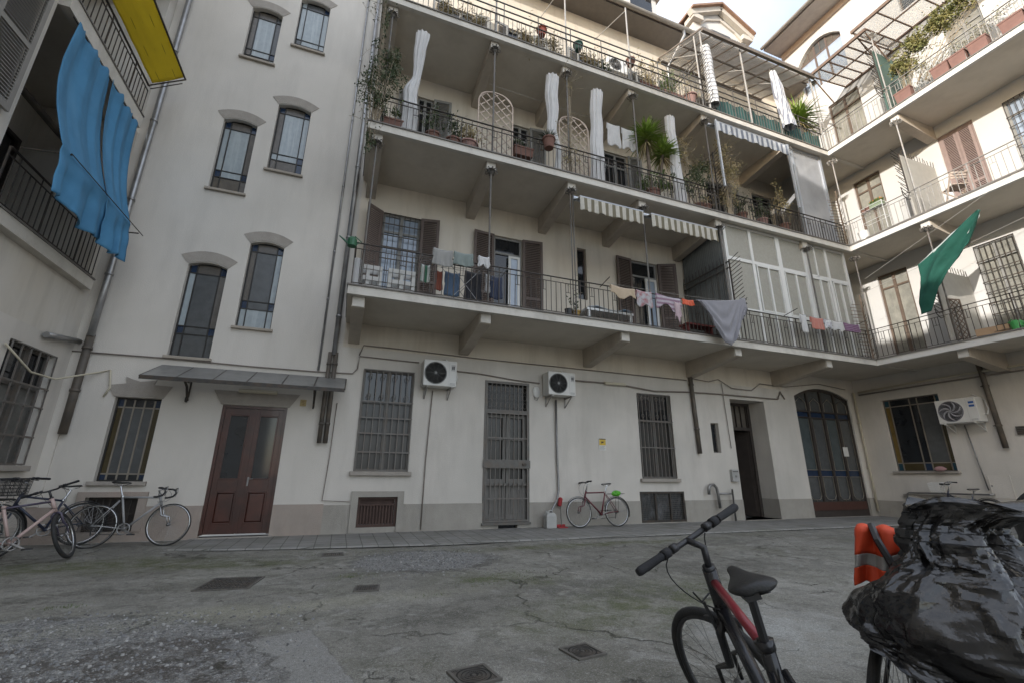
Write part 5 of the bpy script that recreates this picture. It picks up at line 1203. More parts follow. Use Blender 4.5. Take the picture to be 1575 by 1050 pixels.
for x0, y0, n, s in ((-2.3,5.88,70,.10), (-.3,8.2,30,.25), (.35,6.4,50,.14), (2.2,5.95,120,.3), (1.8,5.6,90,.3), (.85,8.32,60,.3), (1.9,8.15,50,.3), (1.05,5.2,30,.1), (3.8,4.6,40,.25), (-3.5,8.4,60,.5)):
    for _ in range(n):
        x, y = rs.gauss(x0, s), rs.gauss(y0, s*.45); z = ground_z(x, y); h = rs.uniform(.008,.03)
        m.leaf((x,y,z-.003), (rs.uniform(-.6,.6), rs.uniform(-.6,.6), 1), h, .006)
tag(m.build('weeds', leaf_mid), 'short weeds and moss growing in cracks of the concrete', 'weeds', kind='stuff')

# ------------------------------------------------------------------ canopy, pipes, cables, wall fittings
t = thing('door_canopy', 'grey wired glass canopy on scrolled iron brackets above the entrance door', 'canopy', (-1.76, YB, 3.2))
cx = [-3.48+1.76, -2.94+1.76, -2.37+1.76, -1.82+1.76, -1.22+1.76, -.65+1.76, -.07+1.76]
m = MB(); zb, zf, yf = -.01, -.385, -.90
for x in cx: m.bar((x,-.01,zb),(x,yf,zf),.022,.03)
m.bar((cx[0],-.015,zb),(cx[-1],-.015,zb),.03,.03); m.bar((cx[0],yf,zf),(cx[-1],yf,zf),.03,.035); m.bar((cx[0],yf-.012,zf-.03),(cx[-1],yf-.012,zf-.03),.008,.05)
m.build('frame', iron, t)
m = MB()
for a, b in zip(cx[:-1], cx[1:]): m.add([(a+.012,-.02,zb+.018),(b-.012,-.02,zb+.018),(b-.012,yf+.01,zf+.018),(a+.012,yf+.01,zf+.018)], [(0,1,2,3)])
m.build('pane', pm('dirty_wired_glass', (.30,.295,.28), .4, var=.2, scale=5, stain=(.15,.145,.14), stain_amt=.5, stain_scale=(3,3,3), alpha=.6), t, solid=.006)
for x in (-2.94+1.76, -.66+1.76):
    m = MB(); m.bar((x,-.01,-.05),(x,-.01,-.60),.03,.012); m.tube([(x,-.02,-.66),(x,-.10,-.58),(x,-.22,-.42),(x,-.50,-.30),(x,-.80,-.37)], .022, 6)
    for cy, cz, r_ in ((-.17,-.27,.10),(-.36,-.24,.06),(-.09,-.66,.06)): m.tube([(x,cy+r_*(1-i/22)*math.cos(i*.55),cz+r_*(1-i/22)*math.sin(i*.55)) for i in range(18)], .017, 5)
    m.bar((x,-.02,-.03),(x,-.85,-.385),.02,.014); m.build('scroll_bracket', iron, t)
def pipe(name, label, pts, r_, mat, cat='drainpipe', clamps=()):
    m = MB(); b0 = Vector(pts[0]); m.X = Matrix.Translation(-b0); m.tube(pts, r_, 10)
    for z in clamps:
        for i in range(len(pts)-1):
            a, b = Vector(pts[i]), Vector(pts[i+1])
            if min(a.z,b.z) <= z <= max(a.z,b.z) and abs(a.z-b.z) > .2:
                q = a+(b-a)*((z-a.z)/(b.z-a.z)); m.tube([q-Vector((0,0,.025)), q+Vector((0,0,.025))], r_*1.22, 10); m.box(q.x-.012, q.x+.012, q.y, q.y+r_+.05, q.z-.012, q.z+.012)
    o = m.build(name, mat, None, smooth=False); o.location = b0; tag(o, label, cat); return o
def smooth_angle(o):
    for p in o.data.polygons: p.use_smooth = len(p.vertices) == 4
pipes = [
 ('drainpipe', 'silver zinc drainpipe in the left corner beside the blue cloth', [(-4.66,10.30,19),(-4.66,10.30,4.85),(-4.66,10.28,3.62)], .058, zinc, 'drainpipe', (4.9,6.6,8.6,10.6,12.6)),
 ('drainpipe', 'dark cast iron lower drainpipe in the left corner above the bicycles', [(-4.67,10.31,3.66),(-4.67,10.31,1.82)], .066, castiron, 'drainpipe', (3.4,2.6)),
 ('drainpipe', 'silver drainpipe running down between stair tower and gallery', [(-.38,10.31,17),(-.38,10.31,3.70)], .055, zinc, 'drainpipe', (4.6,6.6,8.6,10.6,12.6,14.6)),
 ('drainpipe', 'thin grey conduit left of the silver drainpipe on the stair tower', [(-.66,10.36,17),(-.66,10.36,3.34)], .024, zinc, 'pipe', (5,6.2,8,10,12)),
 ('drainpipe', 'dark iron pipe passing behind the right end of the glass canopy', [(-.34,10.32,3.76),(-.34,10.32,1.80)], .047, castiron, 'drainpipe', (3.5,2.2)),
 ('drainpipe', 'dark iron pipe beside the first, just right of the canopy end', [(-.46,10.33,3.76),(-.46,10.33,1.80)], .042, castiron, 'drainpipe', (3.5,2.2)),
 ('drainpipe', 'brown iron downpipe between the barred window and the slit window', [(9.50,10.33,4.40),(9.57,10.33,1.82)], .060, castiron, 'drainpipe', (3.8,2.5)),
 ('drainpipe', 'rusty brown downpipe on the right wall beyond the air conditioner', [(16.72,6.90,4.40),(16.72,6.88,4.0),(16.72,6.84,2.0)], .062, castiron, 'drainpipe', (3.7,2.6)),
 ('drainpipe', 'cream painted pipe in the corner right of the arched gate', [(16.62,10.30,4.05),(16.62,10.30,.16)], .035, cream_pl, 'pipe', (3,1.5)),
 ('overflow_pipe', 'galvanised swan neck pipe with a cross piece beside the mailbox', [(9.65,10.25,.72),(9.67,10.25,.90),(9.74,10.25,.97),(9.85,10.25,.98),(9.94,10.25,.90),(9.97,10.25,.74),(9.99,10.25,.36)], .040, steel, 'pipe', ()),
 ('gas_pipe', 'grey bent pipe running into the ground under the mailbox', [(9.99,10.27,.74),(10.48,10.27,.74),(10.52,10.27,.86),(10.52,10.27,.02)], .026, steel, 'pipe', ()),
 ('vent_pipe', 'short pale horizontal pipe on the left wall above the barred window', [(-4.82,9.35,3.36),(-4.80,10.28,3.50)], .05, zinc, 'pipe', ()),
 ('condensate_pipe', 'thin pale hose falling from the left air conditioner to the ground', [(1.86,10.36,3.08),(1.80,10.37,1.5),(1.78,10.36,.05)], .013, cable_mat, 'pipe', ()),
 ('condensate_pipe', 'grey hose from the middle air conditioner into the grey canister', [(5.06,10.34,3.06),(5.07,10.35,1.6),(5.09,10.34,.85),(4.98,10.25,.60),(4.82,10.17,.42),(4.78,10.16,.33)], .026, steel, 'pipe', ()),
 ('cable', 'twin cables stretched across the stair tower above the canopy', [(-4.95,10.36,3.33),(-3.4,10.37,3.34),(-2.0,10.37,3.31),(-.73,10.37,3.31),(.05,10.37,3.33),(.14,10.37,3.45),(.16,10.37,3.74),(1.50,10.37,3.72)], .014, cable_mat, 'cable', ()),
 ('cable', 'loose cable looping from the left wall to the barred ground window', [(-4.86,8.6,3.0),(-4.84,9.3,2.72),(-4.80,9.9,2.72),(-4.4,10.37,2.98),(-4.26,10.37,3.03),(-4.20,10.37,2.70),(-4.26,10.37,2.52)], .016, cream_pl, 'cable', ()),
 ('cable', 'brown cable running from the left air conditioner to the middle one', [(2.28,10.37,3.60),(3.0,10.37,3.58),(3.9,10.37,3.50),(4.62,10.37,3.47)], .016, cable_mat, 'cable', ()),
 ('cable', 'long straight cable under the first gallery from the corner to the downpipe', [(.15,10.37,3.76),(.22,10.37,4.0),(1.0,10.37,4.0),(3.0,10.37,3.96),(5.6,10.37,3.95),(9.4,10.37,3.93)], .014, cable_mat, 'cable', ()),
 ('cable', 'thick cable from the middle air conditioner to the arched gate', [(5.42,10.36,3.62),(6.5,10.36,3.63),(7.3,10.36,3.60),(8.2,10.36,3.52),(9.4,10.36,3.58),(10.6,10.36,3.60),(12.0,10.36,3.60),(13.0,10.36,3.60),(13.15,10.36,3.85),(13.3,10.36,3.62)], .022, cable_mat, 'cable', ()),
 ('cable', 'sagging wire between the junction boxes above the small doorway', [(9.55,10.35,4.0),(10.2,10.35,3.95),(10.6,10.35,4.05),(11.1,10.35,3.82),(11.9,10.35,3.80),(12.3,10.35,4.05),(13.4,10.35,4.03),(15.0,10.35,4.25),(16.3,10.35,4.15)], .013, cable_mat, 'cable', ()),
 ('cable', 'thin wire dropping beside the small doorway', [(10.72,10.36,3.95),(10.74,10.36,3.2),(10.78,10.36,2.0)], .010, cable_mat, 'cable', ()),
 ('cable', 'wire running up the wall between entrance door and barred window', [(-.20,10.37,2.66),(-.22,10.37,1.5),(-.26,10.37,.66),(.28,10.36,.63)], .009, cable_mat, 'cable', ()),
 ('conduit', 'pale conduit along the right wall under the first balcony', [(16.70,10.2,4.05),(16.70,8.0,4.10),(16.70,4.0,4.12),(16.70,0,4.12)], .030, cream_pl, 'pipe', ()),
 ('conduit', 'darker conduit below the pale one along the right wall', [(16.72,10.2,3.96),(16.72,8.0,3.98),(16.72,4.0,3.98),(16.72,0,3.98)], .022, cable_mat, 'pipe', ()),
 ('gas_pipe', 'thin pipe climbing the right wall below the white air conditioner', [(16.74,7.58,2.68),(16.74,7.50,1.6),(16.74,7.45,.9)], .016, steel, 'pipe', ()),
]
for a in pipes: smooth_angle(pipe(*a))
def acunit(label, loc, rot, w, h, d, logo=False, fan_c=None, old=True):
    t = thing('air_conditioner', label, 'air conditioner', loc, rot)
    body = white_pl
    m = MB(); m.box(-w/2, w/2, -d-.06, -.06, 0, h); m.build('casing', body, t, bevel=.015)
    fx = -w*.14; fr_ = h*.40; yf = -d-.06
    m = MB(); m.lathe([(fr_+.02,.004),(fr_+.02,-.012),(fr_-.005,-.012),(fr_-.005,.004)], 32, (fx,yf,h*.5), 'y')
    m.lathe([(fr_,-.0015),(.001,-.0015)], 32, (fx,yf,h*.5), 'y')
    g = m.build('fan_well', grille_dark if old else pm('grey_fan', (.17,.17,.19), .5), t)
    m = MB()
    for r_ in [fr_*k/9 for k in range(2, 10)]: m.tube([(fx+r_*math.cos(2*math.pi*i/28), yf-.016, h*.5+r_*math.sin(2*math.pi*i/28)) for i in range(28)], .0025 if old else .004, 4, closed=True)
    for k in range(10 if old else 7):
        a = 2*math.pi*k/(10 if old else 7)
        if old: m.bar((fx,yf-.016,h*.5),(fx+fr_*math.cos(a),yf-.016,h*.5+fr_*math.sin(a)),.005)
        else: m.tube([(fx+fr_*s*math.cos(a+s*1.3),yf-.014,h*.5+fr_*s*math.sin(a+s*1.3)) for s in (.15,.35,.55,.75,1.0)], [.010,.016,.020,.018,.010], 5)
    m.lathe([(.035,-.018),(.03,-.020),(.001,-.021)], 16, (fx,yf,h*.5), 'y'); m.build('fan_guard', pm('fan_wire', (.21,.21,.205), .55, .1) if old else pm('pale_fan_blade', (.36,.35,.37), .5), t)
    m = MB(); m.box(w*.27, w*.272, yf-.002, yf, .03, h-.03); m.box(w*.30, w*.46, yf-.003, yf, .04, .05); m.box(w*.30, w*.46, yf-.003, yf, .07, .08)
    m.build('panel_seam', pm('grey_line', (.25,.25,.25), .6), t)
    m = MB()
    if logo:
        for z in (h*.66, h*.80): m.box(w*.325, w*.455, yf-.006, yf-.001, z-.035, z+.022)
        m.build('emblem', pm('emblem_blue', (.015,.09,.32), .4), t, bevel=.006)
    else:
        m.box(w*.33, w*.45, yf-.004, yf-.001, h*.62, h*.86); lb_ = m.build('label', pm('label_grey', (.42,.41,.40), .5), t)
        m = MB(); m.box(w*.35, w*.385, yf-.007, yf-.005, h*.68, h*.80); m.box(w*.395, w*.43, yf-.007, yf-.005, h*.68, h*.80); m.build('lettering', pm('label_ink', (.08,.08,.08), .6), t)
    for x in (-w*.36, w*.36):
        m = MB(); m.bar((x,.0,-.02),(x,-d-.08,-.02),.035,.03); m.bar((x,-.01,-.26),(x,-.01,.05),.035,.02); m.bar((x,-.02,-.24),(x,-d,-.035),.022,.018); m.build('mounting_bracket', iron_pale if old else white_pl, t)
    m = MB(); m.tube([(w/2-.01,-.2,h*.3),(w/2+.06,-.16,h*.3),(w/2+.08,-.08,h*.5),(w/2+.03,-.02,h*.9),(w/2-.2,-.02,h+.12)], .018, 6); m.build('refrigerant_pipe', white_pl, t)
    return t
acunit('old white air conditioner above the barred window right of the canopy', (1.95, YB, 3.13), 0, .77, .60, .34)
acunit('old white air conditioner above the hose, right of the barred door', (5.07, YB, 3.13), 0, .76, .59, .36)
acunit('newer white air conditioner with blue emblem on the right wall', (16.8, 7.50, 2.72), R(-90), .93, .68, .38, True, old=False)
acunit('small air conditioner high under the eaves behind the top railing', (7.55, YB, 14.55), 0, .75, .55, .3)
def lampbar(label, x, z, w):
    t = thing('wall_lamp', label, 'lamp', (x, YB, z)); m = MB(); m.box(-w/2, w/2, -.05, 0, -.035, .035); m.build('base', white_pl, t)
    m = MB(); m.tube([(-w/2-.02,-.075,0),(w/2+.02,-.075,0)], .042, 12); m.build('diffuser', cream_pl, t, smooth=False)
lampbar('unlit fluorescent tube lamp over the entrance door lintel', -1.73, 2.79, .66)
lampbar('unlit fluorescent tube lamp on the wall right of the middle air conditioner', 6.87, 3.62, .62)
t = thing('warning_sign', 'small white and yellow camera warning sign on the grey wall', 'sign', (6.415, YB-.012, 1.98))
m = MB(); m.box(-.105, .105, -.004, .004, -.15, .15); m.build('plate', white_pl, t)
m = MB(); m.box(-.098, .098, -.007, -.0045, -.02, .125); m.build('yellow_field', pm('sign_yellow', (.62,.42,.05), .5), t)
m = MB(); m.box(-.04,.03,-.010,-.0075,.04,.075); m.bar((.03,-.009,.065),(.055,-.009,.08),.02,.003); m.bar((-.02,-.009,.04),(-.045,-.009,.01),.014,.003); m.box(-.098,.098,-.0105,-.0075,.127,.148); m.build('pictogram', pm('sign_black', (.02,.02,.02), .5), t)
m = MB()
for k in range(4): m.box(-.08, .08-.03*(k % 2), -.006, -.0045, -.05-k*.024, -.042-k*.024)
m.build('lettering', pm('sign_ink', (.25,.25,.25), .6), t)
t = thing('house_number', 'small yellowed number plate right of the entrance door lintel', 'sign', (-.87, YB-.01, 2.62)); m = MB(); m.box(-.06,.06,-.005,.005,-.07,.07); m.build('plate', pm('yellow_tile', (.44,.34,.16), .5), t)
m = MB(); m.tube([(.02,-.008,.035),(-.02,-.008,.035),(-.022,-.008,.0),(.012,-.008,.004),(.022,-.008,-.02),(.005,-.008,-.04),(-.02,-.008,-.035)], .006, 5); m.build('numeral', pm('ochre_ink', (.25,.14,.04), .5), t)
t = thing('mailbox', 'grey metal mailbox with emblem beside the small doorway', 'mailbox', (10.76, YB, 1.06)); m = MB(); m.box(-.12,.12,-.10,0,0,.34); m.build('box', pm('mailbox_grey', (.38,.375,.36), .5), t, bevel=.01)
m = MB(); m.box(-.10,.10,-.108,-.1,.27,.29); m.build('slot', iron, t); m = MB(); m.lathe([(.035,-.104),(.035,-.1)], 12, (0,0,.15), 'y'); m.build('lock_plate', steel, t)
t = thing('wall_panel', 'white oval plastic panel hanging left of the middle air conditioner', 'wall panel', (4.53, YB, 3.23)); m = MB(); m.lathe([(.001,-.05),(.08,-.045),(.10,-.02),(.10,0)], 20, (0,0,0), 'y'); m.v = [Vector((v.x*1.0, v.y, v.z*1.55)) for v in m.v]; m.build('panel', white_pl, t, smooth=True)
m = MB(); m.tube([(-.05,-.04,-.12),(-.06,-.05,-.20),(0,-.05,-.22),(.05,-.04,-.13)], .006, 5); m.build('cord', black_pl, t)
t = thing('meter_cabinet', 'flush painted meter door in the right wall beside the downpipe', 'cabinet', (16.8, 7.42, .70), R(-90)); m = MB(); frame_ring(m, 0, .46, 0, .60, .02, -.02, .0); m.box(.02,.44,-.012,0,.02,.58); m.build('door', plaster_low, t); m = MB(); m.box(.03,.06,-.02,-.012,.3,.34); m.build('lock', steel, t)
t = thing('bicycle_rail', 'low grey wall rail for parking bicycles on the right wall', 'rail', (16.8, 9.42, 0), R(-90)); m = MB(); m.tube([(0,-.0,.36),(0,-.06,.40),(.02,-.10,.74),(.06,-.11,.77),(2.0,-.11,.79),(2.04,-.06,.79),(2.04,0,.79)], .024, 8); m.build('tube', steel, t)
t = thing('vent_box', 'small dark vent grille on the right wall near the picture edge', 'vent', (16.8, 6.55, 2.33), R(-90)); m = MB(); m.box(0,.26,-.05,0,0,.22); m.build('box', iron_grey, t); m = MB(); [m.box(.02,.24,-.058,-.05,.03+.045*k,.055+.045*k) for k in range(4)]; m.build('louvre', iron, t)
t = thing('crumpled_cloth', 'crumpled pink cloth lying on the sill of the stained glass window', 'cloth', (16.68, 8.35, 1.415)); m = MB()
m.grid(lambda u, v: (-.075+.05*math.cos(6.28*u)*math.sin(3.14*v), .14*math.sin(6.28*u)*math.sin(3.14*v)*(1+.2*math.sin(u*20)), .06-.06*math.cos(3.14*v)+.012*math.sin(u*25+v*8)), 24, 10); m.build('fabric', pm('faded_pink', (.42,.24,.24), .9), t, smooth=True)
t = thing('jerrycan', 'dull grey plastic canister catching water from the grey hose', 'canister', (4.75, 10.14, .01)); m = MB(); m.box(-.13,.13,-.10,.10,0,.28); m.add([(-.13,-.1,.28),(.13,-.1,.28),(.13,.1,.28),(-.13,.1,.28),(-.07,-.07,.345),(.09,-.07,.345),(.09,.07,.345),(-.07,.07,.345)], [(0,1,5,4),(1,2,6,5),(2,3,7,6),(3,0,4,7),(4,5,6,7)]); m.build('body', pm('dull_grey_plastic', (.40,.395,.375), .5, var=.1), t, bevel=.02)
m = MB(); m.tube([(-.05,0,.34),(-.03,0,.385),(.05,0,.385),(.08,0,.34)], .013, 6); m.lathe([(.03,.33),(.03,.37)], 12, (-.08,0,0)); m.build('handle', MATS['dull_grey_plastic'], t)
t = thing('dustpan', 'red long-handled dustpan standing between canister and wine red bicycle', 'dustpan', (5.08, 10.18, .01)); redp = pm('red_plastic', (.34,.025,.03), .45)
m = MB(); m.tube([(0,.03,.04),(.02,.10,.45),(.03,.13,.62)], .010, 6); m.build('handle', iron_grey, t); m = MB(); m.box(-.13,.11,-.10,.06,0,.02); m.box(-.13,.11,.045,.06,.02,.07); m.build('pan', redp, t, bevel=.006); m = MB(); m.X = Matrix.Translation((.03,.13,.60)) @ Matrix.Rotation(R(12),4,'Y'); m.lathe([(.025,-.14),(.05,-.12),(.055,.04),(.03,.07),(.001,.075)], 10); m.build('grip', redp, t)
t = thing('plastic_bag', 'bright green plastic bag on the rack of the wine red bicycle', 'bag', (6.46, 9.94, .74)); m = MB(); m.grid(lambda u, v: (.10*math.cos(6.28*u)*math.sin(3.14*v)*(1+.35*math.sin(13*u+4*v)), .05*math.sin(6.28*u)*math.sin(3.14*v), .04-.050*math.cos(3.14*v)+.022*math.sin(u*31+v*7)), 22, 10); m.build('bag', pm('lime_green', (.10,.40,.03), .5), t, smooth=True)
# ------------------------------------------------------------------ cloths, awnings, curtains
def cloth(name, label, cat, fn, nu, nv, mat, base=None, group=None, solid=.006, parts=None):
    m = MB(); m.grid(fn, nu, nv); b0 = Vector(base) if base else Vector(m.v[0]); m.v = [v-b0 for v in m.v]
    o = m.build(name, mat, None, smooth=True, solid=solid); o.location = b0
    return tag(o, label, cat, group)
def lerp(a, b, t): return a+(b-a)*t
blue = translucent(pm('blue_sun_cloth', (.070,.235,.41), .85, var=.22, scale=1.6, stain=(.11,.29,.47), stain_amt=.7, stain_scale=(2.5,2.5,.5)), .15)
def bluefn(y0, y1, ph):
    def f(u, v):
        y = lerp(y0, y1, u)
        fold = .030*math.sin(u*17+ph+2.2*fbm((u*2.3,v*1.1,ph),2))+.035*fbm((u*5,v*.9,ph+3),3)+.012*fbm((u*14,v*9,ph),2)
        if v < .70:
            t = v/.70; x = lerp(-4.70, -4.22, t)-.10*math.sin(math.pi*t)+fold*(1-.6*t); z = lerp(8.10+.03*math.cos(u*40), 5.66, t)-.10*math.sin(math.pi*t); yy = y+t*(-.30*(1-u) if ph < 1 else -.06-.20*u)-(.10*math.sin(math.pi*t) if ph < 1 else 0)*(1-u)-(.03 if ph > 1 else 0)*t
        else:
            t = (v-.70)/.30; x = -4.21+.05*t+fold*t*2.0; z = 5.66-.80*t+.05*math.sin(u*7+ph)*t; yy = y+(-.30*(1-u) if ph < 1 else -.09-.20*u)+(-.06*(1-u) if ph < 1 else -.04)*t+.03*math.sin(u*25)*t
            x += .04*math.sin(v*40+u*6)*(1-t)*.3
        return (x, yy, z)
    return f
cloth('sun_curtain', 'blue cloth sheet hanging out over the left loggia, half nearer the grey shutter', 'curtain', bluefn(7.52, 8.66, 0.3), 44, 60, blue)
cloth('sun_curtain', 'blue cloth sheet beside it, half nearer the silver drainpipe', 'curtain', bluefn(8.69, 9.80, 2.2), 44, 60, blue)
t = thing('curtain_frame', 'thin iron arms and rod holding the blue cloth away from the loggia', 'frame', (-4.75, 7.42, 5.60)); m = MB()
for y in (0, 2.40): m.tube([(0,y,0),(.56,y+.03,.06)], .014, 6)
m.tube([(.56,0,.06),(.60,2.52,.06)], .008, 5); m.tube([(.02,0,2.5),(.02,2.4,2.5)], .010, 5); m.build('rod', iron, t)
yel = translucent(pm('yellow_awning_cloth', (.86,.72,.07), .75, var=.06, scale=2, stain=(.60,.46,.05), stain_amt=.35, stain_scale=(4,.3,4)), .55)
t = thing('yellow_awning', 'yellow awning fabric stretched out above the upper left loggia railing', 'awning', (-4.7, 9.9, 9.22))
m = MB(); m.grid(lambda u, v: (.0+.52*u, -6.0*v, .02+.36*u-.02*math.sin(math.pi*u)+.008*math.sin(v*60)), 16, 60); m.build('fabric', yel, t, smooth=True, solid=.006)
m = MB(); m.bar((-.05,.03,-.03),(.56,.03,.36),.02); m.bar((.53,.05,.38),(.53,-6,.38),.028); m.bar((-.05,.10,-.06),(.48,.10,.29),.014); m.build('frame', iron, t)
m = MB(); [m.bar((.13*k,-.0,.01+.09*k),(.13*k,-6,.01+.09*k),.006,.010) for k in (1,2,3)]; m.build('seam', pm('yellow_seam', (.33,.25,.03), .8), t)

def striped_awning(label, x0, x1, ztop, zval, zbot, y, mat, side=None):
    t = thing('striped_awning', label, 'awning', (x0, y, ztop)); w_ = x1-x0
    m = MB()
    def f(u, v):
        x = w_*u
        if v < .5: a = v/.5; return (x, .34*(1-a), .16*(1-a)-.04*math.sin(a*3.14)+.004*math.sin(u*50))
        a = (v-.5)/.5; d_ = (zval-zbot)*(1-.10*abs(math.sin(u*math.pi*w_/.24))*(a > .9)); return (x, -.01-.02*math.sin(u*w_*13)*a, -(ztop-zval)-d_*a)
    m.grid(f, int(w_*30), 14); m.build('fabric', mat, t, smooth=True, solid=.004)
    m = MB(); m.tube([(0,.34,.17),(w_,.34,.17)], .06, 10); m.tube([(0,0,0),(w_,0,0)], .022, 8)
    for x in (.05, w_-.05): m.bar((x,.34,.1),(x,.0,.0),.025)
    m.build('roller', alu_grey, t)
    if side:
        for x, q in ((w_+.02, .07), (-.02, .05)): m = MB(); m.bar((x,.0,.05),(x,.0,-(ztop-side)),q,.05); m.build('side_rail', alu_grey, t)
st1 = striped('cream_brown_stripes', (.46,.43,.37), (.15,.13,.085), .20, 0, duty=.55); st2 = striped('blue_white_stripes', (.58,.59,.60), (.17,.19,.23), .21, 0, duty=.55)
striped_awning('rolled cream and brown striped awning left of the middle post on the first gallery', 4.76, 6.60, 7.68, 7.68, 7.28, 8.20, st1)
striped_awning('rolled cream and brown striped awning right of the post, beside the glazed veranda', 6.84, 9.02, 7.68, 7.68, 7.28, 8.20, st1)
striped_awning('rolled blue and white striped awning on the second gallery', 9.56, 12.5, 11.50, 11.50, 11.12, 8.18, st2, side=9.2)

def gathered(label, x, y, levels, mat=white_cloth, pleats=9, name='white_curtain', cat='curtain', group=None):
    """gathered curtain: levels = (z, centre x, half width)"""
    m = MB(); b0 = Vector((x, y, levels[-1][0])); zt = levels[0][0]; zb = levels[-1][0]
    def f(u, v):
        z = lerp(zt, zb, v)
        for (za, xa, wa), (zc, xc, wc) in zip(levels[:-1], levels[1:]):
            if zc <= z <= za+1e-6:
                q = (za-z)/(za-zc); q = q*q*(3-2*q); cx_, w_ = lerp(xa, xc, q), lerp(wa, wc, q); break
        a = 2*math.pi*u; tw = a+.5*fbm((z*.8,x,0),2); r_ = 1+.10*math.sin(tw*pleats+1.5*fbm((z*1.1,x*3,1),2))+.05*math.sin(tw*pleats*2.3+z)+.10*fbm((math.cos(a)*1.5,math.sin(a)*1.5,z*1.4+x),3)
        return (cx_-x+w_*math.cos(a)*r_+.015*math.sin(z*5), (w_*.55+.02)*math.sin(a)*r_, z-zb+.02*math.sin(a*pleats)*(1-v)*.5)
    m.grid(f, 110, 40); o = m.build(name, mat, None, smooth=True); o.location = b0
    return tag(o, label, cat, group)
gathered('white gathered curtain at the left end of the second gallery, pinched in the middle', .65, 8.62, [(11.58,.77,.155),(11.1,.76,.13),(10.2,.71,.085),(9.7,.62,.15),(8.6,.64,.17)])
gathered('white gathered curtain left of the second arched trellis', 4.28, 8.62, [(11.62,4.29,.17),(10.8,4.28,.165),(9.85,4.27,.12),(9.3,4.42,.06),(8.55,4.40,.08)])
gathered('white gathered curtain between second arched trellis and the hung towels', 5.6, 8.62, [(11.6,5.67,.17),(10.5,5.62,.16),(9.6,5.6,.17),(8.55,5.58,.19)])
gathered('white gathered curtain right of the yucca on the second gallery', 8.25, 8.64, [(11.58,8.21,.15),(10.5,8.24,.14),(9.5,8.26,.16),(8.6,8.30,.18)])
st3 = striped('grey_white_curtain_stripes', (.60,.60,.60), (.21,.22,.26), .11, 0, duty=.60); st4 = striped('silver_diagonal_stripes', (.58,.58,.57), (.27,.27,.28), .16, 2, duty=.62)
gathered('grey and white striped curtain tied up in front of the green netting', 12.9, 8.30, [(14.75,12.74,.12),(14.0,12.80,.19),(13.2,12.92,.20),(12.52,13.05,.24)], st3, 6, 'striped_curtain')
gathered('furled silvery striped curtain at the left end of the green netting', 9.84, 8.36, [(14.7,9.80,.16),(13.5,9.82,.16),(12.4,9.84,.18)], st4, 3, 'furled_curtain')

def hung(label, x0, x1, z, drop, y, mat, name='towel', cat='laundry', group='laundry hung on the first gallery', sag=.03, back=.5, slope=0.0, jag=0.0, n=24):
    def f(u, v):
        x = lerp(x0, x1, u); s = v*(1+back)-back
        zz = z+slope*u-sag*math.sin(math.pi*u)-abs(s)*drop*(1 if s > 0 else 1)*(1+jag*math.sin(u*9+x0*3)); dy = -.012 if s > 0 else .012
        return (x+.012*math.sin(s*5+u*3), y+dy*min(1,abs(s)*8)+.018*math.sin(u*9+x0)*s+.010*math.sin(u*23)*s, zz)
    return cloth(name, label, cat, f, n, 18, mat, (x0, y, z), group)
C_ = lambda n, c, **k: pm(n, c, .9, var=.12, scale=6, sheen=.2, **k)
pc = lambda n, a, b, p, ax: striped(n, a, b, p, ax, .9)
hung('grey towel over the drying rack, left of the green-grey one', 1.35, 1.76, 5.74, .38, 8.42, C_('grey_towel', (.27,.265,.25)), slope=-.01)
hung('green-grey towel over the drying rack between grey towel and white cloth', 1.79, 2.21, 5.74, .30, 8.42, C_('sage_towel', (.19,.225,.21)))
hung('small white cloth on the drying rack right of the green-grey towel', 2.33, 2.58, 5.74, .23, 8.42, white_cloth, jag=.2)
hung('rust red garment hanging low on the drying rack behind the railing', 1.50, 1.64, 5.40, .45, 8.78, C_('rust_red', (.22,.06,.035)))
hung('blue jeans hanging low on the drying rack behind the railing', 1.70, 2.02, 5.42, .55, 8.80, C_('denim_blue', (.075,.12,.19)), name='trousers')
hung('black trousers hanging on the right half of the drying rack', 2.14, 2.52, 5.52, .75, 8.80, C_('black_cotton', (.018,.018,.022)), name='trousers')
hung('dark navy shirt at the right end of the drying rack', 2.74, 3.02, 5.52, .55, 8.84, C_('navy_cotton', (.035,.045,.08)), name='shirt')
hung('pale shirt sleeve hanging between black trousers and navy shirt', 2.60, 2.70, 5.50, .45, 8.76, C_('pale_grey', (.42,.42,.42)), name='shirt')
hung('white and green garment at the left end of the drying rack', 1.18, 1.36, 5.50, .40, 8.80, pc('white_green', (.5,.52,.48), (.05,.15,.09), .13, 0), name='shirt')
t = thing('drying_rack', 'folding metal clothes drying rack on the first gallery behind the railing', 'drying rack', (2.1, 8.80, 4.66)); m = MB()
for s in (-1, 1):
    for y in (-.22, .22): m.tube([(s*.35,y,0),(-s*.45,y,.95)], .007, 6)
for y in (-.2,-.1,0,.1,.2): m.tube([(-.95,y,.93),(.95,y,.93)], .005, 5)
for x in (-.95,-.45,.45,.95): m.tube([(x,-.22,.93),(x,.22,.93)], .008, 5)
m.build('rack', steel, t)
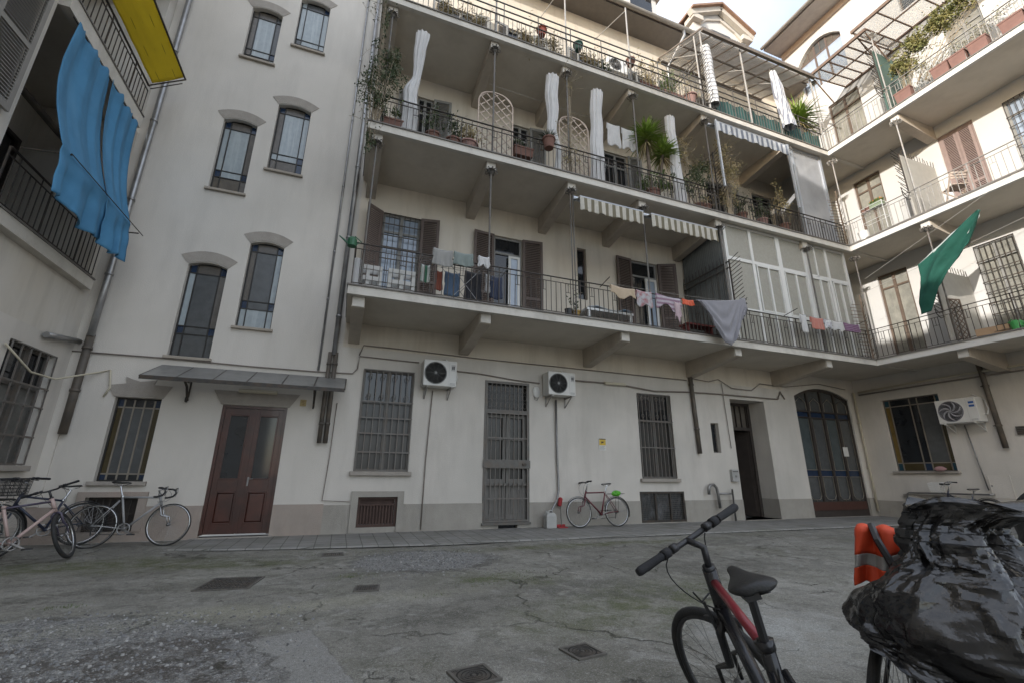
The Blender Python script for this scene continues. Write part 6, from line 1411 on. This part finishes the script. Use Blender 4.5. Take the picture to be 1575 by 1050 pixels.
# line outside the railing
def line(label, p, q, arms=True):
    t = thing('washing_line', label, 'washing line', p); d_ = Vector(q)-Vector(p); m = MB(); m.tube([d_*i/10+Vector((0,0,-.04*math.sin(math.pi*i/10))) for i in range(11)], .005, 4); m.build('line', rope, t)
    if arms:
        m = MB()
        for e in (Vector((0,0,0)), d_): m.tube([e+Vector((0,.32,.02)), e+Vector((0,-.12,.10))], .010, 5)
        m.build('arm', iron, t)
line('washing line with colourful laundry outside the first gallery railing', (5.40,8.20,5.50), (9.62,8.20,5.62))
line('washing line with small laundry in front of the glazed veranda', (11.45,8.20,5.58), (14.3,8.20,5.60))
hung('beige towel at the left end of the outer washing line', 5.48, 6.16, 5.48, .24, 8.20, C_('beige_towel', (.45,.35,.245)), slope=-.02, jag=.25)
hung('red and white patterned cloth beside the beige towel', 6.19, 6.63, 5.46, .38, 8.19, pm('red_white_print', (.40,.39,.40), .9, var=.2, scale=20, tint=(.28,.05,.06), tint_amt=1.0, tint_scale=7), jag=.12)
hung('pale pink and mauve striped cloth on the outer washing line', 6.76, 7.50, 5.46, .30, 8.20, pc('mauve_stripes', (.42,.37,.40), (.24,.15,.20), .11, 2), slope=-.05, jag=.3)
hung('narrow pink garment hanging under the mauve striped cloth', 7.28, 7.44, 5.30, .46, 8.17, C_('soft_pink', (.45,.34,.36)), jag=.2)
hung('bright coral red cloth left of the big lavender sheet', 7.56, 7.90, 5.44, .15, 8.20, C_('coral_red', (.60,.11,.05)))
def sheetfn(u, v):
    prof = [(0,.03),(.1,.30),(.25,.75),(.42,1.08),(.58,1.22),(.70,1.10),(.82,.86),(.93,.62),(1,.40)]
    for (a, d0), (b, d1) in zip(prof[:-1], prof[1:]):
        if a <= u <= b: dr = lerp(d0, d1, (u-a)/(b-a)); break
    x = 7.86+1.66*u; zt = 5.40+.26*u-.03*math.sin(math.pi*u)
    xc = 8.80; xx = x+(xc-x)*.22*v*v
    fold = .035*math.sin(((u-.5)**2*14+v*3.2)*6)*v+.02*math.sin(u*30)*v
    return (xx, 8.08-.04*v+fold, zt-dr*v)
cloth('bed_sheet', 'large lavender grey sheet hanging in a point over the first gallery edge', 'sheet', sheetfn, 60, 40, grey_cloth, (8.7,8.1,5.5))
hung('rumpled lavender edge of cloth beside the big hanging sheet', 9.40, 9.58, 5.72, .40, 8.12, grey_cloth, jag=.3)
hung('thin white stocking in front of the glazed veranda', 11.62, 11.86, 5.58, .52, 8.18, white_cloth)
hung('salmon towel in front of the glazed veranda', 12.03, 12.54, 5.56, .34, 8.18, C_('salmon_towel', (.44,.17,.13)))
hung('white cloth with dark print right of the salmon towel', 12.58, 12.88, 5.56, .24, 8.18, pm('white_print', (.58,.58,.58), .9, tint=(.2,.18,.25), tint_amt=.8, tint_scale=14), jag=.2)
hung('plain white cloth before the purple striped one', 12.92, 13.37, 5.55, .26, 8.18, white_cloth, jag=.12)
hung('purple striped cloth at the right end of the veranda line', 13.42, 14.05, 5.56, .24, 8.18, pc('purple_stripes', (.13,.045,.11), (.25,.17,.24), .055, 2))
hung('white towel left of its twin on the second gallery line', 6.18, 6.62, 11.02, .76, 8.95, white_cloth, group='white towels on the second gallery', back=.3, jag=.05)
hung('white towel nearer the yucca on the second gallery line', 6.68, 7.12, 11.0, .72, 8.95, white_cloth, group='white towels on the second gallery', back=.3, jag=.08)
line('thin washing line under the ceiling of the second gallery', (2.6,8.95,11.05), (9.4,8.95,11.0), False)
line('long washing line crossing in front of the right building', (14.4,7.9,7.0), (14.4,1.0,9.4), False)
line('lower wire crossing in front of the right building', (14.5,8.3,6.6), (14.5,.5,7.7), False)
gp = [(0,1.40),(.12,1.46),(.28,.98),(.45,.80),(.62,.78),(.8,.62),(.92,.30),(1,.06)]
def greenfn(u, v):
    for (a, d0), (b, d1) in zip(gp[:-1], gp[1:]):
        if a <= u <= b: dr = lerp(d0, d1, (u-a)/(b-a)); break
    y = lerp(6.56, 5.06, u)+.22*v*(1-u)*.9; z = lerp(6.84, 7.68, u)-dr*v
    return (14.38+.07*math.sin(u*9+v*5+fbm((u*3,v*3,1))*2)*v+.05*math.sin(v*7+u*5)+.03*fbm((u*6,v*6,0)), y+.02*math.sin(v*14)*u, z)
cloth('hanging_sheet', 'dark green sheet blowing from the line in front of the right balcony', 'cloth', greenfn, 50, 30, translucent(pm('bottle_green', (.016,.105,.075), .88, var=.22, scale=3), .3), (14.4,6.5,6.8))
cloth('folded_cloth', 'pale folded top of cloth behind the green sheet on the line', 'cloth', lambda u, v: (14.43+.01*math.sin(u*20), lerp(6.54,5.10,u), lerp(6.88,7.72,u)-(.06+.30*max(0,math.sin((u-.45)*5)))*v), 40, 6, pm('pale_green_grey', (.40,.44,.42), .85), (14.4,6.5,6.9))

# ------------------------------------------------------------------ trellises, plants
def trellis(label, x0, x1, z0, zs, zc, y, rot=0, mat=wood_pale, cell=.19):
    t = thing('trellis', label, 'trellis', ((x0+x1)/2, y, z0), rot); w_ = x1-x0; h1 = zs-z0; h2 = zc-z0
    top = lambda x: h1+(h2-h1)*math.sqrt(max(0, 1-(2*x/w_)**2)) if h2 > h1 else h1
    m = MB(); m.bar((-w_/2,0,0),(-w_/2,0,h1),.03); m.bar((w_/2,0,0),(w_/2,0,h1),.03); P = [(-w_/2+w_*i/14,0,top(-w_/2+w_*i/14)) for i in range(15)]
    for a, b in zip(P[:-1], P[1:]): m.bar(a,b,.03)
    m.build('frame', mat, t); m = MB()
    k = -w_
    for s in (-1, 1):
        c = -w_/2-h2
        while c < w_/2+h2:
            seg = []
            for i in range(61):
                z = h2*i/60; x = c+s*z if s > 0 else -(c)-z
                if abs(x) <= w_/2 and z <= top(x): seg.append((x, .012*s, z))
            if len(seg) > 2: m.bar(seg[0], seg[-1], .026, .008, up=(0,1,0))
            c += cell*1.41
    m.build('lattice', mat, t)
trellis('arched pale wooden trellis on the left half of the second gallery', 2.27, 3.17, 8.5, 10.18, 10.50, 8.66)
trellis('arched wooden trellis overgrown by a climber beside the thin post', 4.50, 5.37, 8.5, 10.20, 10.50, 8.68)
trellis('square brown wooden trellis leaning on the divider of the right balcony', -.20, .20, 4.68, 5.95, 5.95, 0, mat=wood_brown, cell=.11)
o = [x for x in C.objects if x.name.startswith('trellis') and not x.parent][-1]; o.location = (15.45, 6.50, 4.68); o.rotation_euler = (0,0,R(-14))

def plant(name, label, cat, base, blobs, leaf_mat, n, ls, lw, stems=6, twigs=twig, up=.4, pot=None, spread=None, straggle=0, group=None):
    """leafy plant: blobs = (dx,dy,dz,rx,ry,rz) volumes filled with small leaves on thin stems"""
    t = thing(name, label, cat, base, 0, group); m = MB(); sm = MB(); tot = sum(b[3]*b[4]*b[5] for b in blobs)
    for bx, by, bz, rx, ry, rz in blobs:
        k = max(10, int(n*(rx*ry*rz)/tot)); cl = [(rnd.gauss(0,.45), rnd.gauss(0,.45), rnd.gauss(0,.45)) for _ in range(max(5, k//22))]
        for _ in range(k):
            c = rnd.choice(cl); p = Vector((bx+rx*(c[0]+rnd.gauss(0,.16)), by+ry*(c[1]+rnd.gauss(0,.16)), bz+rz*(c[2]+rnd.gauss(0,.16))))
            m.leaf(p, (rnd.uniform(-1,1), rnd.uniform(-1,1), rnd.uniform(-.7,1)+up), ls*rnd.uniform(.6,1.3), lw*rnd.uniform(.7,1.2))
        for c in cl[:stems]:
            q = Vector((bx+rx*c[0], by+ry*c[1], bz+rz*c[2])); b0 = Vector((bx*.3+rnd.uniform(-.05,.05), by*.3, 0)); sm.tube([b0, (b0+q)/2+Vector((rnd.uniform(-.06,.06), rnd.uniform(-.06,.06), .06)), q], [.009,.006,.003], 4)
    for _ in range(straggle):
        bx, by, bz, rx, ry, rz = rnd.choice(blobs); p = Vector((bx+rx*rnd.uniform(-.6,.6), by+ry*rnd.uniform(-.6,.6), bz+rz*rnd.uniform(-.6,.6))); d_ = Vector((rnd.uniform(-1,1), rnd.uniform(-1,.3), rnd.uniform(-.4,.9))).normalized(); pts = [p]
        for i in range(rnd.randint(4, 8)):
            d_ = (d_+Vector((rnd.uniform(-.4,.4), rnd.uniform(-.4,.4), rnd.uniform(-.4,.35)))).normalized(); p = p+d_*.085; pts.append(p)
            if rnd.random() < .75: m.leaf(p, (rnd.uniform(-1,1), rnd.uniform(-1,1), rnd.uniform(-.5,1)), ls*.9, lw*.9)
        sm.tube(pts, .0035, 3)
    m.build('foliage', leaf_mat, t)
    if sm.v: sm.build('stem', twigs, t)
    if pot:
        kind, w_, h_, mat = pot; m = MB()
        if kind == 'round': m.lathe([(w_*.36,-h_),(w_*.48,-.03),(w_*.54,-.03),(w_*.54,.01),(w_*.46,.01),(w_*.44,-.03),(.001,-.03)], 18)
        else:
            m.add([(-w_/2+.02,-.09,-h_),(w_/2-.02,-.09,-h_),(w_/2-.02,.09,-h_),(-w_/2+.02,.09,-h_),(-w_/2,-.11,0),(w_/2,-.11,0),(w_/2,.11,0),(-w_/2,.11,0)], [(0,3,2,1),(0,1,5,4),(1,2,6,5),(2,3,7,6),(3,0,4,7)]); frame_ring_xy(m, w_/2+.01, .12, .025, -.035, .005); m.box(-w_/2+.02, w_/2-.02, -.10, .10, -.04, -.03)
        m.build('pot', mat, t)
    return t
# left end creeper of the second gallery
plant('creeper', 'dark green creeper climbing the left end post of the second gallery', 'plant', (-.12, 8.48, 8.5), [(.08,0,.45,.22,.2,.45),(.14,.0,1.3,.36,.25,.5),(.18,0,1.95,.26,.2,.4),(-.12,0,.9,.28,.2,.45),(.02,0,2.8,.10,.1,.7),(-.02,.0,-.3,.12,.1,.5)], leaf_dark, 2600, .062, .036, straggle=40)
def longleaf(m, p, d_, L_, w_, droop, seg=5):
    p = Vector(p); d_ = Vector(d_).normalized(); s = d_.cross(Vector((0,0,1)))
    if s.length < .05: s = Vector((1,0,0))
    s.normalize(); vs = []
    for i in range(seg+1):
        t = i/seg; q = p+d_*L_*t+Vector((0,0,-droop*t*t*L_)); ww = w_*(1-t)**.6*(.6+.8*min(t*4,.5)); vs += [q-s*ww/2, q+s*ww/2+Vector((0,0,.0))]
    m.add(vs, [(2*i,2*i+1,2*i+3,2*i+2) for i in range(seg)])
def yucca(label, base, heads, leaf=leaf_bright, dead=True):
    t = thing('yucca', label, 'plant', base); m = MB(); tr = MB(); dm = MB()
    for hx, hy, hz, L_, n in heads:
        tr.tube([(hx*.2,hy*.2,-.1),(hx*.7,hy*.7,hz*.5),(hx,hy,hz)], [.06,.05,.045], 8)
        for k in range(n):
            a = rnd.uniform(0,6.283); e = rnd.uniform(-.35,1.45); d_ = (math.cos(a)*math.cos(e), math.sin(a)*math.cos(e), math.sin(e)); longleaf(m, (hx,hy,hz+rnd.uniform(-.05,.18)), d_, L_*rnd.uniform(.6,1.1), .055, rnd.uniform(.05,.45))
        for k in range(n//5 if dead else 0):
            a = rnd.uniform(0,6.283); e = rnd.uniform(-1.2,-.5); longleaf(dm, (hx,hy,hz-.1), (math.cos(a)*math.cos(e), math.sin(a)*math.cos(e), math.sin(e)), L_*.7, .04, .3)
    m.build('leaves', leaf, t); tr.build('trunk', bark, t)
    if dm.v: dm.build('withered_leaves', leaf_dry, t)
    m = MB(); m.lathe([(.14,-.02),(.19,.30),(.21,.30),(.21,.34),(.17,.34),(.16,.3),(.001,.3)], 18, (0,0,0)); m.build('pot', terracotta, t)
yucca('tall yucca with two bright green spiky heads on the second gallery', (7.40, 8.72, 8.48), [(-.05,0,2.12,.66,300),(.48,.0,1.72,.58,250)])
yucca('bushy bright green yucca behind the netting in the top corner', (14.5, 8.85, 12.25), [(0,0,1.55,.95,170),(.3,.15,1.3,.85,120),(-.3,.1,1.35,.85,120)], dead=True)
P_ = plant
P_('potted_plant', 'leafy green shrub low behind the railing under the yucca', 'plant', (7.35, 8.68, 8.78), [(-.2,0,.25,.3,.18,.3),(.35,0,.35,.35,.18,.3),(.75,0,.45,.2,.15,.25)], leaf_mid, 800, .085, .045, pot=('round',.34,.3,terracotta), straggle=8)
P_('potted_plant', 'dark ivy-like shrub right of the last white curtain', 'plant', (9.05, 8.75, 8.78), [(0,0,.85,.42,.25,.45),(.3,0,1.35,.4,.2,.35),(-.3,0,.5,.3,.2,.3)], leaf_dark, 1200, .07, .04, pot=('round',.36,.3,terracotta), straggle=10)
P_('climber', 'dry straw coloured climber around the right post of the second gallery', 'plant', (9.82, 8.42, 8.5), [(.0,0,.6,.25,.2,.5),(.1,0,1.5,.28,.2,.6),(.35,0,1.55,.35,.2,.3),(.05,0,2.2,.2,.15,.4)], leaf_dry, 1700, .085, .024, straggle=70)
P_('climber', 'thin dry climber with brown tips behind the last white curtain', 'plant', (8.95, 8.8, 10.2), [(0,0,.2,.5,.2,.2),(-.1,0,.75,.15,.12,.4),(.4,0,.1,.4,.2,.15)], leaf_dry, 380, .07, .028, straggle=20)
P_('climber', 'leafless climber winding up the thin post beside the overgrown trellis', 'plant', (4.72, 8.52, 8.5), [(0,0,1.4,.06,.06,1.2),(0,0,.5,.3,.15,.3),(0,0,2.9,.18,.12,.2)], leaf_dry, 260, .05, .025, straggle=22)
for lab, x, z, w_, kind, mat_, lf, n, bl in (
 ('terracotta trough of green leaves at the left end of the second gallery', .28, 8.80, .46, 'box', terracotta, leaf_mid, 130, [(0,0,.15,.2,.1,.15)]),
 ('dark leafy plant in a terracotta pot before the grey shutter', 1.2, 8.72, .34, 'round', terracotta, leaf_dark, 300, [(0,0,.35,.25,.18,.35)]),
 ('bushy pot plant between dark leafy plant and first trellis', 1.68, 8.70, .36, 'round', terracotta, leaf_dark, 380, [(0,0,.38,.3,.2,.34)]),
 ('withered plant in a terracotta bowl just left of the first trellis', 2.05, 8.70, .46, 'round', terr_pale, leaf_dry, 330, [(0,0,.35,.26,.18,.32)]),
 ('green plant in a trough behind the railing right of the first trellis', 3.45, 9.0, .50, 'box', terracotta, leaf_dark, 160, [(0,0,.16,.22,.1,.14)]),
 ('small terracotta pot of dry stalks near the right end of the second gallery', 9.2, 8.72, .34, 'round', terracotta, leaf_dry, 90, [(0,0,.2,.18,.12,.2)]),
 ('dark foliage pot standing behind the second gallery railing right of the dry climber', 10.6, 8.78, .32, 'round', terracotta, leaf_dark, 420, [(0,0,.36,.36,.18,.3)]),
 ('feathery reddish plant in a pot near the panel screen', 12.35, 8.80, .34, 'round', terracotta, leaf_dry, 420, [(0,0,.75,.3,.2,.5)]),
 ('low dark shrub pot in the middle under the blue striped awning', 11.4, 8.76, .36, 'round', terr_pale, leaf_dark, 420, [(0,0,.3,.4,.18,.28)]),
 ('yellow flower pot with a wispy plant beside the twin post on the first gallery', 4.80, 4.86, .20, 'round', pm('ochre_pot', (.40,.25,.06), .6), leaf_dark, 60, [(0,0,.45,.1,.08,.5)])):
    P_('potted_plant', lab, 'plant', (x, 8.66, z), bl, lf, n, .075, .035, pot=(kind, w_, .24, mat_), straggle=3)
yt = thing('hanging_pot', 'spiky grey-green agave in a terracotta pot hooked on the railing', 'plant', (4.02, 8.33, 9.22)); m = MB()
for k in range(60): a = rnd.uniform(0,6.283); e = rnd.uniform(.1,1.4); longleaf(m, (0,0,0), (math.cos(a)*math.cos(e), math.sin(a)*math.cos(e), math.sin(e)), .34, .03, .25)
m.build('leaves', pm('grey_green_leaf', (.11,.14,.10), .6, var=.3), yt); m = MB(); m.lathe([(.11,-.27),(.15,-.03),(.17,-.03),(.17,.01),(.14,.01),(.001,-.02)], 18); m.build('pot', terracotta, yt)
# planters along the top gallery
for i, (lab, x, w_, lf, n, hh, st_) in enumerate((
 ('frosted dry grass trough at the left end of the top gallery', 1.35, .8, leaf_dry, 260, .28, 10), ('second trough of withered stalks on the top gallery', 2.1, .7, leaf_dry, 260, .3, 12),
 ('dry tangled planter left of the second post on the top gallery', 3.6, .8, leaf_dry, 300, .36, 14), ('pale straw planter just left of the third post, top gallery', 4.4, .5, leaf_dry, 240, .42, 14),
 ('green and straw planter beneath the small air conditioner', 5.5, .8, leaf_dry, 300, .3, 10), ('dark green clump between third and fourth posts, top gallery', 6.1, .5, leaf_dark, 300, .34, 6),
 ('tall yellowing grass planter right of the fourth post, top gallery', 7.6, .7, leaf_dry, 340, .55, 16), ('leafy green and yellow bush before the furled curtain', 8.45, .7, leaf_mid, 520, .55, 14), ('brown creeping planter at the furled curtain', 9.15, .5, leaf_dry, 280, .35, 10))):
    P_('planter', lab, 'plant', (x, 8.72, 12.48 if i not in (6, 7) else 12.6), [(0,0,hh*.6,w_*.45,.14,hh)], lf, n*2, .10, .026, pot=('box', w_, .22, terr_pale if i % 2 else terracotta), straggle=st_)
for lab, x, z, mat_ in (('small red flower pot on the upper rails of the top gallery', 4.0, 13.15, pm('red_pot', (.40,.10,.06), .6)), ('big pale terracotta pot at the right end of the top gallery', 9.1, 12.62, terr_pale), ('terracotta pot clipped to the rails beside the fourth post', 6.95, 13.25, terracotta), ('dark green bottle crate behind the rails below the small air conditioner', 5.15, 13.1, pm('green_crate', (.03,.10,.07), .5))):
    t = thing('flower_pot', lab, 'pot', (x, 8.62, z)); m = MB(); q = 1.6 if 'big' in lab else 1; m.lathe([(.09*q,-.2*q),(.13*q,-.02),(.15*q,-.02),(.15*q,.02),(.12*q,.02),(.001,-.01)], 18); m.build('pot', mat_, t); m = MB()
    for k in range(30): m.leaf((rnd.uniform(-.08,.08)*q,rnd.uniform(-.08,.08)*q,0), (rnd.uniform(-1,1),rnd.uniform(-1,1),1.2), .16, .03)
    m.build('foliage', leaf_dry, t)
# top right balcony: yellowing hedge above terracotta troughs
for i, (lab, y, w_) in enumerate((('terracotta trough next to the green divider on the top right balcony', 6.05, .42), ('double terracotta trough in the middle of the top right balcony', 5.12, .40), ('terracotta trough right of the middle one, top right balcony', 4.72, .36), ('terracotta trough farther right, top right balcony', 4.28, .40), ('terracotta trough at the right picture edge, top right balcony', 3.60, .46), ('last terracotta trough cut by the picture edge, top right balcony', 3.1, .46))):
    t = thing('planter_trough', lab, 'planter', (15.06, y, 12.24), R(-90)); m = MB(); m.add([(-w_/2+.02,-.10,0),(w_/2-.02,-.10,0),(w_/2-.02,.10,0),(-w_/2+.02,.10,0),(-w_/2,-.13,.36),(w_/2,-.13,.36),(w_/2,.13,.36),(-w_/2,.13,.36)], [(0,3,2,1),(0,1,5,4),(1,2,6,5),(2,3,7,6),(3,0,4,7)]); frame_ring_xy(m, w_/2+.01, .14, .03, .33, .38); m.build('trough', pm('weathered_trough', (.20,.11,.09), .8, var=.25, scale=6), t); m = MB(); m.box(-w_/2+.02,w_/2-.02,-.11,.11,.30,.33); m.build('earth', soil, t)
leaf_gold = pm('golden_leaf', (.22,.20,.065), .6, var=.5, scale=6, tint=(.09,.115,.035), tint_amt=.8, tint_scale=4)
P_('climbing_hedge', 'yellow-green climbing hedge along the top right balcony railing', 'hedge', (15.15, 6.1, 12.6), [(0,-.1,1.0,.2,.3,.30),(0,-.6,1.35,.22,.4,.35),(0,-1.2,1.5,.22,.4,.35),(0,-1.8,1.6,.22,.4,.35),(0,-2.4,1.7,.22,.4,.4),(0,-.35,.75,.15,.3,.25)], leaf_gold, 6500, .075, .05, straggle=60)
P_('creeper', 'white-flowered creeper lower behind the top right railing', 'plant', (15.2, 5.4, 12.5), [(0,.2,.35,.15,.4,.3),(0,-.7,.5,.15,.5,.35),(0,-1.4,.6,.15,.5,.4)], pm('silvery_leaf', (.33,.32,.24), .7, var=.4), 620, .07, .03, straggle=24)
t = thing('flower_stand', 'white wire plant stand with orange flowers on the second right balcony', 'plant stand', (14.98, 7.55, 9.35), R(-90)); m = MB()
for x in (-.32,.32):
    for y in (-.12,.12): m.tube([(x,y,-.85),(x,y,.12)], .008, 5)
for z in (-.02,.10,-.4): m.tube([(-.32,-.12,z),(.32,-.12,z),(.32,.12,z),(-.32,.12,z)], .007, 4, closed=True)
for i in range(7): m.bar((-.32+.64*i/6,-.12,-.02),(-.32+.64*i/6,.12,-.02),.008)
m.build('stand', white_frame, t); m = MB(); m.box(-.05,.30,-.09,.09,.0,.15); m.build('trough', pm('sage_trough', (.20,.24,.16), .6), t); m = MB(); m.lathe([(.06,0),(.08,.13),(.09,.13),(.001,.11)], 14, (-.14,0,0)); m.lathe([(.05,0),(.065,.10),(.001,.09)], 14, (-.27,0,0)); m.build('pot', terracotta, t)
m = MB(); [m.leaf((rnd.uniform(-.02,.28),rnd.uniform(-.08,.08),.14), (rnd.uniform(-1,1),rnd.uniform(-1,1),1), .13, .04) for _ in range(120)]; m.build('foliage', leaf_mid, t); m = MB(); [m.leaf((rnd.uniform(-.02,.28),rnd.uniform(-.08,.08),.22), (rnd.uniform(-1,1),rnd.uniform(-1,1),.5), .05, .05) for _ in range(40)]; m.build('flower', pm('orange_flower', (.55,.20,.03), .6), t)
def chair(label, loc, rot):
    t = thing('folding_chair', label, 'chair', loc, rot); m = MB()
    for x in (-.2,.2): m.bar((x,-.2,0),(x,.22,.80),.025,.03); m.bar((x,.2,0),(x,-.2,.45),.025,.03)
    m.build('frame', wood_pale, t); m = MB(); [m.box(-.2,.2,-.2+.08*k,-.14+.08*k,.44,.46) for k in range(5)]; m.build('seat', wood_pale, t); m = MB(); [m.box(-.2,.2,.17+.02*k,.185+.02*k,.62+.07*k,.67+.07*k) for k in range(3)]; m.build('backrest', wood_pale, t)
chair('folding wooden chair behind the second right balcony railing', (15.2, 5.65, 8.48), R(150))
t = thing('bucket', 'white bucket and rubble at the corner of the second right balcony', 'bucket', (15.05, 8.0, 8.48)); m = MB(); m.lathe([(.12,0),(.15,.28),(.16,.28),(.16,.30),(.001,.27)], 16); m.build('bucket', white_pl, t, smooth=False)
t = thing('cardboard_box', 'brown cardboard box on the floor of the first right balcony', 'box', (15.1, 5.75, 4.67), R(10)); m = MB(); m.box(-.15,.15,-.3,.3,0,.18); m.build('box', pm('cardboard', (.33,.22,.13), .9), t); 
t = thing('watering_can', 'bright green watering can on the first right balcony beside the box', 'watering can', (15.05, 5.30, 4.67)); m = MB(); m.lathe([(.11,0),(.12,.18),(.08,.22),(.001,.22)], 14); m.tube([(0,-.1,.06),(0,-.25,.2),(0,-.3,.26)], [.03,.018,.014], 8); m.tube([(0,.1,.05),(0,.2,.15),(0,.06,.27)], .014, 6); m.build('body', pm('bright_green', (.05,.28,.07), .5), t)
# first gallery furniture
def crate(label, x):
    t = thing('pallet_crate', label, 'crate', (x, 8.86, 4.66)); m = MB(); w_ = .27
    for y in (-.12,.12):
        for z in (.08,.26,.50): m.box(-w_,w_,y-.01,y+.01,z,z+.09)
    for xx in (-w_+.03,0,w_-.03): m.box(xx-.035,xx+.035,-.11,.11,0,.60)
    m.build('slats', pm('white_painted_wood', (.55,.54,.51), .7, var=.12), t)
crate('white slatted wooden crate at the left end of the first gallery', .12); crate('white slatted wooden crate nearer the drying rack', .79)
t = thing('rolled_mat', 'white rolled mat standing at the far left of the first gallery', 'mat', (-.10, 8.62, 4.66)); m = MB(); m.lathe([(.08,0),(.085,.01),(.085,.60),(.07,.62),(.001,.6)], 14); m.build('roll', white_cloth, t)
t = thing('lounger', 'low bench covered with blue and white cloths on the first gallery', 'bench', (5.75, 8.86, 4.66)); m = MB(); m.box(-.65,.65,-.22,.22,.30,.36); [m.box(x-.03,x+.03,y-.03,y+.03,0,.30) for x in (-.58,.58) for y in (-.18,.18)]; m.build('frame', white_frame, t); m = MB(); m.grid(lambda u, v: (-.6+1.2*u, -.24+.48*v, .38+.05*fbm((u*4,v*3,2))+.05*math.sin(u*9)*.5), 30, 12); m.build('blanket', pm('blue_white_blanket', (.50,.51,.53), .9, tint=(.06,.22,.40), tint_amt=1, tint_scale=2.2), t, smooth=True, solid=.02)
t = thing('flower_pot', 'small black pot beside the yellow flower pot', 'pot', (4.60, 8.64, 4.66)); m = MB(); m.lathe([(.07,0),(.09,.22),(.10,.22),(.001,.2)], 14); m.build('pot', black_pl, t)
t = thing('watering_can', 'dark green watering can hooked on the left end of the first gallery railing', 'watering can', (-.24, 8.34, 5.40)); m = MB(); m.lathe([(.085,0),(.09,.14),(.05,.19),(.001,.19)], 12); m.tube([(-.07,0,.05),(-.2,0,.15),(-.24,0,.18)], [.025,.015,.012], 6); m.tube([(.07,0,.04),(.17,0,.12),(.04,0,.22)], .012, 6); m.build('body', pm('dark_green_plastic', (.02,.11,.05), .45), t)
t = thing('bench', 'low red bench beside the grey side wall of the veranda', 'bench', (8.6, 8.9, 4.66)); m = MB(); m.box(-.45,.45,-.16,.16,.36,.41); [m.box(x-.025,x+.025,-.13,.13,0,.36) for x in (-.4,.4)]; m.build('bench', pm('red_wood', (.17,.035,.03), .6), t)

# ------------------------------------------------------------------ pergolas
def sheet_mat(): return pm('corrugated_translucent_sheet', (.74,.73,.72), .45, var=.22, scale=2.5, stain=(.42,.40,.37), stain_amt=.6, stain_scale=(2,2,2), alpha=.42)
t = thing('pergola', 'iron pergola roofed with corrugated sheets over the green netting', 'pergola', (9.62, 8.25, 15.28)); L_ = 5.2; ins = 2.1; rise = .95
m = MB(); m.bar((0,0,0),(L_,0,0),.09,.12); m.bar((0,ins*.45,rise*.45-.05),(L_,ins*.45,rise*.45-.05),.04,.06); m.bar((0,ins,rise),(L_,ins,rise),.06,.08)
for i in range(11): x = L_*i/10; m.bar((x,0,.05),(x,ins,rise+.05),.03,.045)
m.build('rafter', pm('old_pergola_iron', (.17,.14,.115), .7, .2, var=.25), t)
m = MB(); m.grid(lambda u, v: (L_*u, -.05+(ins+.05)*v, .09+rise*v+.012*math.sin(u*L_*60)), 220, 2); m.build('roof_sheet', sheet_mat(), t, solid=.004)
for x in (.02, 1.75, 5.15): m = MB(); m.tube([(x,.12,-3.1),(x,.12,.0)], .028, 7); m.build('post', iron_pale, t)
for x in (.02, 1.75, 3.2): m = MB(); m.bar((x,.12,-.9),(x,1.9,.75),.025); m.build('strut', iron_pale, t)
t = thing('pergola', 'rusty pergola frame with glass panes over the top right balcony near the corner', 'pergola', (14.75, 8.35, 15.4), R(-90)); L_ = 1.95
def right_pergola(t, L_, rise, n):
    m = MB(); m.bar((0,0,0),(L_,0,0),.07,.10); m.bar((0,2.0,rise),(L_,2.0,rise),.06,.06); m.bar((0,1.0,rise*.5),(L_,1.0,rise*.5),.03,.05)
    for i in range(n+1): x = L_*i/n; m.bar((x,0,.03),(x,2.0,rise+.03),.03,.05)
    for x in (.05, L_-.05): m.bar((x,.05,-.05),(x,1.0,-.9),.03,.04)
    m.build('rafter', pm('rust_brown_iron', (.17,.115,.085), .7, .2, var=.3), t); m = MB(); m.add([(0,-.03,.07),(L_,-.03,.07),(L_,2.0,rise+.07),(0,2.0,rise+.07)], [(0,1,2,3)]); m.build('roof_sheet', pm('pale_translucent_sheet', (.70,.69,.66), .4, var=.15, alpha=.32), t, solid=.004)
right_pergola(t, L_, .25, 6)
t = thing('pergola', 'second rusty pergola frame further right over the top right balcony', 'pergola', (14.75, 6.80, 15.70), R(-90)); right_pergola(t, 4.6, .25, 6)
